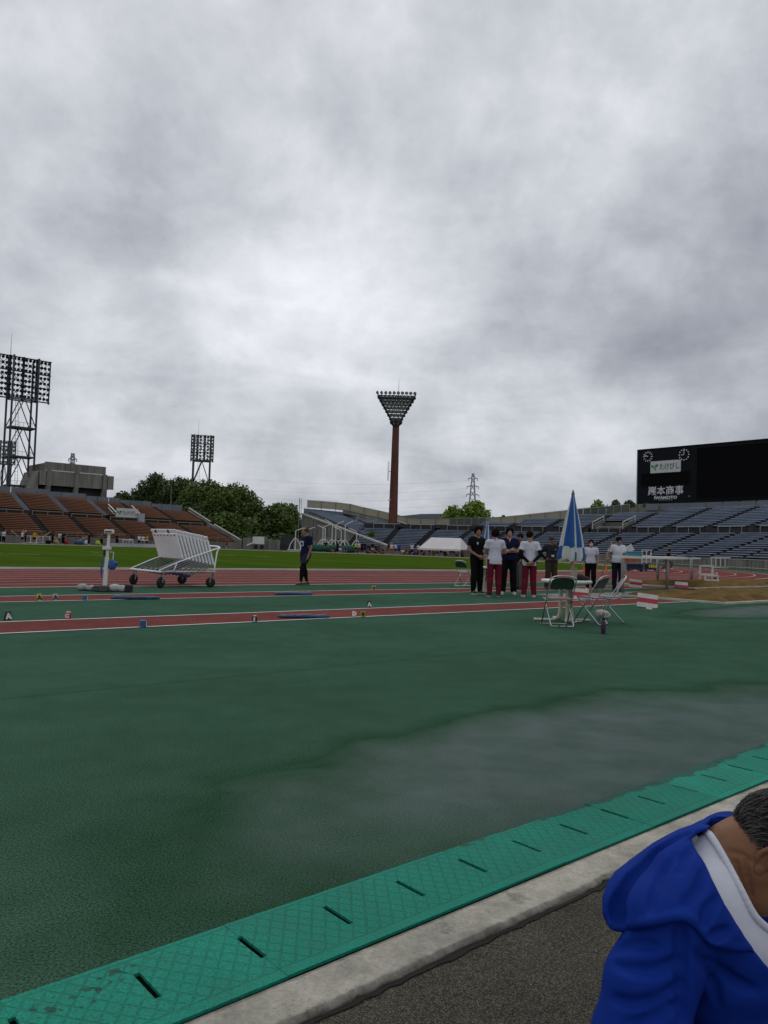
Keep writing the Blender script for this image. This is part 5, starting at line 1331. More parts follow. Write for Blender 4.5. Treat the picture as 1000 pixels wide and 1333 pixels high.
# folding pipe chairs: seen from behind they show a padded back, seat, and two tube frames
def folding_chair(label, p, rz, back_m, seat_m, group='folding pipe chairs'):
    t = thing('folding_chair', label, 'chair', p, rz, group); w = .215; r = .0105      # +y is the side the sitter faces
    # front-leg/back frame: from the front foot up and back to the top of the backrest, one bent tube
    def P(x, f): return (x, .24 - .47 * f, .012 + .79 * f)
    top = [P(-w, .86), P(-w * .97, .94), P(-w * .78, .99), P(-w * .4, 1.015), P(0, 1.02), P(w * .4, 1.015), P(w * .78, .99), P(w * .97, .94), P(w, .86)]
    pts = [P(-w, 0), P(-w, .5)] + curve_pts(top, 3) + [P(w, .5), P(w, 0)]
    b = MB(); b.path(pts, r, 8); b.build('back_frame', M_CHROME, t, True)
    b = MB(); b.path(curve_pts([(-w, .24, .012), (-w, .25, .008), (0, .25, .012), (w, .25, .008), (w, .24, .012)], 3), r, 8); b.build('front_foot_bar', M_CHROME, t, True)
    wi = w - .028
    q_ = [(-wi, .16, .43), (-wi, -.02, .22), (-wi, -.19, .03)] + [(-wi * .95, -.205, .013), (-wi * .8, -.21, .012), (wi * .8, -.21, .012), (wi * .95, -.205, .013)] + [(wi, -.19, .03), (wi, -.02, .22), (wi, .16, .43)]
    b = MB(); b.path(q_, r, 8); b.build('rear_leg_frame', M_CHROME, t, True)
    b = MB()
    poly = []
    for (x, y) in ((-.17, -.16), (.17, -.16), (.19, -.14), (.19, .16), (.16, .20), (.0, .215), (-.16, .20), (-.19, .16), (-.19, -.14)): poly.append((x, y, .425 + .03 * (y + .15)))
    b.prism(poly, (0, 0, .028)); s = b.build('seat', seat_m, t)
    b = MB(); 
    bp_ = [(x, f) for x, f in ((-.19, .74), (-.195, .82), (-.18, .93), (-.12, .975), (0, .985), (.12, .975), (.18, .93), (.195, .82), (.19, .74))]
    b.prism([Vector(P(x, f)) + Vector((0, -.012 - .02 * (1 - (x / .2) ** 2), 0)) for x, f in bp_], (0, .024, .0)); b.build('backrest', back_m, t)
    for s_ in (-1, 1):
        b = MB(); b.bar((s_ * w, -.09, .43), (s_ * w, .17, .44), .007, 6); b.build('seat_rail', M_CHROME, t)
        b = MB(); b.bar((s_ * w, P(0, .52)[1], P(0, .52)[2]), (s_ * wi, .14, .40), .006, 6); b.build('link_bar', M_CHROME, t)
    for x in (-.06, .06):
        b = MB(); b.lathe([(.016, 0), (.016, .02)], (x, -.21, .0), 8); b.build('rubber_foot', M_RUBBER, t)
    return t
cA = gp(732.5, 817); folding_chair('folding chair with dark green back facing the white table, leftmost by the parasol', (cA.x, cA.y + .28, 0), math.radians(4), M_VINYL_G, M_SEAT_R)
cB = gp(782, 814); folding_chair('folding chair with green back turned sideways, between the other two chairs', (cB.x - .10, cB.y + .20, 0), math.radians(52), M_VINYL_G, M_SEAT_R)
cC = gp(800.5, 812); folding_chair('folding chair with maroon back, rightmost beside the white table', (cC.x - .02, cC.y + .18, 0), math.radians(78), M_VINYL_R, M_SEAT_R)
cD = gp(603, 763); folding_chair('folding chair standing left behind the man in black polo', (cD.x, cD.y, 0), math.radians(-40), M_VINYL_G, M_SEAT_R)
# bottle with a towel thrown over it
bp_ = gp(785.3, 825)
bt = thing('purple_bottle', 'dark purple drink bottle standing on the green ground before the chairs', 'bottle', bp_)
MB().lathe([(.03, 0), (.034, .008), (.034, .17), (.028, .2), (.02, .21)], (0, 0, 0), 16).build('body', M_PURPLE, bt, True); MB().lathe([(.022, .20), (.022, .235), (.018, .24)], (0, 0, 0), 12).build('cap', M_BLACK, bt, True)
tw = SDF((-.16, -.12, -.10), (.16, .12, .14), .007).ell((-.02, 0, .03), (.125, .075, .042), k=.03).ell((.07, .0, .0), (.055, .06, .055), k=.03).ell((-.09, -.01, .0), (.045, .06, .045), k=.03).ell((.02, -.03, .0), (.06, .05, .045), k=.02)
tw.offset(fold_noise(9, .024, 34, (1, 1, .7)))
g = NG('floral_towel'); tcn = g.N.new('ShaderNodeTexCoord'); v_ = g.vor(38, vec=tcn.outputs['Object']); c_ = g.mix(g.ramp(v_, .25, .5), (.09, .085, .09, 1), (.40, .38, .36, 1)); c_ = g.mix(g.ramp(g.noise(26, 2, .5, vec=tcn.outputs['Object']), .55, .62), c_, (.30, .13, .13, 1)); g.out(c_, .9, None, .1)
o = link('towel', tw.mesh('towel', MATS['floral_towel']), None, (bp_.x + .005, bp_.y + .02, .275)); tag(o, 'crumpled flowery towel draped over the purple bottle', 'towel')
o.rotation_euler = (0, .15, .3)

# striped distance boards beside the pits
def marker_board(label, px0, px1, ybase, ytop, rz, tilt):
    p = gp((px0 + px1) / 2, ybase); w = (px1 - px0) * p.y / 1000; h = (ybase - ytop) * p.y / 1000
    t = thing('striped_board', label, 'marker board', p, rz, 'white boards with a red stripe'); R_ = Matrix.Rotation(math.radians(-12), 3, 'X') @ Matrix.Rotation(math.radians(tilt), 3, 'Y')
    for k, m in enumerate((M_BOARDW, M_REDSTRIPE, M_BOARDW)):
        b = MB(); b.box(R_ @ Vector((0, 0, h * (k + .5) / 3)), (w, .03, h / 3 - .002), rot=R_); b.build('red_stripe' if k == 1 else 'white_band', m, t)
    for s in (-1, 1):
        b = MB(); b.bar(R_ @ Vector((s * w * .4, .02, h * .9)), (s * w * .4, h * .55, .01), .008, 6); b.build('prop', M_GALV, t)
marker_board('striped red and white board standing behind the white table legs', 744, 766, 781, 766, 0, 4)
marker_board('striped red and white board nearest the sand pit edge, right of the chairs', 829.5, 855.5, 791, 773, -.05, 6)
marker_board('striped red and white board on the far runway right of the man in white polo', 819.5, 835.5, 765, 754, 0, 5)
p = gp(845, 794); w_ = SDF((-.09, -.06, -.01), (.09, .06, .08), .006).ell((-.03, 0, .025), (.035, .03, .03)).ell((.035, 0, .02), (.035, .03, .025)).offset(fold_noise(12, .008, 50))
tag(link('white_gloves', w_.mesh('white_gloves', M_BOARDW), None, p), 'small crumpled white cloth on the ground under the nearest striped board', 'cloth')

# long white board on four posts beside the pits, with a few things on it
bs = gp(868, 774); 
bt_ = thing('measuring_board', 'long white board carried on thin grey posts beside the sand pits', 'board stand', bs)
ends = [(at(799, 719.5, 22.0), at(872, 729.5, 24.0)), (at(868, 723.5, 31.5), at(912, 728.0, 33.5))]
q1 = gp(810, 777); q2 = gp(868, 774); q3 = gp(856, 760); q4 = gp(900, 760)
ztab = 1.08
def top_at(p): return Vector((p.x - bs.x, p.y - bs.y, ztab))
c1, c2 = at(797, 722, q1.y), at(872, 727, q2.y); c4_, c3_ = at(862, 724, q3.y), at(912.5, 727, q4.y)
poly = [Vector((v.x - bs.x, v.y - bs.y, ztab)) for v in (c1, c2, c3_, c4_)]
for i in range(4):
    f0, f1 = i / 4, (i + 1) / 4; A = poly[0].lerp(poly[3], f0); B = poly[0].lerp(poly[3], f1 - .004); Cc = poly[1].lerp(poly[2], f1 - .004); D = poly[1].lerp(poly[2], f0)
    b = MB(); b.prism([A, D, Cc, B], (0, 0, .07)); b.build('top_panel', M_WHITE, bt_)
M_POSTG = mat('post_grey', (.16, .155, .14), .5, .15, 3)
for v, m in ((q1, M_POSTG), (q2, M_POSTG), (q3, M_GALV), (q4, M_GALV)):
    w = v - bs; b = MB(); b.bar((w.x, w.y, .03), (w.x, w.y, ztab), .045 if m is M_POSTG else .055, 8); ps = b.build('post', m, bt_, True)
    b = MB(); b.lathe([(.28, 0), (.28, .02), (.10, .06), (.06, .12)], (w.x, w.y, 0), 16); b.build('foot_plate', m if m is M_POSTG else M_BOARDW, ps, True)
tp = c1.lerp(c2, .40); 
tb = thing('teal_box', 'teal tray lying on the near end of the long white board', 'tray', (tp.x, tp.y + .25, ztab + .072)); MB().bevbox((0, 0, .05), (.42, .25, .10), .02).build('tray', mat('teal_plastic', (.03, .19, .25), .4, .1, 4), tb); MB().box((0, 0, .115), (.44, .27, .025)).build('rim', mat('teal_plastic', (.03, .19, .25), .4, .1, 4), tb)
o = MB().prism([(-.1, 0, .0), (-.04, 0, .0), (.10, 0, -.0), (.06, 0, .0)], (0, .02, .2)).build('white_clipboard', M_WHITE); o.location = (tp.x - .06, tp.y + .25, ztab + .2); o.rotation_euler = (0, -.5, 0); tag(o, 'white clipboard propped in the teal tray', 'clipboard')
tp2 = c1.lerp(c3_, .75); tc_ = thing('blue_case', 'flat blue case lying on the far part of the long white board', 'case', (tp2.x - .6, tp2.y - 1.6, ztab + .072), .2); MB().bevbox((0, 0, .04), (.5, .4, .08), .02).build('case', mat('slate_blue', (.06, .12, .17), .4, .1, 4), tc_); MB().bar((-.1, -.2, .05), (.1, -.2, .05), .015, 6).build('handle', M_BLACK, tc_)

# rake pole, rail frame, take-off wedge, black bags beyond
rk = gp(776, 772); rkv = at(797, 704, rk.y + .3)
t = thing('rake', 'wooden sand rake held upright by the man in white polo', 'rake', rk); d_ = rkv - rk
MB().path([(0, 0, .03), d_ * .5, d_], .019, 8).build('handle', mat('wood_handle', (.17, .115, .06), .7, .2, 5), t, True)
MB().box((-.02, 0, .03), (.52, .05, .05), .2).build('rake_head', mat('wood_handle', (.17, .115, .06), .7, .2, 5), t)
for s in (-1, 1): MB().bar((s * .2, 0, .05), d_ * .16, .012, 6).build('brace', mat('wood_handle', (.17, .115, .06), .7, .2, 5), t)
MB().path([(k * .06 - .24, 0, .02) if k % 2 else (k * .06 - .24, -.01, .0) for k in range(9)], .006, 4).build('rake_teeth', M_GALV, t, kind='stuff')
fr = gp(923, 761); t = thing('white_step_frame', 'white tubular step frame standing past the far sand pit', 'step frame', fr, .15)
for x in (-.30, .28):
    for y, h in ((-.2, .40), (.2, .80)):
        b = MB(); b.box((x, y, h / 2), (.06, .06, h)); b.build('leg', M_BOARDW, t)
for y, z in ((-.2, .40), (-.2, .2), (.2, .8), (.2, .44)): MB().box((0, y, z), (.64, .07, .06)).build('crossbar', M_BOARDW, t)
for x in (-.30, .28): MB().box((x, 0, .40), (.05, .40, .05)).build('side_bar', M_BOARDW, t)
wd = gp(884, 772); t = thing('black_ramp', 'black wedge mat lying between the two sand pits', 'wedge mat', wd, .12)
MB().prism([(-.45, -.3, 0), (.42, -.3, 0), (.42, -.3, .15), (.02, -.3, .17)], (0, .6, 0)).build('wedge', M_RUBBER, t); MB().box((.62, 0, .06), (.4, .5, .1)).build('flap', M_TUBE_G, t); MB().box((-.1, -.1, .12), (.5, .3, .02), .1).build('label_sheet', mat('grey_sheet', (.28, .29, .29), .5, .1, 3), t)
marker_board('striped red and white board leaning on the black wedge mat', 879, 895.5, 769.5, 757.5, 0, 3)
for px, py, lb in ((931, 757.5, 'black bag slumped beside the white step frame'), (952, 760, 'flat black bag lying right of the white step frame')):
    s = SDF((-.3, -.2, -.01), (.3, .2, .35), .03).ell((0, 0, .1), (.22, .14, .16 if px < 940 else .08), k=.03).offset(fold_noise(px, .03, 12)); tag(link('black_bag', s.mesh('black_bag', M_BLACK), None, gp(px, py + 1)), lb, 'bag')

# hurdle trolley with its nested hurdles
HP = gp(209, 765.5); t = thing('hurdle_trolley', 'wheeled trolley of white tubes stacked with hurdles', 'trolley', HP, math.radians(43))
LX, LY = 1.38, 1.50; zf = .40
def wheel(x, y, R, yaw):
    Mx = Matrix.Rotation(yaw, 3, 'Z') @ Matrix.Rotation(math.pi / 2, 3, 'X')
    w = MB().lathe([(R * .62, -.035), (R * .93, -.035), (R, -.02), (R, .02), (R * .93, .035), (R * .62, .035)], (x, y, R), 20, 0, Mx).build('wheel', M_RUBBER, t, True)
    MB().lathe([(R * .62, -.03), (R * .3, -.02), (.02, -.028), (.02, .028), (R * .3, .02), (R * .62, .03)], (x, y, R), 16, 0, Mx).build('rim', M_TUBE_G, w, True)
    f = MB(); ax = Matrix.Rotation(yaw, 3, 'Z') @ Vector((0, .05, 0)); bk = Matrix.Rotation(yaw, 3, 'Z') @ Vector((.05, 0, 0))
    for s in (-1, 1): f.bar(Vector((x, y, R)) + ax * s, Vector((x, y, zf - .03)) + ax * s + bk, .018, 4)
    f.box(Vector((x, y, zf - .03)) + bk, (.14, .13, .02), yaw); f.build('fork', M_GALV, w)
wheel(0, 0, .135, .45); wheel(0, LY, .135, .4); wheel(LX, 0, .125, -.9); wheel(LX, LY, .125, -.4)
def tube(name, pts, r, m=M_RUSTW): return MB().path(pts, r, 8).build(name, m, t, True)
tube('side_rail', [(-.08, -.0, zf), (LX + .1, 0, zf)], .026); tube('side_rail', [(-.08, LY, zf), (LX + .1, LY, zf)], .026, M_HURDLE)
tube('cross_rail', [(-.06, -.08, zf), (-.06, LY + .08, zf)], .026, M_HURDLE); tube('cross_rail', [(LX + .1, -.06, zf), (LX + .1, LY + .06, zf)], .026); tube('cross_rail', [(.6, 0, zf - .01), (.6, LY, zf - .01)], .02)
tube('push_handle', curve_pts([(LX + .1, .02, zf), (LX + .17, .02, .9), (LX + .24, .05, 1.04), (LX + .24, LY * .5, 1.06), (LX + .24, LY - .05, 1.04), (LX + .17, LY - .02, .9), (LX + .1, LY - .02, zf)], 4), .02, M_HURDLE)
tube('handle_brace', [(-.06, .0, zf + .03), (.5, -.02, zf + .26), (LX + .23, .03, 1.02)], .018, M_HURDLE); tube('handle_brace', [(-.06, LY, zf + .03), (.5, LY, zf + .26), (LX + .23, LY - .03, 1.02)], .018, M_HURDLE)
tube('brace', [(.4, -.02, zf + .22), (.3, -.05, zf)], .014, M_HURDLE)
def hurdle_meshes():
    wd, hh = 1.36, .80
    bb = MB(); bb.bevbox((0, 0, hh - .035), (.028, wd, .07), .01); board = bb.mesh('bar', M_HURDLE)
    bb = MB(); bb.bevbox((.012, 0, hh * .44), (.048, wd - .06, hh * .84), .012); panel = bb.mesh('upright_panel', M_HURDLE)
    ups = []
    for s in (-1, 1):
        bb = MB(); bb.bar((.0, s * (wd / 2 - .06), 0), (.0, s * (wd / 2 - .06), hh - .03), .017, 6); ups.append(bb.mesh('upright', M_HURDLE))
    feet = []; pads = []
    for s in (-1, 1):
        bb = MB(); bb.bar((.0, s * (wd / 2 - .06), .01), (-.74, s * (wd / 2 - .06), -.02), .018, 6); feet.append(bb.mesh('foot', M_TUBE_G))
        bb = MB(); bb.box((-.76, s * (wd / 2 - .06), -.025), (.10, .06, .05)); pads.append(bb.mesh('foot_pad', M_NAVYPAD))
    caps = []
    for s in (-1, 1): bb = MB(); bb.box((-.02, s * wd * .25 + .05, hh - .05), (.03, .06, .085)); caps.append(bb.mesh('clip', M_NAVYPAD))
    holes = MB()
    for k in range(7): holes.box((-.014, -wd * .40 + wd * .13 * k, hh * .80 - .01 * (k % 2)), (.006, .055, .03))
    hm = holes.mesh('slots', M_BLACK)
    return board, panel, ups, feet, pads, caps, hm
hb_, hpn, hup, hft, hpd, hcp, hsl = hurdle_meshes()
HN = 10
lbls = ['front hurdle of the trolley stack, showing its slotted white face'] + ['white hurdle nested behind the front one, %s in the stack' % x for x in ('second', 'third', 'fourth', 'fifth', 'sixth', 'seventh', 'eighth', 'ninth')] + ['rearmost white hurdle of the trolley stack, next to the push handle']
def place_hurdle(i):
    h = thing('hurdle', lbls[i], 'hurdle', (0, 0, 0), 0, 'hurdles stacked on the trolley')
    f = i / (HN - 1); x = .72 + .78 * f; y = LY / 2 + .06 - .20 * f + .10; z = .70 - .15 * f
    h.matrix_world = t.matrix_world_ if False else Matrix.Translation(HP) @ Matrix.Rotation(math.radians(43), 4, 'Z') @ Matrix.Translation((x, y, z)) @ Matrix.Rotation(math.radians(-19), 4, 'Y')
    link('bar', hb_, h); link('upright_panel', hpn, h)
    for k in range(2): link('upright', hup[k], h); link('foot', hft[k], h); link('foot_pad', hpd[k], h)
    if i == 0:
        for k in range(2): link('clip', hcp[k], h)
        link('slots', hsl, h, kind='stuff')
for i in range(HN): place_hurdle(i)

# slim white wind-gauge post with bags at its foot
gpst = gp(136, 769.5); tpv = at(142.5, 690, gpst.y)
t = thing('wind_gauge_post', 'slim white instrument post standing on the green strip', 'instrument post', gpst, .1); hx = tpv.x - gpst.x; hz = tpv.z
def pp_(f): return Vector((hx * f, 0, hz * f))
MB().path([pp_(0.02), pp_(.55)], .055, 4).build('lower_post', M_WHITE, t); MB().path([pp_(.55), pp_(.95)], .038, 4).build('upper_post', M_WHITE, t)
MB().bevbox(pp_(.975) + Vector((0, 0, 0)), (.19, .16, .09), .02).build('gauge_head', M_WHITE, t); MB().box(pp_(.972) + Vector((0, -.08, .0)), (.15, .012, .035)).build('gauge_slot', mat('gauge_dark', (.08, .05, .045), .5, .1, 3), t)
MB().bevbox(pp_(.70) + Vector((-.02, 0, 0)), (.18, .12, .07), .015).build('control_box', M_BOARDW, t)
MB().path([pp_(.64) + Vector((.05, 0, 0)), pp_(.64) + Vector((.13, 0, .0)), pp_(.5) + Vector((.13, 0, 0)), pp_(.5) + Vector((.06, 0, 0))], .012, 5).build('handle', M_WHITE, t)
MB().box(pp_(.66) + Vector((-.065, -.02, -.05)), (.03, .05, .14)).build('cable_box', M_BLACK, t)
MB().bevbox((0, 0, .035), (.46, .30, .05), .02).build('base', M_TUBE_G, t)
for s in (-1, 1): MB().lathe([(.05, -.02), (.05, .02)], (s * .2, -.1, .05), 10, 0, Matrix.Rotation(math.pi / 2, 3, 'X')).build('caster', M_BLACK, t)
def soft(name, label, cat, p, blobs, m, seed, amp=.015, fr=20, h=.02, rz=0):
    lo = np.min([np.array(c) - max(r) for c, r in blobs], 0) - .05; hi = np.max([np.array(c) + max(r) for c, r in blobs], 0) + .05
    s = SDF(lo, hi, h)
    for c, r in blobs: s.ell(c, r, k=.03)
    s.offset(fold_noise(seed, amp, fr)); s.cut((0, 0, .002), (0, 0, -1)); o = link(name, s.mesh(name, m), None, p, rz); return tag(o, label, cat)
M_GREYBAG = mat('grey_bag', (.24, .25, .25), .6, .4, 14); M_DARKBAG = mat('dark_bag', (.05, .055, .055), .7, .5, 12)
soft('weight_bag', 'mottled grey weight bag left of the instrument post foot', 'weight bag', gpst + Vector((-.38, -.05, 0)), [((-.1, 0, .07), (.13, .11, .08)), ((.1, 0, .06), (.12, .1, .07))], M_GREYBAG, 3)
soft('weight_bag', 'pale weight bag with black end right of the instrument post foot', 'weight bag', gpst + Vector((.32, -.05, 0)), [((-.08, 0, .08), (.15, .11, .09)), ((.1, 0, .07), (.1, .1, .08))], mat('pale_bag', (.34, .35, .34), .6, .3, 12), 5)
o = MB().bevbox((0, 0, .08), (.13, .2, .16), .02).build('black_case', M_BLACK); o.location = gpst + Vector((.56, -.05, 0)); tag(o, 'small black case right of the pale weight bag', 'case')
o = MB().bevbox((0, 0, .07), (.30, .2, .13), .03).build('dark_pack', M_DARKBAG); o.location = gpst + Vector((.0, -.2, 0)); tag(o, 'dark pack lying against the base of the instrument post', 'pack')
tvb = soft('blue_pouch', 'blue cloth pouch hanging from the right side of the instrument post', 'pouch', gpst + Vector((hx * .36 + .14, -.02, hz * .34)), [((0, 0, .10), (.10, .06, .09)), ((.03, 0, .16), (.11, .05, .05)), ((-.02, 0, .20), (.06, .04, .05))], mat('pouch_blue', (.02, .075, .26), .6, .15, 8), 8, .01, 30, .012)
MB().path([gpst + pp_(.52) + Vector((.10, 0, 0)), gpst + pp_(.42) + Vector((.12, -.02, .02))], .006, 4)
o = MB().path([pp_(.62) + Vector((-.07, -.03, 0)), pp_(.5) + Vector((-.10, -.03, 0)), pp_(.42) + Vector((-.10, -.03, 0)), pp_(.30) + Vector((-.09, -.03, 0)), pp_(.22) + Vector((-.07, -.03, 0))], [.008, .01, .022, .02, .006], 6).build('blue_strap', mat('pouch_blue', (.02, .075, .26), .6, .15, 8), None, True); o.location = gpst; tag(o, 'blue strap hanging down the left side of the instrument post', 'strap')

# long blue weighted rolls lying on the runways
def roll(label, x0, x1, y, hpx, seed):
    a, c = gp(x0, y), gp(x1, y + (.2 if seed else 0)); m = (a + c) / 2; L_ = (c - a).length; r_ = hpx * m.y / 2000
    pts = [((-L_ / 2 + L_ * i / 10, .02 * math.sin(i * 1.3 + seed), r_ * .9), r_ * (.55 if i in (0, 10) else 1.0 + .12 * math.sin(i * 2.1 + seed))) for i in range(11)]
    s = SDF((-L_ / 2 - .15, -.3, -.02), (L_ / 2 + .15, .3, r_ * 2.6), .022).chain([p for p, _ in pts], [q_ for _, q_ in pts], .02); s.offset(fold_noise(seed + 20, .012, 14)); s.cut((0, 0, .006), (0, 0, -1))
    d = c - a; o = link('weighted_roll', s.mesh('weighted_roll', M_SANDBAG), None, m, math.atan2(d.y, d.x)); tag(o, label, 'weighted roll', 'blue weighted rolls on the runways')
roll('long blue weighted roll on the far runway, in front of the hurdle trolley', 144, 208, 780.5, 5, 0)
roll('blue weighted roll on the far runway in front of the walking man', 358, 407, 775.0, 4.5, 1)
roll('long dark blue weighted roll on the near runway edge', 361, 429, 805.0, 5.5, 2)
# little lettered runway markers
def marker(label, px, py, ytop, col, letter, ink, rz, kind='tent'):
    p = gp(px, py); h = (py - ytop) * p.y / 1000; t = thing('runway_marker', label, 'runway marker', p, rz, 'runway markers'); m = mat('marker_' + col[0], col[1], .5, .1, 8)
    if kind == 'tent':
        w = h * .62; th = .012
        for s in (-1, 1):
            R_ = Matrix.Rotation(math.radians(14 * s), 3, 'X'); b = MB(); c = Vector((0, s * h * .125 * -1, 0))
            b.box(Vector((0, -s * h * .12, h * .5)), (w, th, h), rot=Matrix.Rotation(math.radians(-13.5 * s), 3, 'X')); b.build('face', m, t)
        if letter: text_part('letter', letter, h * .78, mat('mark_ink_' + ink[0], ink[1], .5, 0), t, frame_mat((0, -h * .128 - .008, h * .46), (1, 0, 0), (0, .24, 1)), .002, .01)
    else:
        b = MB(); b.bevbox((0, 0, h / 2), (h * .85, h * .8, h), .012); b.build('block', m, t)
        b = MB(); b.box((h * .43, -h * .1, h / 2), (.008, h * .5, h * .7)) if not letter else b.box((0, 0, h + .004), (h * .5, h * .5, .008)); b.build('side_plate', mat('mark_ink_' + ink[0], ink[1], .5, 0), t)
        if letter: text_part('letter', letter, h * .8, mat('mark_ink_' + ink[0], ink[1], .5, 0), t, frame_mat((0, -h * .41, h * .45), (1, 0, 0), (0, 0, 1)), .002, .008)
BK, WH, YL, RD, BL, PK, LM = ('black', (.015, .015, .016)), ('white', (.55, .54, .52)), ('yellow', (.42, .36, .06)), ('red', (.38, .03, .045)), ('blue', (.015, .09, .22)), ('pinkish', (.42, .33, .32)), ('lime', (.20, .26, .02))
marker('yellow folded marker at the left of the far runway', 50.5, 782.5, 773, YL, 'A', BK, .9)
marker('pinkish white folded marker with dark letter next to the yellow one', 71.5, 782.0, 773, PK, 'A', BK, .9)
marker('small blue block marker between the folded markers and the long blue roll', 110.5, 781.5, 775, BL, '', WH, .5, 'block')
marker('black and white folded marker at the far left edge of the near runway', 10, 807.5, 796, BK, 'A', WH, .9)
marker('small red marker with white letter C by the near runway', 88.5, 805.5, 797, RD, 'C', WH, .0, 'block')
marker('blue block marker with white side plate on the near runway line', 186, 816.5, 807.5, BL, '', WH, .4, 'block')
marker('black block marker with white number on the near runway line', 331.5, 809.5, 802, BK, '1', WH, .0, 'block')
marker('red folded marker with white letter D on the near runway line', 461, 803, 794, RD, 'D', WH, .15)
marker('lime marker with black letter beside the red D marker', 472.5, 803, 796, LM, '9', BK, .1, 'block')
marker('black and white folded marker beyond the near runway line', 480.5, 790.5, 782.5, BK, 'A', WH, .3)
marker('yellow lettered marker on the far runway line right of the walking man', 486.5, 768, 762.5, YL, 'G', BK, .1, 'block')
# ---------------------------------------------------------------- people
def skin_mat(name, col):
    g = NG(name); k = g.ramp(g.noise(18, 4, .6), .3, .7, .86, 1.12); g.b.inputs['Subsurface Weight'].default_value = .0
    return g.out(g.scale(col, k), .55, None, .3)
SKIN_A = skin_mat('skin_tan', (.27, .145, .09)); SKIN_B = skin_mat('skin_fair', (.36, .21, .145)); SKIN_C = skin_mat('skin_brown', (.21, .105, .062))
def cloth(name, col, b=.25): return mat(name, col, .85, .10, 9, bump=b, bscale=55, spec=.05)
C_BLACK = cloth('cloth_black', (.0085, .0085, .0095)); C_WHITE = cloth('cloth_white', (.52, .52, .59)); C_MAROON = cloth('cloth_maroon', (.125, .014, .027))
C_NAVY = cloth('cloth_navy', (.010, .013, .040)); C_GREY = cloth('cloth_grey', (.085, .085, .09)); C_KHAKI = cloth('cloth_dark_khaki', (.045, .040, .028)); C_DNAVY = cloth('cloth_dark_navy', (.011, .013, .030))
C_PALEBLUE = cloth('cloth_pale_blue', (.32, .38, .48)); C_CHAR = cloth('cloth_charcoal', (.025, .028, .036)); C_CAPG = cloth('cap_grey', (.06, .065, .08))
HAIR = mat('hair_black', (.006, .0055, .0055), .85, .25, 30, bump=.5, bscale=80, spec=.05); HAIR_G = mat('hair_grey', (.05, .046, .042), .85, .4, 30, bump=.5, bscale=80, spec=.05); HAIR_BR = mat('hair_dark_brown', (.011, .007, .006), .85, .25, 30, bump=.5, bscale=80, spec=.05)
SHOE_W = mat('shoe_white', (.50, .50, .48), .5, .12, 12); SHOE_B = mat('shoe_black', (.012, .012, .013), .5, .1, 12); SOLE = mat('shoe_sole', (.36, .33, .28), .6, .1, 12)
def V3(*a): return np.array(a, float)
def rotz(a): return np.array(Matrix.Rotation(a, 3, 'Z'))
def joints(**kw):
    # x: the person's left is -x? no: +x is the person's right-hand side seen from behind; +y is forward
    J = dict(hipL=V3(-.095, 0, .92), hipR=V3(.095, 0, .92), kneeL=V3(-.105, .025, .50), kneeR=V3(.105, .025, .50), ankL=V3(-.11, -.02, .09), ankR=V3(.11, -.02, .09),
             pelvis=V3(0, 0, .97), waist=V3(0, .005, 1.10), chest=V3(0, .01, 1.28), shL=V3(-.182, -.01, 1.405), shR=V3(.182, -.01, 1.405), neck=V3(0, -.015, 1.46), head=V3(0, .025, 1.625),
             elL=V3(-.235, -.03, 1.13), elR=V3(.235, -.03, 1.13), wrL=V3(-.235, .06, .89), wrR=V3(.235, .06, .89), handL=None, handR=None,
             yaw=0.0, pitch=0.0, toeL=0.12, toeR=-.12)
    J.update({k: (V3(*v) if isinstance(v, (tuple, list)) else v) for k, v in kw.items()}); return J
def head_M(J): return rotz(J['yaw']) @ np.array(Matrix.Rotation(J['pitch'], 3, 'X'))
def bounds(J, pad=.2):
    P = [v for v in J.values() if isinstance(v, np.ndarray)]; lo = np.min(P, 0) - pad; hi = np.max(P, 0) + pad; lo[2] = -.01; return lo, hi
def hand(s, wr, d, nrm, curl=.5, R=.0085):
    d = d / np.linalg.norm(d); nrm = nrm - d * (nrm @ d); nrm /= np.linalg.norm(nrm); sd = np.cross(d, nrm)
    s.cap(wr, wr + d * .045, .026, .034, k=.02)
    Mx = np.stack([sd, nrm, d], 1); s.ell(wr + d * .065, (.040, .017, .05), Mx, k=.015)
    for i, L_ in enumerate((.068, .078, .072, .056)):
        b0 = wr + d * .105 + sd * (.030 - .020 * i); a1 = curl * .5; k1 = b0 + (d * math.cos(a1) + nrm * math.sin(a1)) * L_ * .5; a2 = curl * 1.5; k2 = k1 + (d * math.cos(a2) + nrm * math.sin(a2)) * L_ * .5
        s.cap(b0 - d * .02, k1, R * 1.05, R, k=.004).cap(k1, k2, R, R * .85, k=.003)
    t0 = wr + d * .03 + sd * .030; t1 = t0 + d * .035 + sd * .028 + nrm * .012; t2 = t1 + d * .032 + sd * .004 + nrm * .012
    s.cap(t0, t1, .013, .011, k=.01).cap(t1, t2, .0105, .009, k=.004)
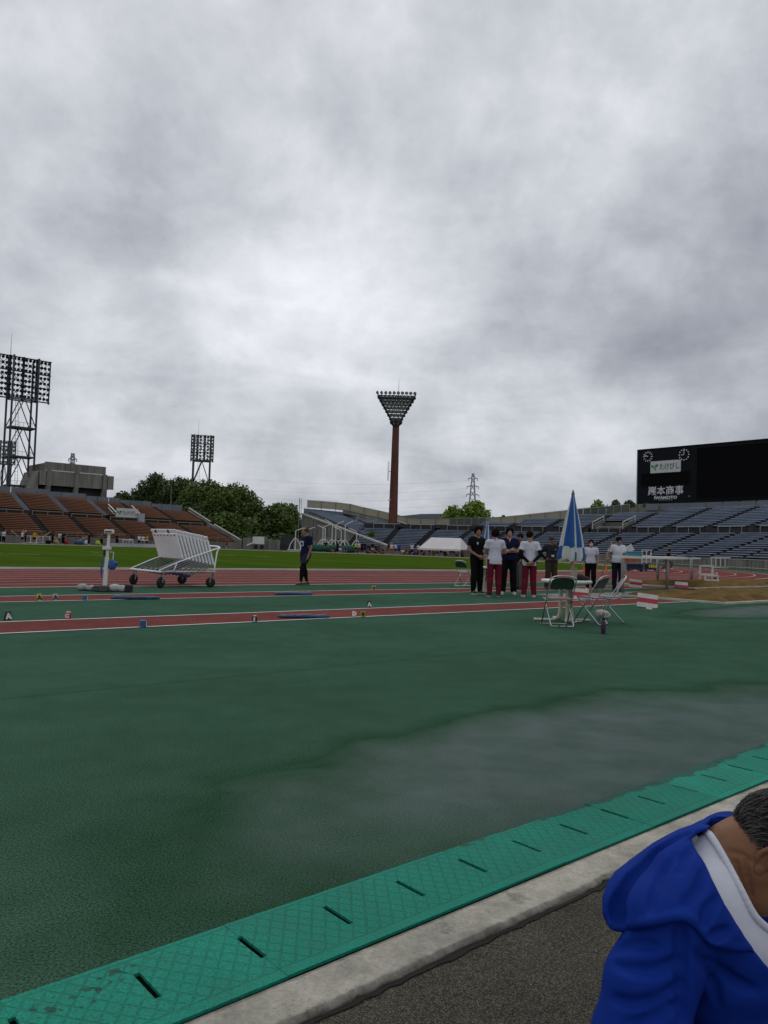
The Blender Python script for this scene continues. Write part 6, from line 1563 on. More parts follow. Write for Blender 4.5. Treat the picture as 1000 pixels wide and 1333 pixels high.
def build_head(s, J, ears=True):
    H = J['head']; M = head_M(J); f = lambda x, y, z: H + M @ V3(x, y, z)
    s.ell(H + M @ V3(0, -.012, .025), (.076, .094, .090), M, k=.02); s.ell(f(0, .020, -.045), (.062, .068, .078), M, k=.03); s.ell(f(0, .058, -.092), (.032, .028, .025), M, k=.025)
    s.cap(f(0, .085, .012), f(0, .105, -.030), .009, .014, k=.014); s.ell(f(0, .080, -.062), (.026, .014, .010), M, k=.012)
    for x in (-1, 1):
        s.ell(f(x * .034, .078, .030), (.024, .012, .010), M, k=.012); s.ell(f(x * .040, .060, -.028), (.022, .02, .02), M, k=.02); s.carve(f(x * .031, .100, .012), (.017, .014, .010), M, k=.008)
        if ears: s.ell(f(x * .078, -.010, -.008), (.010, .022, .033), M, k=.008)
    nk = J['neck']; s.cap(nk - V3(0, 0, .03), f(0, -.022, -.055), .060, .053, k=.03)
def body_sdf(J, h, thin=1.0, arms=True):
    lo, hi = bounds(J); s = SDF(lo, hi, h); t = thin
    build_head(s, J)
    s.cap(J['shL'], J['shR'], .060 * t, .060 * t, k=.05); s.ell(J['chest'] + V3(0, 0, .02), (.165 * t, .105 * t, .16), k=.06); s.ell(J['waist'], (.14 * t, .10 * t, .14), k=.06); s.ell(J['pelvis'], (.160 * t, .108 * t, .12), k=.05)
    s.cap(J['neck'], J['chest'], .06, .09, k=.05)
    for q in 'LR':
        s.cap(J['hip' + q], J['knee' + q], .083 * t, .056 * t, k=.03).cap(J['knee' + q], J['ank' + q], .054 * t, .036 * t, k=.02)
        s.ell(J['knee' + q] * .68 + J['ank' + q] * .32 + V3(0, -.02, 0), (.050 * t, .055 * t, .10), k=.03)
        dr = rotz(J['toe' + q]) @ V3(0, 1, 0); s.cap(J['ank' + q], J['ank' + q] + dr * .13 - V3(0, 0, .055), .036, .025, k=.03)
        if arms:
            s.cap(J['sh' + q], J['el' + q], .050 * t, .040 * t, k=.03).cap(J['el' + q], J['wr' + q], .041 * t, .027 * t, k=.015)
            d = J['hand' + q] if J['hand' + q] is not None else (J['wr' + q] - J['el' + q]); nr = J.get('pn' + q, V3(.6 if q == 'L' else -.6, .3, 0)); hand(s, J['wr' + q], d, V3(*nr))
    return s
def shirt_sdf(J, h, hem=.90, t=1.0, sleeve=.62, loose=.018, seed=1, collar=True, long=False, amp=.007):
    lo, hi = bounds(J); s = SDF(lo, hi, h); L_ = loose
    s.cap(J['shL'], J['shR'], .050 * t + L_, k=.05)
    for q in 'LR': s.cap(J['neck'] + V3(0, 0, -.012), J['sh' + q] * .8 + J['neck'] * .2, .045, .050 + L_ * .6, k=.03)
    hz = V3(*J['pelvis']); hz[2] = hem + .02; s.ell(hz, (.160 * t + L_ * 1.3, .112 * t + L_ * 1.3, .20), k=.05)
    s.ell(J['chest'] + V3(0, 0, .01), (.170 * t + L_, .110 * t + L_, .17), k=.07); s.ell(J['waist'], (.150 * t + L_, .105 * t + L_, .17), k=.07)
    s.ell(J['pelvis'] + V3(0, 0, -.02), (.168 * t + L_, .116 * t + L_, .17), k=.06); s.cap(J['neck'] + V3(0, 0, -.045), J['chest'], .062 + L_ * .6, .10, k=.04)
    if collar: s.cap(J['neck'] + V3(0, .0, -.02), J['neck'] + V3(0, -.004, .018), .063, .060, k=.012)
    s.cut((0, 0, hem), (0, 0, -1))
    for q in 'LR':
        e = J['sh' + q] + (J['el' + q] - J['sh' + q]) * (1.0 if long else sleeve)
        s.cap(J['sh' + q] + V3(0, 0, -.01), e, .052 * t + L_, .048 * t + L_ * (1.1 if not long else .7), k=.03)
        if long: s.cap(J['el' + q], J['wr' + q] * .95 + J['el' + q] * .05, .048 * t + L_ * .6, .034 + L_ * .5, k=.02)
    fn = fold_noise(seed, amp, 17, (1, 1, .75)); f2 = fold_noise(seed + 50, amp * .45, 42); s.offset(lambda X, Y, Z: fn(X, Y, Z) + f2(X, Y, Z))
    if not long:
        for q in 'LR':
            e = J['sh' + q] + (J['el' + q] - J['sh' + q]) * sleeve; n = (J['el' + q] - J['sh' + q]); n = n / np.linalg.norm(n)
            X, Y, Z = s.grid(); d = ((X - e[0]) * n[0] + (Y - e[1]) * n[1] + (Z - e[2]) * n[2])
            near = ((X - e[0]) ** 2 + (Y - e[1]) ** 2 + (Z - e[2]) ** 2) < .115 ** 2
            s.V = np.where(near, np.maximum(s.V, d), s.V).astype(np.float32)
    return s
def trouser_sdf(J, h, t=1.0, top=1.02, cuff=.075, loose=.016, flare=.050, seed=2, amp=.006, bottom=None):
    lo, hi = bounds(J); s = SDF(lo, hi, h); s.ell(J['pelvis'] + V3(0, 0, -.02), (.162 * t + loose, .108 * t + loose, .15), k=.05)
    for q in 'LR':
        a = J['ank' + q] + V3(0, 0, -.02)
        s.cap(J['hip' + q], J['knee' + q], .088 * t + loose, .064 * t + loose, k=.02).cap(J['knee' + q], a, .064 * t + loose, flare + loose * .5, k=.02); s.ell(J['knee' + q] * .66 + J['ank' + q] * .34 + V3(0, -.02, 0), (.052 * t + loose, .058 * t + loose, .14), k=.04)
    s.cut((0, 0, top), (0, 0, 1)); s.cut((0, 0, cuff if bottom is None else bottom), (0, 0, -1))
    fn = fold_noise(seed, amp, 20, (.7, .7, 1)); f2 = fold_noise(seed + 9, amp * .5, 48); s.offset(lambda X, Y, Z: fn(X, Y, Z) + f2(X, Y, Z)); return s
def hair_sdf(J, h, style='short'):
    H = J['head']; M = head_M(J); lo, hi = H - .22, H + .22; s = SDF(lo, hi, h); f = lambda x, y, z: H + M @ V3(x, y, z)
    big = .012 if style != 'full' else .026
    s.ell(f(0, -.016, .035), (.080 + big, .098 + big * .9, .090 + big), M, k=.01)
    if style == 'full':
        for x in (-1, 1): s.ell(f(x * .072, .0, .0), (.032, .06, .06), M, k=.03)
        s.ell(f(0, .07, .085), (.07, .035, .03), M, k=.03); s.ell(f(0, -.07, -.02), (.075, .05, .07), M, k=.03)
    if style == 'bob':
        s.ell(f(0, -.06, -.02), (.085, .06, .09), M, k=.03)
    s.offset(fold_noise(3, .008, 70))
    s.carve(f(0, .115, -.03), (.075, .085, .098), M, k=.012)          # face opening
    if style != 'full' and style != 'bob': s.cut(f(0, -.05, -.045), M @ V3(0, .25, -1))
    else: s.cut(f(0, -.05, -.085), M @ V3(0, .2, -1))
    if style == 'balding': s.carve(f(0, .07, .12), (.08, .11, .07), M, k=.01)
    return s
def shoe(J, q, m_up, m_sole, parent, h=.008):
    a = J['ank' + q]; dr = rotz(J['toe' + q]) @ V3(0, 1, 0); sd = np.cross(dr, V3(0, 0, 1)); M = np.stack([sd, dr, V3(0, 0, 1)], 1); z = a[2] - .085
    s = SDF(a + V3(-.22, -.22, -.12), a + V3(.22, .25, .10), h); s.ell(a + dr * .03 + V3(0, 0, -.045), (.042, .10, .045), M, k=.03); s.ell(a + dr * .11 + V3(0, 0, -.055), (.046, .075, .034), M, k=.03); s.cap(a - dr * .01 + V3(0, 0, -.03), a + V3(0, 0, .005), .046, .042, k=.02)
    s.cut((0, 0, z + .002), (0, 0, -1)); o = link('shoe', s.mesh('shoe', m_up), parent)
    b = MB(); pts = []
    for i in range(16):
        t = 2 * math.pi * i / 16; w = .047 + .006 * math.sin(t); pts.append(a + sd * math.cos(t) * w + dr * (.055 + math.sin(t) * .135)); pts[-1][2] = z
    b.prism([tuple(p) for p in pts], (0, 0, .026)); b.build('sole', m_sole, o)
def eyes(J, parent, glasses=False):
    H = J['head']; M = head_M(J); f = lambda x, y, z: H + M @ V3(x, y, z)
    for x in (-1, 1):
        b = MB(); b.ell(f(x * .031, .0795, .012), (.013, .007, .006), 8, 5, Matrix(M.tolist())); b.build('eye', mat('eye_dark', (.02, .013, .01), .3, 0), parent, True)
        b = MB(); b.ell(f(x * .033, .0855, .033), (.019, .006, .005), 8, 5, Matrix(M.tolist())); b.build('eyebrow', HAIR, parent, True)
    b = MB(); b.ell(f(0, .0935, -.062), (.020, .006, .0035), 8, 5, Matrix(M.tolist())); b.build('mouth', mat('lips', (.22, .085, .07), .5, 0), parent, True)
def cap_hat(J, m, parent, peak_len=.085):
    H = J['head']; M = head_M(J); f = lambda x, y, z: H + M @ V3(x, y, z)
    s = SDF(H - .2, H + .2, .008); s.ell(f(0, -.012, .045), (.096, .112, .092), M, k=.01); s.cut(f(0, 0, .045), M @ V3(0, -.12, -1)); cp = link('cap', s.mesh('cap', m), parent)
    b = MB(); pts = [f(.085 * math.cos(t), .075 + peak_len * math.sin(t), .052 - .035 * math.sin(t) + .012 * math.cos(2 * t)) for t in [math.pi * i / 10 for i in range(11)]]; b.prism([tuple(p) for p in pts], tuple(M @ V3(0, .0, .006))); b.build('peak', m, cp)
    return cp
HH = .0105
def person(label, loc, facing, height, J, skin, top, bottom, shoes=(SHOE_W, SOLE), hair=('short', HAIR), top_kw={}, bot_kw={}, thin=1.0, group=None):
    t = thing('person', label, 'person', loc, math.radians(facing), group); k = height / 1.74; t.scale = (k, k, k)
    body = body_sdf(J, HH, thin); link('body', body.mesh('body', skin), t)
    if hair[0]: link('hair', hair_sdf(J, .009, hair[0]).mesh('hair', hair[1]), t)
    if top is not None: link('shirt', shirt_sdf(J, HH, t=thin, **top_kw).mesh('shirt', top), t)
    if bottom is not None: link('trousers', trouser_sdf(J, HH, t=thin, **bot_kw).mesh('trousers', bottom), t)
    for q in 'LR': shoe(J, q, shoes[0], shoes[1], t)
    eyes(J, t)
    return t
# local frame: +y forward, +x to the person's own right side is at -x when facing the camera is handled by the rotation
def placed(px, y, d=0): p = gp(px, y); return p
# black polo man, hands clasped in front, facing right and a little towards us
J = joints(hipL=(-.09, 0, .92), hipR=(.09, 0, .92), ankL=(-.17, -.05, .09), ankR=(.13, .04, .09), kneeL=(-.13, 0, .50), kneeR=(.11, .05, .50), elL=(-.27, -.02, 1.14), elR=(.27, -.02, 1.14), wrL=(-.10, .19, .98), wrR=(.10, .19, .98), handL=(.9, .3, -.35), handR=(-.9, .3, -.35), yaw=-.35, pnL=(0, -1, .2), pnR=(0, -1, .2))
p = gp(619.5, 773.5); A_ = person('man in black polo and black trousers with hands clasped, leftmost of the talking group', p, 180 + 32, 1.80, J, SKIN_A, C_BLACK, C_BLACK, (SHOE_B, SHOE_W), ('full', HAIR), dict(hem=.88, seed=3), dict(flare=.055, seed=4))
b = MB(); b.ell((.095, .142, 1.31), (.030, .012, .034), 10, 6); b.build('chest_badge', C_WHITE, A_)
# white polo, maroon trousers, seen from behind, arms folded in front
J = joints(ankL=(-.12, 0, .09), ankR=(.12, 0, .09), elL=(-.27, .03, 1.15), elR=(.27, .03, 1.15), wrL=(-.05, .19, 1.08), wrR=(.05, .19, 1.08), handL=(.9, .2, .1), handR=(-.9, .2, .1), yaw=-.05)
p = gp(643.0, 777); A_ = person('person seen from behind in white polo and maroon trousers with bare forearms', p, 3, 1.72, J, SKIN_A, C_WHITE, C_MAROON, (SHOE_B, SOLE), ('full', HAIR_BR), dict(hem=.84, seed=7), dict(seed=8, flare=.058))
# navy polo, arms folded, facing us
J = joints(ankL=(-.14, 0, .09), ankR=(.15, .02, .09), kneeL=(-.12, .02, .50), kneeR=(.13, .03, .5), elL=(-.27, .05, 1.14), elR=(.27, .05, 1.14), wrL=(.02, .20, 1.12), wrR=(-.02, .215, 1.16), handL=(.9, .05, .15), handR=(-.9, -.05, .1), yaw=.05, pnL=(0, -1, 0), pnR=(0, -1, 0))
p = gp(661.5, 774); A_ = person('man with thick black hair in navy polo with folded arms facing the camera', p, 180 - 5, 1.80, J, SKIN_B, C_NAVY, C_BLACK, (SHOE_W, SHOE_W), ('full', HAIR), dict(hem=.90, seed=11), dict(seed=12, flare=.07, loose=.022), 1.06)
b = MB(); b.ell((-.10 * -1, .148, 1.33), (.016, .01, .014), 8, 5); b.build('red_badge', mat('badge_red', (.5, .02, .05), .5, 0), A_)
b = MB(); b.prism([(-.035, .118, 1.46), (.035, .118, 1.46), (0, .150, 1.36)], (0, .012, 0)); b.build('open_neck', SKIN_B, A_)
# second white polo with black arm sleeves, hands clasped behind the back
J = joints(ankL=(-.14, -.02, .09), ankR=(.13, .02, .09), elL=(-.275, -.09, 1.14), elR=(.275, -.09, 1.14), wrL=(-.05, -.185, .93), wrR=(.05, -.20, .93), handL=(.85, -.1, -.3), handR=(-.85, -.1, -.3), yaw=-.75, pnL=(0, 1, 0), pnR=(0, 1, 0))
p = gp(688.5, 778); A_ = person('person in white polo and maroon trousers with black arm sleeves, hands clasped behind', p, -2, 1.70, J, SKIN_A, C_WHITE, C_MAROON, (SHOE_W, SOLE), ('short', HAIR_BR), dict(hem=.84, seed=15), dict(seed=16, flare=.062))
for q in 'LR':
    s = SDF(np.minimum(J['sh' + q], J['wr' + q]) - .2, np.maximum(J['sh' + q], J['wr' + q]) + .2, .009); a = J['sh' + q] * .42 + J['el' + q] * .58; s.cap(a, J['el' + q], .053, .049, k=.01).cap(J['el' + q], J['wr' + q] * .93 + J['el' + q] * .07, .049, .036, k=.015); link('arm_sleeve', s.mesh('arm_sleeve', C_BLACK), A_)
# man in black cap and grey trousers hidden behind them
J = joints(yaw=.5, elL=(-.26, .0, 1.14), wrL=(-.20, .12, .94))
p = gp(676.5, 767.5); A_ = person('man in black cap and loose grey trousers half hidden behind the talking group', p, 180 - 60, 1.72, J, SKIN_A, C_BLACK, C_GREY, (SHOE_B, SHOE_B), ('short', HAIR), dict(hem=.86, long=True, seed=19), dict(flare=.085, loose=.03, seed=20)); cap_hat(J, C_BLACK, A_)
# official in black vest, cap and sunglasses, hands on hips
J = joints(ankL=(-.15, 0, .09), ankR=(.14, 0, .09), elL=(-.37, -.06, 1.17), elR=(.37, -.06, 1.17), wrL=(-.20, .08, .99), wrR=(.20, .08, .99), handL=(.75, .55, -.2), handR=(-.75, .55, -.2), yaw=.45)
p = gp(717.0, 767.5); A_ = person('official in black vest, grey cap and sunglasses with hands on hips left of the parasol', p, 180 + 4, 1.69, J, SKIN_C, C_CHAR, C_KHAKI, (SHOE_B, SHOE_B), ('short', HAIR_G), dict(hem=.90, sleeve=.55, seed=23), dict(loose=.024, flare=.07, seed=24)); cap_hat(J, C_CAPG, A_)
s = SDF(J['elL'] - .35, J['elL'] + .35, .010); s.cap(J['shL'] * .45 + J['elL'] * .55, J['elL'], .055, .05, k=.01).cap(J['elL'], J['wrL'] * .9 + J['elL'] * .1, .05, .042, k=.02); link('sleeve', s.mesh('sleeve', C_PALEBLUE), A_)
s = SDF(J['elR'] - .35, J['elR'] + .35, .010); s.cap(J['shR'] * .45 + J['elR'] * .55, J['elR'], .055, .05, k=.01).cap(J['elR'], J['wrR'] * .9 + J['elR'] * .1, .05, .042, k=.02); link('sleeve', s.mesh('sleeve', C_BLACK), A_)
MB().box((0, .155, 1.10), (.085, .008, .06)).build('name_card', M_BOARDW, A_); MB().box((-.09, .148, 1.30), (.05, .008, .022)).build('name_tag', mat('tag_grey', (.35, .35, .36), .5, 0), A_)
b = MB(); b.path([(-.07, .10, 1.44), (-.03, .150, 1.28), (0, .158, 1.13)], .006, 4); b.path([(.07, .10, 1.44), (.03, .150, 1.28), (0, .158, 1.13)], .006, 4); b.build('lanyard', C_NAVY, A_)
H = J['head']; M = head_M(J); b = MB(); Mx = Matrix(M.tolist())
for x in (-1, 1): b.ell(H + M @ V3(x * .031, .088, .014), (.028, .010, .019), 8, 5, Mx)
b.build('sunglasses', mat('lens_black', (.008, .008, .009), .15, 0), A_, True)
# woman in face mask
J = joints(ankL=(-.09, -.02, .09), ankR=(.09, .03, .09), elL=(-.225, -.03, 1.13), elR=(.225, -.03, 1.13), wrL=(-.24, .03, .90), wrR=(.24, .05, .90), yaw=.25, head=(0, .02, 1.62))
p = gp(768.5, 768.5); A_ = person('woman in white polo and face mask standing right of the parasol', p, 180 - 25, 1.62, J, SKIN_B, C_WHITE, C_BLACK, (SHOE_W, SHOE_W), ('bob', HAIR), dict(hem=.93, seed=27), dict(flare=.045, loose=.022, seed=28), .92)
H = J['head']; M = head_M(J); s = SDF(H - .2, H + .2, .008); s.ell(H + M @ V3(0, .045, -.052), (.060, .066, .056), M, k=.01); s.cut(H + M @ V3(0, .02, 0), M @ V3(0, -1, 0)); link('face_mask', s.mesh('face_mask', mat('mask_white', (.52, .50, .48), .8, .05, 9)), A_)
# man in white polo holding the rake, looking down
J = joints(ankL=(-.12, 0, .09), ankR=(.11, .03, .09), elL=(-.24, .10, 1.12), elR=(.33, -.03, 1.16), wrL=(-.10, .30, 1.06), wrR=(.37, .12, .99), handL=(.6, .6, -.2), handR=(.2, .8, .3), yaw=.1, pitch=-.35, head=(0, .055, 1.60))
p = gp(803.5, 771); A_ = person('man in white polo and dark trousers looking down beside the long white board', p, 180 + 6, 1.74, J, SKIN_A, C_WHITE, C_DNAVY, (SHOE_B, SHOE_B), ('short', HAIR), dict(hem=.92, seed=31), dict(flare=.05, seed=32))
MB().box((.168, .03, .62), (.008, .02, .62)).build('side_stripe', M_BOARDW, A_)
# older man in navy tee walking on the green strip
J = joints(hipL=(-.085, 0, .92), hipR=(.085, 0, .92), kneeL=(-.09, .13, .52), kneeR=(.10, .06, .50), ankL=(-.10, .02, .13), ankR=(.11, .09, .09), toeL=.1, toeR=-.1, elL=(-.21, -.05, 1.13), elR=(.235, -.08, 1.13), wrL=(-.20, .03, .88), wrR=(.245, -.02, .87), yaw=.12, head=(0, .045, 1.61), neck=(0, .005, 1.46))
J['ankL'] = V3(-.10, .20, .09); J['kneeL'] = V3(-.095, .16, .52); J['ankR'] = V3(.10, -.16, .09); J['kneeR'] = V3(.10, -.02, .50)
p = gp(396.5, 762); A_ = person('older man in navy tee with white print and black leggings walking on the green strip', p, 180 - 52, 1.68, J, SKIN_A, C_NAVY, None, (SHOE_B, mat('shoe_lime', (.13, .15, .03), .5, .1, 10)), ('balding', HAIR_G), dict(hem=.86, seed=35, collar=False, sleeve=.7, loose=.022), {}, 1.0)
link('leggings', trouser_sdf(J, HH, top=1.0, cuff=.11, loose=.006, flare=.036, seed=36, amp=.003).mesh('leggings', C_BLACK), A_)
link('shorts', trouser_sdf(J, HH, top=1.0, bottom=.66, loose=.034, flare=.05, seed=37).mesh('shorts', C_CHAR), A_)
b = MB(); b.box((-.005, .143, 1.245), (.17, .012, .15)); b.build('chest_print', mat('print_pale', (.40, .41, .50), .8, .2, 12), A_); b = MB(); b.box((-.005, .150, 1.24), (.10, .004, .07)); b.build('print_mark', C_NAVY, A_)

# ---- people far across the field: small figures sharing a few low-detail meshes
def far_mesh(J, sleeve=.6, h=.03, legs_long=False):
    parts = [body_sdf(J, h), hair_sdf(J, h * .8, 'short'), shirt_sdf(J, h, hem=.90, sleeve=sleeve, loose=.03), trouser_sdf(J, h, bottom=None if legs_long else .58, loose=.03)]
    V = []; F = []; MI = []
    for i, s in enumerate(parts):
        me = s.mesh('tmp', SKIN_A); o = len(V); V += [tuple(v.co) for v in me.vertices]; F += [tuple(x + o for x in p.vertices) for p in me.polygons]; MI += [i] * len(me.polygons); bpy.data.meshes.remove(me)
    for q in 'LR':
        mb = MB(); a = J['ank' + q]; mb.bevbox((a[0], a[1] + .06, max(a[2] - .045, .045)), (.10, .27, .09), .03); o = len(V); V += mb.v; F += [tuple(x + o for x in f) for f in mb.f]; MI += [4] * len(mb.f)
    me = bpy.data.meshes.new('far_person'); me.from_pydata(V, [], F)
    for m in (SKIN_A, HAIR, C_WHITE, C_BLACK, SHOE_W): me.materials.append(m)
    me.polygons.foreach_set('material_index', MI); me.polygons.foreach_set('use_smooth', [True] * len(F)); me.update(); return me
POSE = {
    'stand': far_mesh(joints()), 'long': far_mesh(joints(elL=(-.26, .05, 1.14), wrL=(-.12, .22, 1.12)), legs_long=True),
    'armsup': far_mesh(joints(elL=(-.36, .0, 1.58), elR=(.36, .0, 1.58), wrL=(-.14, -.02, 1.74), wrR=(.14, -.02, 1.74), handL=(1, 0, .1), handR=(-1, 0, .1)), legs_long=True),
    'hips': far_mesh(joints(elL=(-.37, -.06, 1.17), elR=(.37, -.06, 1.17), wrL=(-.20, .08, 1.0), wrR=(.20, .08, 1.0), handL=(.7, .5, -.2), handR=(-.7, .5, -.2))),
    'bend': far_mesh(joints(pelvis=(0, -.12, .92), hipL=(-.1, -.12, .88), hipR=(.1, -.12, .88), waist=(0, .0, 1.00), chest=(0, .18, 1.06), shL=(-.18, .30, 1.10), shR=(.18, .30, 1.10), neck=(0, .34, 1.10), head=(0, .48, 1.14), elL=(-.2, .36, .84), elR=(.2, .36, .84), wrL=(-.18, .40, .60), wrR=(.18, .40, .60))),
    'sit': far_mesh(joints(pelvis=(0, -.1, .14), hipL=(-.1, -.1, .13), hipR=(.1, -.1, .13), waist=(0, -.13, .28), chest=(0, -.12, .46), shL=(-.18, -.1, .60), shR=(.18, -.1, .60), neck=(0, -.1, .63), head=(0, -.06, .80), kneeL=(-.16, .30, .42), kneeR=(.16, .30, .42), ankL=(-.14, .52, .09), ankR=(.14, .52, .09), elL=(-.25, .10, .42), elR=(.25, .10, .42), wrL=(-.12, .30, .42), wrR=(.12, .30, .42))),
    'run': far_mesh(joints(pelvis=(0, 0, .95), chest=(0, .10, 1.26), waist=(0, .04, 1.1), shL=(-.18, .12, 1.40), shR=(.18, .12, 1.40), neck=(0, .13, 1.44), head=(0, .20, 1.60), hipL=(-.09, 0, .90), hipR=(.09, 0, .90), kneeL=(-.10, .38, .72), ankL=(-.10, .22, .36), kneeR=(.10, -.10, .50), ankR=(.10, -.40, .26), elL=(-.25, -.14, 1.18), wrL=(-.22, .08, 1.06), elR=(.25, .32, 1.16), wrR=(.18, .46, 1.32)), legs_long=True),
}
# sitting pose: the shirt's hem cut would hide it, so rebuild its shirt low
def sit_mesh():
    J = joints(pelvis=(0, -.1, .14), hipL=(-.1, -.1, .13), hipR=(.1, -.1, .13), waist=(0, -.13, .28), chest=(0, -.12, .46), shL=(-.18, -.1, .60), shR=(.18, -.1, .60), neck=(0, -.1, .63), head=(0, -.06, .80), kneeL=(-.16, .30, .42), kneeR=(.16, .30, .42), ankL=(-.14, .52, .09), ankR=(.14, .52, .09), elL=(-.25, .10, .42), elR=(.25, .10, .42), wrL=(-.12, .30, .42), wrR=(.12, .30, .42))
    h = .03; parts = [body_sdf(J, h), hair_sdf(J, h * .8), shirt_sdf(J, h, hem=.03, loose=.03), trouser_sdf(J, h, top=.9, cuff=.08, loose=.02)]
    parts[3].cut((0, .14, 0), (0, 1, 0)); V = []; F = []; MI = []
    for i, s in enumerate(parts):
        me = s.mesh('tmp', SKIN_A); o = len(V); V += [tuple(v.co) for v in me.vertices]; F += [tuple(x + o for x in p.vertices) for p in me.polygons]; MI += [i] * len(me.polygons); bpy.data.meshes.remove(me)
    me = bpy.data.meshes.new('far_person'); me.from_pydata(V, [], F)
    for m in (SKIN_A, HAIR, C_WHITE, C_BLACK, SHOE_W): me.materials.append(m)
    me.polygons.foreach_set('material_index', MI); me.polygons.foreach_set('use_smooth', [True] * len(F)); me.update(); return me
POSE['sit'] = sit_mesh()
FC = dict(white=C_WHITE, black=C_BLACK, navy=C_NAVY, teal=cloth('cloth_teal', (.02, .16, .22)), yellow=cloth('cloth_yellow', (.42, .27, .02)), lime=cloth('cloth_lime', (.36, .48, .04)), red=cloth('cloth_red', (.35, .02, .03)), blue=cloth('cloth_blue', (.02, .06, .30)), pink=cloth('cloth_pink', (.28, .06, .12)), grey=C_GREY, mint=cloth('cloth_mint', (.40, .50, .44)), cap=C_WHITE, hair=HAIR)
def far_person(label, p, facing, pose, top, bottom, hair='hair', h=1.70, group='people across the field'):
    o = link('person', POSE[pose], None, p, math.radians(facing)); k = h / 1.74; o.scale = (k, k, k); tag(o, label, 'person', group)
    for i, m in ((1, FC[hair]), (2, FC[top]), (3, FC[bottom])): o.material_slots[i].link = 'OBJECT'; o.material_slots[i].material = m
    return o
NF = N_F - 2.5
def fl(px, n=NF): return on_n(px, n)
for px, n, f, pose, top, bot, hr, lb in (
    (2, 110, 150, 'long', 'teal', 'black', 'hair', 'distant person in teal top at the left edge below the brown stand'),
    (6.8, 110.5, 200, 'long', 'white', 'black', 'hair', 'distant person in white top next to the one in teal'),
    (31.5, 110, 170, 'stand', 'white', 'black', 'cap', 'distant person in white top and cap left of a figure in black'),
    (35, 109.5, 120, 'long', 'black', 'black', 'cap', 'distant person in black with white cap below the brown stand'),
    (47, 107, 180, 'stand', 'yellow', 'black', 'hair', 'distant person in yellow shirt and black shorts by the brown stand'),
    (70.5, 111, 90, 'long', 'black', 'black', 'hair', 'distant thin figure in black left of the person in mint jacket'),
    (79.5, 111, 180, 'long', 'mint', 'grey', 'hair', 'distant person in pale mint jacket below the brown stand'),
    (84.3, 111, 180, 'long', 'black', 'black', 'hair', 'distant person in black right of the mint jacket'),
    (117.5, 111, 250, 'long', 'black', 'black', 'hair', 'distant figure in black by the crossed poles'),
    (134, 111, 200, 'long', 'grey', 'black', 'hair', 'distant figure partly behind the instrument post'),
    (154.3, 110, 180, 'long', 'black', 'black', 'hair', 'distant person in black right of the instrument post'),
    (183, 110, 190, 'stand', 'white', 'navy', 'hair', 'distant person in white behind the white bench, leftmost of three'),
    (188, 110.5, 170, 'stand', 'white', 'navy', 'hair', 'distant person in white behind the white bench, in the middle'),
    (193, 110.5, 170, 'stand', 'yellow', 'black', 'hair', 'distant person in tan yellow top behind the white bench, rightmost'),
    (297, 112, 90, 'stand', 'red', 'black', 'hair', 'distant lone figure in reddish top near the stand end wall')):
    far_person(lb, fl(px, n), f, pose, top, bot, hr)
RB = 47.8
def fb(px, R=RB): return on_bend(px, R)
for px, R, f, pose, top, bot, hr, lb in (
    (426, 49, 180, 'long', 'black', 'black', 'hair', 'distant figure in black between the goose-neck posts'),
    (441, 48.5, 200, 'long', 'navy', 'navy', 'hair', 'distant person in navy standing before the goose-neck posts'),
    (465, 47.5, 180, 'stand', 'lime', 'black', 'hair', 'distant person in bright lime vest by the raked concrete wall'),
    (469.3, 48.5, 170, 'stand', 'white', 'red', 'hair', 'distant athlete in white top and red shorts right of the lime vest'),
    (473, 48, 200, 'long', 'black', 'black', 'hair', 'distant person in black, middle of three beside the lime vest'),
    (476.7, 47.5, 160, 'stand', 'navy', 'navy', 'hair', 'distant person in navy, rightmost of three beside the lime vest'),
    (486.7, 47.5, 180, 'stand', 'black', 'mint', 'hair', 'distant person in black top and pale shorts before the raked wall'),
    (495.3, 49.5, 180, 'long', 'grey', 'grey', 'hair', 'distant figure in grey close to the raked wall'),
    (507, 47.5, 120, 'stand', 'black', 'red', 'hair', 'distant athlete in black top and red shorts left of the white caps'),
    (511.5, 47, 180, 'stand', 'white', 'red', 'cap', 'distant person in white top and white cap with red shorts'),
    (516.5, 48, 200, 'stand', 'white', 'black', 'hair', 'distant person in white top between the white cap and the blue shirt'),
    (521, 47, 180, 'stand', 'blue', 'navy', 'hair', 'distant person in bright blue shirt by the gate wall'),
    (538, 46.5, 0, 'armsup', 'white', 'black', 'hair', 'distant person in white with both hands on the head'),
    (546, 48, 200, 'long', 'white', 'black', 'hair', 'distant person in white left of the white tent'),
    (550.5, 47.5, 180, 'long', 'black', 'black', 'hair', 'distant person in black at the left corner of the white tent'),
    (560, 46, 100, 'bend', 'white', 'navy', 'hair', 'distant athlete bending over under the left of the white tent'),
    (575.5, 46.5, 180, 'stand', 'white', 'black', 'hair', 'distant person in white and black under the middle of the white tent'),
    (588.5, 47.5, 150, 'stand', 'red', 'red', 'hair', 'distant figure in dark red under the right of the white tent'),
    (592, 46, 180, 'hips', 'pink', 'black', 'hair', 'distant athlete in pink vest standing at the right of the white tent')):
    far_person(lb, fb(px, R), f, pose, top, bot, hr)
rs = random.Random(5)
tops = ['black', 'white', 'navy', 'grey', 'red', 'black', 'white', 'navy', 'black', 'blue', 'black', 'pink', 'grey', 'white']
sit_px = [433, 445, 452, 481, 490, 500, 526, 530.5, 534, 541, 545, 553, 566, 571, 581, 597, 601.5, 606]
ordn = ('first', 'second', 'third', 'fourth', 'fifth', 'sixth', 'seventh', 'eighth', 'ninth', 'tenth', 'eleventh', 'twelfth', 'thirteenth', 'fourteenth', 'fifteenth', 'sixteenth', 'seventeenth', 'eighteenth')
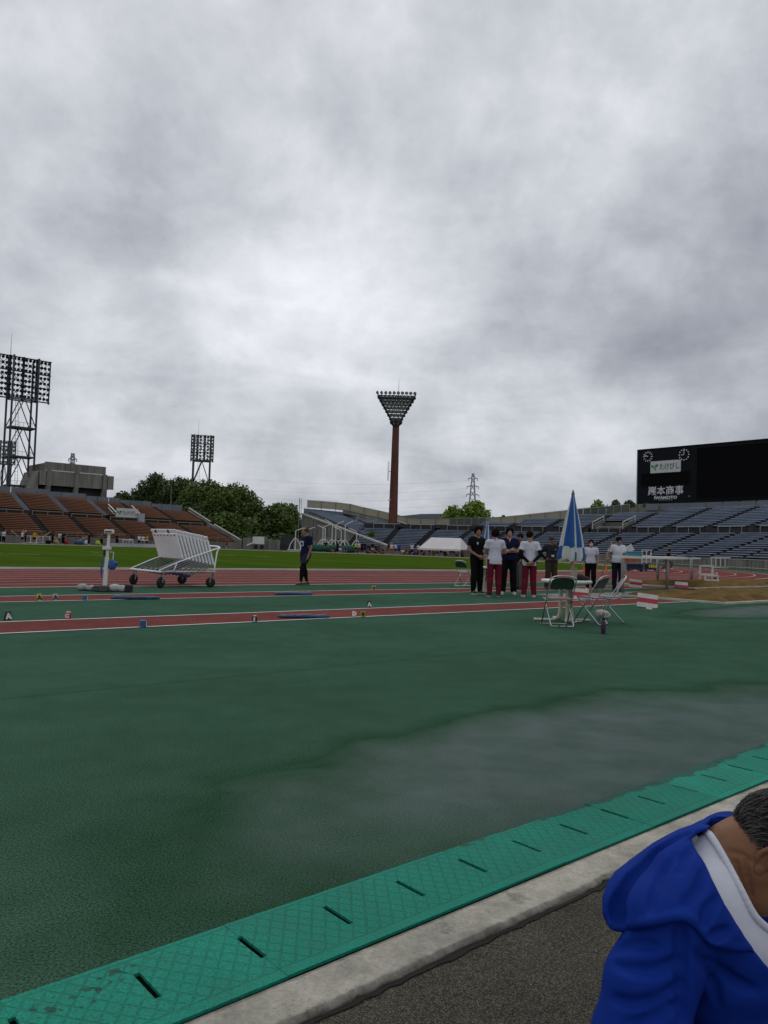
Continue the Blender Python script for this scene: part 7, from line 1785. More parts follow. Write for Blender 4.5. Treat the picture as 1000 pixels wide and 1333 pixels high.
for i, px in enumerate(sit_px):
    tcol = tops[i % len(tops)]
    far_person('%s seated athlete from the left in the row behind the infield grass, wearing %s' % (ordn[i], tcol), fb(px, 46 + rs.uniform(-.6, .8)), rs.uniform(90, 270), 'sit', tcol, rs.choice(['black', 'navy', 'red']), group='athletes sitting behind the grass')
p = on_n(868, 0) if False else gp(868, 745.8); far_person('lone runner in dark top on the red track beyond the sand pits', p, 180 + 70, 'run', 'black', 'grey', 'hair', 1.62)
# ---------------------------------------------------------------- things on the far side of the field
def pole_thing(label, p, q, r=.06, m=None): 
    o = MB().bar((0, 0, 0), q - p, r, 5).build('leaning_pole', m or mat('pale_wood', (.36, .31, .23), .7, .15, 2)); o.location = p; return tag(o, label, 'pole', 'poles leaning at the brown stand')
def fa(px, py, n=N_F - 1.6): p = on_n(px, n); p.z = max(0.02, z_of(p, px, py)); return p
for (x0, y0, x1, y1, lb) in ((3.5, 698, 9.5, 690.5, 'short pale pole sloping up behind the people at the left edge'), (16, 690.5, 25.5, 698, 'pale pole sloping down right of the white top person'), (50, 696.5, 57, 709, 'pale pole leaning down right of the yellow shirt'), (58, 699.5, 67, 692.5, 'thick pale pole sloping up at the foot of a stair'), (72, 698, 77, 704, 'short pale pole left of the mint jacket'), (97, 710, 118, 696.5, 'long pale pole rising to the right, part of a cross'), (109, 698, 120, 710.5, 'long pale pole falling to the right, part of a cross'), (131, 698, 136, 704, 'short pale pole behind the instrument post')):
    pole_thing(lb, fa(x0, y0), fa(x1, y1))
def gate_frame_far(label, px, n, w, h):
    t = thing('frame_gate', label, 'frame', on_n(px, n), TH, 'small white frames by the brown stand')
    for x in (-w / 2, 0, w / 2): MB().box((x, 0, h / 2), (.09, .09, h)).build('post', M_BOARDW, t)
    for z in (.15, h - .05): MB().box((0, 0, z), (w, .08, .09)).build('bar', M_BOARDW, t)
gate_frame_far('white frame low behind the yellow shirt', 42, N_F - 1.5, 1.6, 1.1); gate_frame_far('white frame right of the yellow shirt', 58, N_F - 1.5, 1.8, 1.1)
gate_frame_far('white double frame right of the person in black by the post', 162, N_F - 2, 1.9, 1.05); gate_frame_far('white frame at the far right beside the white double one', 170, N_F - 2, 1.2, 1.05)
def blob(name, label, cat, p, r, m, seed): s = SDF((-r[0] * 1.4, -r[1] * 1.4, -.02), (r[0] * 1.4, r[1] * 1.4, r[2] * 2.6), max(.03, r[2] / 7)).ell((0, 0, r[2] * .8), r, k=.02).offset(fold_noise(seed, r[2] * .2, 5)); s.cut((0, 0, .01), (0, 0, -1)); return tag(link(name, s.mesh(name, m), None, p), label, cat)
blob('sports_bag', 'distant tan bag between the mint jacket and the pole', 'bag', fl(76), (.45, .3, .35), mat('bag_tan', (.33, .25, .12), .8, .2, 3), 1)
blob('sports_bag', 'distant red bag right of the figure in black', 'bag', fl(86.5), (.4, .3, .35), FC['red'], 2)
blob('sports_bag', 'distant dark blue bag under the crossed poles', 'bag', fl(104.5), (.7, .4, .35), mat('bag_blue', (.03, .05, .14), .8, .2, 3), 3)
blob('sports_bag', 'distant white bag right of the dark blue bag', 'bag', fl(115), (.35, .3, .38), C_WHITE, 4)
blob('sports_bag', 'distant black bag left of the thin black figure', 'bag', fl(65), (.4, .3, .3), C_BLACK, 5)
blob('sports_bag', 'distant lime bag left of the instrument post', 'bag', fl(130), (.45, .3, .38), FC['lime'], 6)
t = thing('white_bench', 'long white and blue bench before the brown stand, with people behind it', 'bench', fl(189, 108.5), TH)
for i in range(5): MB().box((-2.4 + 1.2 * i, 0, .92), (1.18, .5, .12)).build('seat_plank', M_WHITE if i % 2 == 0 else mat('bench_blue', (.03, .05, .16), .6, .1, 2), t)
for x in (-2.7, 0, 2.7): MB().box((x, 0, .43), (.12, .45, .86)).build('leg', M_GALV, t)
o = MB().box((0, 0, .2), (7.5, .12, .4)).build('low_board', mat('pale_blue_board', (.36, .40, .46), .6, .2, .6)); o.location = fl(179, 107.5); o.rotation_euler = (0, 0, TH); tag(o, 'long low pale blue board lying at the grass edge by the white bench', 'board')
def distance_sign(label, x0, x1, y0, y1, txt):
    d = 1.3 * 1000 / (x1 - x0); p = at((x0 + x1) / 2, y1, d); h = (y1 - y0) * d / 1000; p.z = max(p.z, .02)
    t = thing('distance_sign', label, 'sign', p, 0, 'distance signs on the grass'); w = 1.3; b = MB()
    MB().box((0, 0, h / 2 + .03), (w, .06, h)).build('board', mat('sign_cream', (.52, .48, .42), .6, .1, 2), t); text_part('digits', txt, h * .78, mat('sign_red', (.35, .05, .05), .6, 0), t, frame_mat((0, -.036, h / 2 + .02), (1, 0, 0), (0, 0, 1)), .004, .012)
    for x in (-.5, .5): MB().bar((x, .02, 0), (x, .02, .2), .03, 5).build('foot', M_GALV, t)
distance_sign('red numbered white sign on the grass at the left', 33, 45, 706.5, 713.5, '40:60'); distance_sign('red numbered white sign on the grass left of the hurdle trolley', 182, 192.8, 711.8, 717.6, '30:0')
# goose-neck cage posts standing on wheeled bases before the raked wall
def cage_post(label, px, R, h, side, yb):
    p = on_bend(px, R); top = 1 if side > 0 else -1; t = thing('cage_post', label, 'cage post', p, 0, 'goose-neck cage posts'); ph = h
    MB().path([(0, 0, 0), (0, 0, ph * .86), (top * .25, 0, ph * .90), (top * 1.25, 0, ph)], .075, 6).build('post', M_WHITE, t)
    for s in (-1, 1): MB().path([(s * 1.0, -.3, .1), (s * .75, -.15, 1.1), (s * .25, 0, 1.9), (0, 0, 2.0)], .065, 5).build('brace', M_WHITE, t)
    MB().box((0, -.2, .12), (2.3, 1.2, .14)).build('base', M_WHITE, t)
    for s in (-.9, .9): MB().lathe([(.12, -.05), (.12, .05)], (s, -.7, .12), 8, 0, Matrix.Rotation(math.pi / 2, 3, 'X')).build('wheel', M_BLACK, t)
    return t
for px, R, yt, sd, lb in ((386, 51, 687, 1, 'goose-neck post leftmost, left of the walking man'), (400.5, 52, 686, 1, 'goose-neck post half hidden right behind the walking man'), (421.5, 50.5, 682, 1, 'straight looking goose-neck post, second cluster, left'), (424.5, 50, 684, -1, 'goose-neck post close behind the straight looking one'), (433.5, 50.5, 676.5, -1, 'tall goose-neck post bending left before the raked wall'), (438.2, 50.5, 678, 1, 'tall goose-neck post bending right, beside the left-bending one'), (445.5, 49.8, 686.5, -1, 'shorter goose-neck post bending left in the middle'), (450.3, 50.5, 678, 1, 'tall goose-neck post bending right at the right of the cluster'), (465.5, 50, 688, -1, 'short goose-neck post bending left, rightmost of the row')):
    p = on_bend(px, R); cage_post(lb, px, R, z_of(p, px, yt), sd, 0)
for px, lb in ((412, 'dark green net heap at the foot of the second goose-neck post'), (437, 'dark green net heap under the middle goose-neck posts'), (456, 'dark green net heap at the right of the goose-neck posts')):
    blob('net_heap', lb, 'net', on_bend(px, 49.2), (1.9, .8, .65), mat('net_green', (.012, .075, .05), .9, .3, 1), int(px))
MB_ = thing('tall_thin_mast', 'thin pale mast at the back corner of the raked wall', 'mast', gate_b + Vector((-.4, -1, 0)))
z1 = z_of(gate_b, 393.5, 649); MB().bar((0, 0, 0), (0, 0, z1), .08, 5).build('mast', M_GALV, MB_); MB().bar((.35, 0, 5), (.35, 0, z1), .05, 5).build('cable_tube', M_GALV, MB_); MB().box((.17, 0, z1 - .6), (.4, .06, .06)).build('crosspiece', M_GALV, MB_)
# white event tent
tl, tr = on_bend(555, 46.6), on_bend(607, 45.5)
tc_ = (tl + tr) / 2; d = tr - tl; wt = d.length * .97; rz = math.atan2(d.y, d.x) + .12
t = thing('event_tent', 'white event tent with pitched roof before the blue stand', 'tent', tc_, rz); ez = z_of(tc_, 578, 714.5); rz_ = z_of(tc_, 578, 700); dp = 3.4
M_TENT = mat('tent_white', (.60, .58, .57), .7, .06, .8)
def rp(x, y, z): return Vector((x, y, z))
x0, x1 = -wt / 2, wt / 2; ri = .33 * wt * .5
ridge0, ridge1 = rp(x0 + ri, 0, rz_), rp(x1 - ri * .75, 0, rz_)
c = [rp(x0, -dp / 2, ez), rp(x1, -dp / 2, ez), rp(x1, dp / 2, ez), rp(x0, dp / 2, ez)]
for nm, poly in (('roof_front', [c[0], c[1], ridge1, ridge0]), ('roof_back', [c[2], c[3], ridge0, ridge1]), ('roof_end', [c[3], c[0], ridge0]), ('roof_end', [c[1], c[2], ridge1])):
    b = MB(); b.prism(poly, (0, 0, -.03)); b.build(nm, M_TENT, t)
b = MB()
for k in range(18):
    a0, a1 = x0 + wt * k / 18, x0 + wt * (k + 1) / 18
    b.prism([rp(a0, -dp / 2 - .01, ez), rp(a1, -dp / 2 - .01, ez), rp(a1, -dp / 2 - .01, ez - .20), rp((a0 + a1) / 2, -dp / 2 - .01, ez - .30), rp(a0, -dp / 2 - .01, ez - .20)], (0, .02, 0))
b.build('valance', M_TENT, t)
for x in (x0 + .05, 0, x1 - .05):
    for y in (-dp / 2 + .05, dp / 2 - .05): MB().bar((x, y, 0), (x, y, ez), .04, 6).build('pole', M_GALV, t)
# cones
def cone(label, p, h, m, g):
    t = thing('traffic_cone', label, 'cone', p, 0, g); MB().lathe([(h * .21, .02), (h * .17, h * .12), (h * .035, h * .97), (h * .02, h)], (0, 0, 0), 14).build('body', m, t, True); MB().bevbox((0, 0, .015), (h * .5, h * .5, .03), .01).build('base', m, t)
M_YCONE = mat('cone_yellow', (.50, .30, .02), .5, .1, 3)
for px, R, lb in ((564.5, 45.5, 'yellow cone before the middle of the white tent'), (600, 45.5, 'yellow cone right of the white tent')): cone(lb, on_bend(px, R), .85, M_YCONE, 'yellow cones')
for px, py, ytop, lb in ((746.5, 742, 732, 'red cone seen just above the tan thermos'), (760, 745.2, 735, 'red cone between the thermos and the masked woman'), (777.5, 746, 741, 'short red cone beside the masked woman legs'), (789, 746, 735, 'red cone left of the man with the rake')):
    p = gp(px, py); cone(lb, p, max(.35, (py - ytop) * p.y / 1000), M_ORANGE, 'red cones by the track')
for px, lb in ((571, 'small white box on the ground under the tent'), (577.5, 'low white bag right of the white box under the tent')):
    blob('white_bag', lb, 'bag', on_bend(px, 45.8), (.35, .25, .2), C_WHITE, int(px))
# timing displays and crates on the track beyond
def display(label, x0, x1, y0, y1, txt):
    p = gp((x0 + x1) / 2, y1 + 1.0); w = (x1 - x0) * p.y / 1000; h = (y1 - y0) * p.y / 1000; t = thing('timing_display', label, 'display', p, .05, 'blue timing displays')
    nv = mat('display_navy', (.012, .02, .085), .5, .1, 1); MB().box((0, 0, .12 + h / 2), (w, .35, h)).build('case', nv, t); MB().box((0, -.178, .12 + h * .62), (w * .92, .01, h * .55)).build('screen', M_BLACK, t)
    if txt: text_part('digits', txt, h * .62, mat('digit_yellow', (.55, .52, .02), .5, 0), t, frame_mat((w * .05, -.19, .12 + h * .6), (1, 0, 0), (0, 0, 1)), .003, .02, (1.15, 1))
    for x in (-w / 2, w / 2): MB().box((x, 0, h * .6), (.07, .3, h * 1.15)).build('side_post', mat('display_grey', (.20, .24, .30), .5, .1, 1), t)
    MB().box((0, -.16, .10), (w * .2, .03, .10)).build('name_plate', M_BOARDW, t)
    for x in (-w * .35, w * .35): MB().lathe([(.07, -.04), (.07, .04)], (x, -.1, .07), 8, 0, Matrix.Rotation(math.pi / 2, 3, 'X')).build('caster', M_BLACK, t)
display('blue display board with yellow digits on the track by the grass end', 837.5, 857, 735, 743, '1321'); display('blank navy display board left of the yellow digits', 814.5, 836.5, 735, 743, '')
oc = gp(822.5, 741); t = thing('orange_crates', 'orange panels stacked behind the blank navy display', 'crate', oc + Vector((0, 1.2, 0)))
for i in range(4): MB().box((-.62 + .40 * i, 0, .95), (.38, .5, .80)).build('panel', mat('panel_orange', (.36, .095, .035), .6, .2, 2), t)
MB().box((0, 0, .28), (1.7, .5, .5)).build('stand', M_GALV, t)
pf = on_bend(844, 50.6); t = thing('white_cage_frame', 'white frame cart behind the yellow digit display', 'frame', pf, .2, 'white frames by the far wall')
for x in (-.7, -.1, .5): MB().box((x, 0, .9), (.1, .1, 1.8)).build('post', M_BOARDW, t)
for z in (.4, 1.1, 1.75): MB().box((-.1, 0, z), (1.3, .1, .1)).build('bar', M_BOARDW, t)
pf = on_bend(938, 50.8); t = thing('wall_gate', 'white barred gate at the front wall of the blue stand behind the step frame', 'gate', pf, -.35, 'white frames by the far wall')
for x in (-.8, -.35, .1, .55, 1.0): MB().box((x, 0, .62), (.08, .08, 1.1)).build('post', M_BOARDW, t)
for z in (.1, 1.15): MB().box((.1, 0, z), (1.9, .09, .1)).build('bar', M_BOARDW, t)
b = MB(); a0, a1 = math.radians(-44), math.radians(-8)
rl = thing('wall_rail', 'long pale rail running low along the blue stand front wall', 'rail', W(*BC), TH)
MB().path([BP(R_W - .7, a0 + (a1 - a0) * i / 20, .22) for i in range(21)], .05, 5).build('bar', mat('dull_rail', (.28, .25, .2), .5, .1, 1), rl)
for i in range(0, 21, 2): a = a0 + (a1 - a0) * i / 20; MB().bar(BP(R_W - .7, a, 0), BP(R_W - .7, a, .22), .035, 4).build('post', mat('dull_rail', (.28, .25, .2), .5, .1, 1), rl)
# ---------------------------------------------------------------- seated man in the blue hooded jacket, close on the right
def A3(px, py, Y): return np.array(at(px, py, Y))
PH = math.radians(-32); fw = V3(math.cos(PH), math.sin(PH), 0); rt = V3(math.sin(PH), -math.cos(PH), 0)      # forward, and his right-hand side (towards us)
C7 = A3(926, 1098, 1.72)
RS = A3(884, 1205, 1.555); LS = C7 + (C7 - RS) * .86; LS[2] = C7[2] - .07
PEL = V3(C7[0] - .015, C7[1] + .06, .13)
REL = A3(832, 1366, 1.50); RWR = A3(960, 1480, 1.36)
LEL = LS + V3(.10, .02, -.27); LWR = V3(RWR[0] + .16, RWR[1] + .16, .24)
man = thing('person', 'man with greying hair in blue hooded jacket sitting hunched at the lower right corner', 'person', (PEL[0], PEL[1], 0))
OFF = V3(PEL[0], PEL[1], 0)
def mlink(name, s, m, parent=None):
    me = s.mesh(name, m); me.transform(Matrix.Translation(tuple(-OFF))); return link(name, me, parent or man)
# --- head frame
HP_ = math.radians(58); hf = V3(math.cos(PH + .25), math.sin(PH + .25), 0); up_h = hf * math.sin(HP_) + V3(0, 0, 1) * math.cos(HP_); fc_h = hf * math.cos(HP_) - V3(0, 0, 1) * math.sin(HP_); rt_h = np.cross(fc_h, up_h)
HM = np.stack([rt_h, fc_h, up_h], 1); HC = A3(1009, 1109, 1.70)
def hp(x, y, z): return HC + HM @ V3(x, y, z)      # +x his right ear side
SK_M = skin_mat('skin_weathered', (.185, .082, .040))
lo, hi = HC - .34, HC + .22; lo[2] = HC[2] - .30
hd = SDF(lo, hi, .0042)
hd.ell(hp(0, -.010, .022), (.076, .096, .090), HM, k=.02).ell(hp(0, .022, -.050), (.062, .070, .080), HM, k=.03).ell(hp(0, .060, -.098), (.034, .030, .028), HM, k=.03)
hd.cap(hp(0, .085, .012), hp(0, .108, -.032), .010, .015, k=.012); hd.ell(hp(0, .082, -.064), (.027, .013, .011), HM, k=.01)
for x in (-1, 1):
    hd.ell(hp(x * .036, .078, .030), (.026, .012, .011), HM, k=.012).ell(hp(x * .044, .058, -.026), (.022, .022, .022), HM, k=.02); hd.carve(hp(x * .032, .102, .012), (.018, .014, .011), HM, k=.008)
    hd.cap(hp(x * .060, .005, -.055), hp(x * .036, .055, -.105), .020, .016, k=.03)
hd.ell(A3(1000, 1168, 1.675), (.040, .040, .034), k=.03); NB = A3(930, 1128, 1.725); hd.chain([NB - V3(.02, 0, .03), NB, hp(0, -.030, -.060), hp(0, -.02, -.02)], [.078, .064, .058, .06], k=.035)
hd.offset(fold_noise(71, .0009, 120))
for cr in ([(958, 1122), (964, 1142), (969, 1160), (972, 1180)], [(972, 1122), (975, 1142), (978, 1165)], [(950, 1108), (966, 1112), (976, 1120)]):
    q_ = [hd.hit(*c) for c in cr]; q_ = [np.array(x) for x in q_ if x is not None]
    if len(q_) > 1: hd.carve_chain(q_, [.0035] * len(q_), .006)
mlink('body', hd, SK_M)
# ear with rim, hollow and lobe
for sx in (1, -1):
    c = hp(sx * .078, -.020, -.018); E_ = HC; hp0 = hp; hp = lambda x, y, z: hp0(x, y - .012, z - .012); e = SDF(c - .06, c + .06, .0022); pts = []
    for i in range(15):
        t = math.radians(-70 + 270 * i / 14); pts.append(hp(sx * (.084 + .006 * math.sin(t * 1.0)), -.010 - .019 * math.cos(t), .002 + .029 * math.sin(t)))
    e.ell(hp(sx * .077, -.006, -.004), (.007, .019, .029), HM, k=.004); e.chain(pts, [.0052] * 15, k=.003); e.ell(hp(sx * .080, .002, -.032), (.006, .010, .012), HM, k=.006)
    e.carve(hp(sx * .088, -.006, .004), (.008, .010, .018), HM, k=.004); e.cap(hp(sx * .080, .010, -.008), hp(sx * .082, .008, .004), .005, .003, k=.004)
    mlink('ear', e, SK_M); hp = hp0
for sx in (1, -1):
    b = MB(); b.ell(hp(sx * .032, .086, .012) - OFF, (.013, .006, .005), 8, 5, Matrix(HM.tolist())); b.build('eye', mat('eye_dark', (.02, .013, .01), .3, 0), man, True)
    b = MB(); b.ell(hp(sx * .035, .090, .034) - OFF, (.020, .005, .005), 8, 5, Matrix(HM.tolist())); b.build('eyebrow', HAIR_G, man, True)
b = MB(); b.ell(A3(935, 1098, 1.66) - OFF, (.003, .003, .002), 6, 4); b.build('mole', mat('mole_brown', (.05, .022, .015), .6, 0), man, True)
# hair: a close cap plus combed strands
hs = SDF(HC - .19, HC + .19, .004); hs.ell(hp(0, -.014, .028), (.080, .101, .094), HM, k=.01); hs.offset(fold_noise(5, .0015, 60))
hs.carve(hp(0, .125, -.02), (.085, .09, .115), HM, k=.01); hs.cut(hp(0, -.045, -.038), HM @ V3(0, .35, -.94)); hs.carve(hp(.095, .004, -.02), (.035, .034, .036), HM, k=.008)
HAIR_S = NG('hair_strands'); r_ = HAIR_S.geo.outputs['Random Per Island']
HAIR_S.out(HAIR_S.mix(HAIR_S.ramp(r_, .35, 1.0), (.012, .010, .009, 1), (.24, .225, .21, 1)), .6, None, .12)
hair_o = mlink('hair', hs, mat('hair_salt', (.018, .016, .015), .8, .3, 60, spec=.1))
rr = np.random.default_rng(21); b = MB(); crown = V3(0, -.03, .12); n_s = 0
while n_s < 7000:
    d = rr.normal(size=3); d /= np.linalg.norm(d); p = V3(0, -.014, .028) + d * V3(.083, .104, .097)
    if p[1] > .055 or p[2] < -.050 + .30 * (p[1] + .045) or (abs(p[0]) > .055 and p[2] < .03 and -.03 < p[1] < .04): continue
    nrm = d / V3(.083, .104, .097); nrm /= np.linalg.norm(nrm); g = V3(0, -.35, -1.0) + rr.normal(size=3) * .10; tg = g - nrm * (g @ nrm); tg /= max(1e-6, np.linalg.norm(tg))
    L_ = rr.uniform(.03, .065); w = rr.uniform(.0003, .0006); q0 = p - nrm * .002; q1 = p + tg * L_ * .5 + nrm * rr.uniform(.0005, .003); q2 = p + tg * L_ * .95 + nrm * rr.uniform(-.003, .004) - nrm * L_ * L_ * 4.6
    b.path([HC + HM @ q0 - OFF, HC + HM @ q1 - OFF, HC + HM @ q2 - OFF], [w, w, w * .3], 3, caps=False); n_s += 1
b.build('hair_strands', HAIR_S.m, hair_o, True, kind='stuff')
# --- jacket: torso, collar, hood, sleeve
lo = np.minimum.reduce([PEL, REL, RWR, C7, LS]) - .26; hi = np.maximum.reduce([PEL, REL, C7, LS, LEL, RWR]) + .22; lo[2] = .005; lo[1] = RWR[1] - .16
def torso(h, grow):
    s = SDF(lo, hi, h)
    TM = np.stack([rt, fw, V3(0, 0, 1)], 1)
    ch = (C7 + RS * .5 + LS * .5) / 2 + fw * .045 + V3(0, 0, -.13)
    s.ell(ch, (.195 + grow, .125 + grow, .185 + grow), TM, k=.06); s.ell((ch + PEL) / 2 + fw * .03, (.185 + grow, .130 + grow, .20), TM, k=.07); s.ell(PEL + V3(0, 0, .02), (.195 + grow, .150 + grow, .16), TM, k=.06)
    s.cap(C7 - V3(0, 0, .045) + fw * .02, RS, .075 + grow, .078 + grow, k=.05); s.cap(C7 - V3(0, 0, .045) + fw * .02, LS, .075 + grow, .078 + grow, k=.05)
    return s
tee = torso(.006, -.006); tee.cap(C7 + V3(0, 0, -.06), C7 + fw * .035 + V3(0, 0, -.01), .085, .074, k=.03); tee.offset(fold_noise(33, .004, 26, (.6, .6, 1.2)))
# neckline of the tee: a tilted plane whose trace runs along the neck
n1 = A3(921, 1085, 1.70); n2 = A3(990, 1196, 1.62); vdir = np.array(ray(955, 1140)); tilt = V3(0, 1, .10)
def plane_n(a, c, into):
    n = np.cross(c - a, into); n /= np.linalg.norm(n); return n
NECKLINE = [(918, 1087), (926, 1084), (937, 1100), (952, 1127), (968, 1158), (985, 1190), (1003, 1208)]
tee.V = np.maximum(tee.V, -tee.outline(NECKLINE + [(1080, 1230), (1080, 1030), (925, 1030)])).astype(np.float32)
tee.V = np.maximum(tee.V, -tee.outline([(850, 980), (931, 980), (927, 1080), (914, 1086), (902, 1093), (868, 1096)])).astype(np.float32)
col = [A3(918, 1087, 1.73)] + [V3(*(h_ if (h_ := tee.hit(px - 3, py + 2)) is not None else A3(px, py, 1.64))) for px, py in NECKLINE[1:]]
mlink('t_shirt', tee, cloth('cloth_tee_white', (.50, .51, .57), .15))
cs = SDF(np.min(col, 0) - .05, np.max(col, 0) + .05, .0035); cp_ = [np.array(x) for x in curve_pts(col, 4)]; cs.chain(cp_, [.0075] * len(cp_), k=.004); mlink('tee_collar', cs, cloth('cloth_tee_white', (.50, .51, .57), .15))
BLUE_J = NG('jacket_blue'); k_ = BLUE_J.ramp(BLUE_J.noise(5, 5, .6), .3, .7, .88, 1.1)
wv = BLUE_J.noise(900, 2, .5); BLUE_J.out(BLUE_J.scale((.0055, .027, .215), k_), .75, BLUE_J.bump(wv, .25, .001), .06)
BJ = BLUE_J.m
jk = torso(.0052, .014)
f1 = fold_noise(61, .016, 13, (1, 1, .6)); f2 = fold_noise(62, .0085, 30, (1, .7, 1))
# opening of the jacket: the wedge where the tee and neck show
OPEN = [(899, 1093), (906, 1086), (920, 1081), (928, 1071), (934, 1040), (1090, 1040), (1090, 1300), (1030, 1278), (996, 1251), (976, 1228), (956, 1202), (930, 1150)]
X, Y, Z = jk.grid(); jk.V = np.maximum(jk.V, np.where(Y < 1.78, -jk.outline(OPEN), -1)).astype(np.float32)
jk.carve(A3(968, 1310, 1.40), (.085, .10, .085), k=.03)
jk.offset(lambda X, Y, Z: f1(X, Y, Z) + f2(X, Y, Z))
# right sleeve, joined with a crease at the armhole
jk.chain([RS + V3(-.012, -.01, -.015), RS * .5 + REL * .5 + V3(-.02, .0, 0), REL], [.082, .086, .084], k=.010); jk.chain([REL, REL * .5 + RWR * .5, RWR], [.084, .072, .056], k=.03)
jk.chain([LS, LEL, LWR], [.085, .080, .055], k=.02)
f3 = fold_noise(63, .010, 19, (1, .8, .5)); X, Y, Z = jk.grid(); near = np.clip(1 - np.sqrt((X - REL[0]) ** 2 + (Y - REL[1]) ** 2 + (Z - REL[2]) ** 2) / .22, 0, 1); jk.V = (jk.V + near * f3(X, Y, Z)).astype(np.float32)
ag = [jk.hit(886 + .3 * i, 1204 + 9 * i) for i in range(15)]; ag = [np.array(x) for x in ag if x is not None]
if len(ag) > 2: jk.carve_chain(ag, [.007] * len(ag), .016)
def creases(s, lines, r, k):
    for ln in lines:
        q = [s.hit(*c) for c in curve_px(ln)]; q = [np.array(x) for x in q if x is not None]
        if len(q) > 2: n_ = len(q); s.carve_chain(q, [r * (.25 + math.sin(math.pi * (i + .5) / n_)) for i in range(n_)], k)
def curve_px(ln): return [(p.x, p.y) for p in curve_pts([(a, c, 0) for a, c in ln], 4)]
creases(jk, [[(884, 1248), (856, 1262), (826, 1262), (800, 1256)], [(886, 1278), (858, 1300), (826, 1306), (798, 1300)], [(880, 1306), (850, 1326), (815, 1334)], [(802, 1236), (828, 1228), (856, 1232)], [(905, 1240), (925, 1268), (935, 1305)], [(925, 1250), (955, 1275), (985, 1290)]], .0045, .014)
jacket = mlink('jacket', jk, BJ)
# hood: a slack bag lying on the back, with a thick folded rim
HOOD = [(936, 1081), (924, 1074), (905, 1072), (882, 1079), (850, 1097), (820, 1119), (801, 1134), (790, 1150), (784, 1168), (784, 1190), (790, 1203), (802, 1210), (822, 1210), (845, 1204), (868, 1199), (890, 1196), (905, 1202), (918, 1216), (928, 1229), (950, 1236), (972, 1238), (984, 1243), (980, 1232), (956, 1202), (930, 1150), (899, 1093), (912, 1084), (930, 1080)]
Hc = A3(856, 1150, 1.70); a1 = A3(918, 1086, 1.72) - A3(796, 1192, 1.66); a1 /= np.linalg.norm(a1); a2 = np.cross(np.array(ray(850, 1150)), a1); a2 /= np.linalg.norm(a2); a3 = np.cross(a1, a2)
HB = np.stack([a1, a2, a3], 1)
ho = SDF(Hc - V3(.16, .36, .22), Hc + V3(.26, .22, .20), .0042)
X, Y, Z = ho.grid()
# start from the jacket's own surface, padded outwards by the thickness of the cloth
gi = [np.clip(((ho.ax[i] - jk.lo[i]) / jk.h), 0, jk.n[i] - 1.001) for i in range(3)]; ii = [np.floor(q_).astype(int) for q_ in gi]; ff = [(q_ - i_).astype(np.float32) for q_, i_ in zip(gi, ii)]
def _s(a, b, c): return jk.V[np.ix_(ii[0] + a, ii[1] + b, ii[2] + c)]
fx, fy, fz = ff[0][:, None, None], ff[1][None, :, None], ff[2][None, None, :]
base = ((_s(0, 0, 0) * (1 - fx) + _s(1, 0, 0) * fx) * (1 - fy) + (_s(0, 1, 0) * (1 - fx) + _s(1, 1, 0) * fx) * fy) * (1 - fz) + ((_s(0, 0, 1) * (1 - fx) + _s(1, 0, 1) * fx) * (1 - fy) + (_s(0, 1, 1) * (1 - fx) + _s(1, 1, 1) * fx) * fy) * fz
ho.V = (base - .016).astype(np.float32)
ho.ell(Hc + a1 * -.005, (.135, .095, .135), HB, k=.04); ho.ell(A3(838, 1172, 1.63), (.095, .085, .055), k=.05); ho.ell(A3(900, 1140, 1.63), (.08, .09, .05), k=.05); ho.ell(A3(808, 1170, 1.66), (.06, .08, .06), k=.04)
f4 = fold_noise(66, .012, 17, (1, .8, 1)); f5 = fold_noise(68, .007, 36, (1.2, .6, 1)); ho.offset(lambda X, Y, Z: f4(X, Y, Z) + f5(X, Y, Z))
ol = ho.outline(HOOD); ho.smax(np.where((Y > 1.79) & (Z > float(C7[2]) - .10), np.minimum(ol, .0), ol) if False else ol, .016)
X, Y, Z = ho.grid(); ho.V = np.where((Y < 1.80), np.maximum(ho.V, -ho.outline(OPEN)), ho.V).astype(np.float32)
gr = [(807, 1197), (806, 1186), (809, 1172), (817, 1155), (830, 1136), (848, 1117), (868, 1100), (884, 1090), (898, 1084)]
q_ = [ho.hit(*c) for c in gr]; q_ = [np.array(x) for x in q_ if x is not None]; nq = len(q_)
if nq > 2:
    qc = [np.array(x) for x in curve_pts(q_, 3)]; m_ = len(qc); vr = np.array(ray(830, 1140)); vr2 = vr * .012
    ho.carve_chain([q + vr2 * (1.2 - i / m_) for i, q in enumerate(qc)], [.022 * (1 - i / m_) ** 1.3 + .0035 for i in range(m_)], .006)
rim2 = [ho.hit(*c) for c in ((796, 1205), (812, 1207), (838, 1202), (862, 1197), (886, 1193), (902, 1199), (915, 1212), (928, 1225), (950, 1232), (972, 1234))]; rim2 = [np.array(x) for x in rim2 if x is not None]
if len(rim2) > 2: ho.chain([np.array(x) for x in curve_pts(rim2, 3)], [.0052] * ((len(rim2) - 1) * 3 + 1), k=.010)
creases(ho, [[(880, 1112), (862, 1136), (850, 1166), (846, 1184)], [(918, 1132), (908, 1158), (890, 1178)], [(936, 1168), (922, 1186), (916, 1206)], [(902, 1104), (890, 1118), (884, 1136)], [(952, 1210), (938, 1216), (926, 1220)]], .0035, .014)
hood = mlink('hood', ho, BJ, jacket)
def on_surface(sdfs, px, py, lift=.001):
    best = None
    for s in sdfs:
        p = s.hit(px, py)
        if p is not None and (best is None or p.length < best.length): best = p
    return None if best is None else best * (1 - lift / best.length)
def seam(pixels, name, r=.0011, lift=.0006):
    pts = [on_surface((jk, ho), *p, lift) for p in pixels]; pts = [p - Vector(OFF) for p in pts if p is not None]
    if len(pts) > 2: MB().path(pts, r, 5).build(name, mat('jacket_seam', (.006, .022, .17), .6, .1, 20), jacket, True)
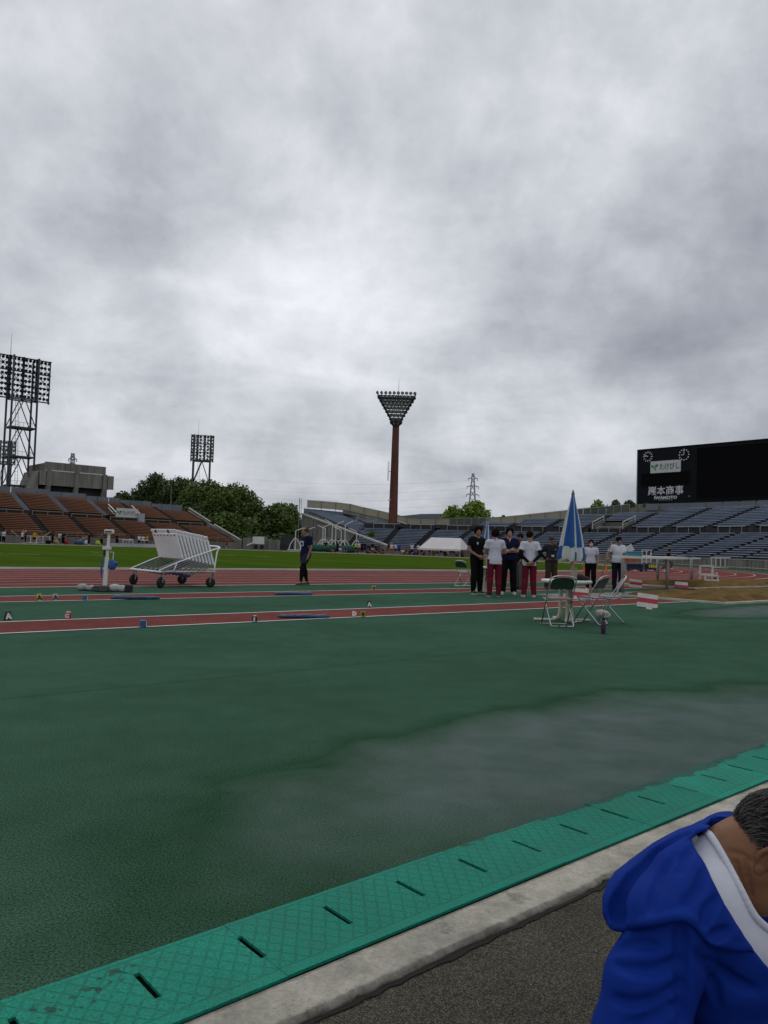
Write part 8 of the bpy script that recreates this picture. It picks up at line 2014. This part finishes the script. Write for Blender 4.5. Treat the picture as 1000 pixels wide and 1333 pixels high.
lp = on_surface((jk, ho, tee), 903, 1094, .004)
if lp is not None:
    b = MB(); b.prism([Vector(A3(897, 1094, lp.y)) - Vector(OFF), Vector(A3(907, 1087, lp.y)) - Vector(OFF), Vector(A3(911, 1091, lp.y - .005)) - Vector(OFF), Vector(A3(900, 1099, lp.y - .005)) - Vector(OFF)], (0, .003, 0)); b.build('neck_label', mat('label_grey', (.34, .36, .38), .8, .3, 60), jacket)
# --- hands and legs (mostly below the frame)
hn = SDF(RWR - .2, RWR + .25, .006); hand(hn, RWR, V3(.9, .25, -.15), V3(0, .3, 1), .8, .0095); hn.cap(REL * .3 + RWR * .7, RWR, .036, .028, k=.01); mlink('hand', hn, SK_M)
hn = SDF(LWR - .2, LWR + .25, .006); hand(hn, LWR, V3(.5, -.8, -.15), V3(0, .2, 1), .8, .0095); hn.cap(LEL * .3 + LWR * .7, LWR, .036, .028, k=.01); mlink('hand', hn, SK_M)
kR = PEL + fw * .46 + rt * .16 + V3(0, 0, .16); kL = PEL + fw * .46 - rt * .16 + V3(0, 0, .18); aR = PEL + fw * .62 + rt * .14 + V3(0, 0, -.05); aL = PEL + fw * .62 - rt * .14 + V3(0, 0, -.05); aR[2] = aL[2] = .09
tr = SDF(np.minimum.reduce([PEL, aR, aL]) - .28, np.maximum.reduce([kR, kL, aL]) + .22, .009); tr.lo
tr.ell(PEL, (.16, .16, .12), k=.05)
for kn, an, s in ((kR, aR, 1), (kL, aL, -1)): tr.cap(PEL + rt * s * .10, kn, .105, .080, k=.03).cap(kn, an, .078, .055, k=.02)
tr.offset(fold_noise(81, .007, 18)); tr.cut((0, 0, .008), (0, 0, -1)); mlink('trousers', tr, C_DNAVY)
for an in (aR, aL):
    s = SDF(an - .25, an + .32, .009); s.ell(an + fw * .06 + V3(0, 0, -.045), (.13, .06, .045), np.stack([fw, rt, V3(0, 0, 1)], 1), k=.02).cap(an, an + V3(0, 0, .03), .05, .045, k=.03); s.cut((0, 0, .006), (0, 0, -1)); mlink('shoe', s, SHOE_B)
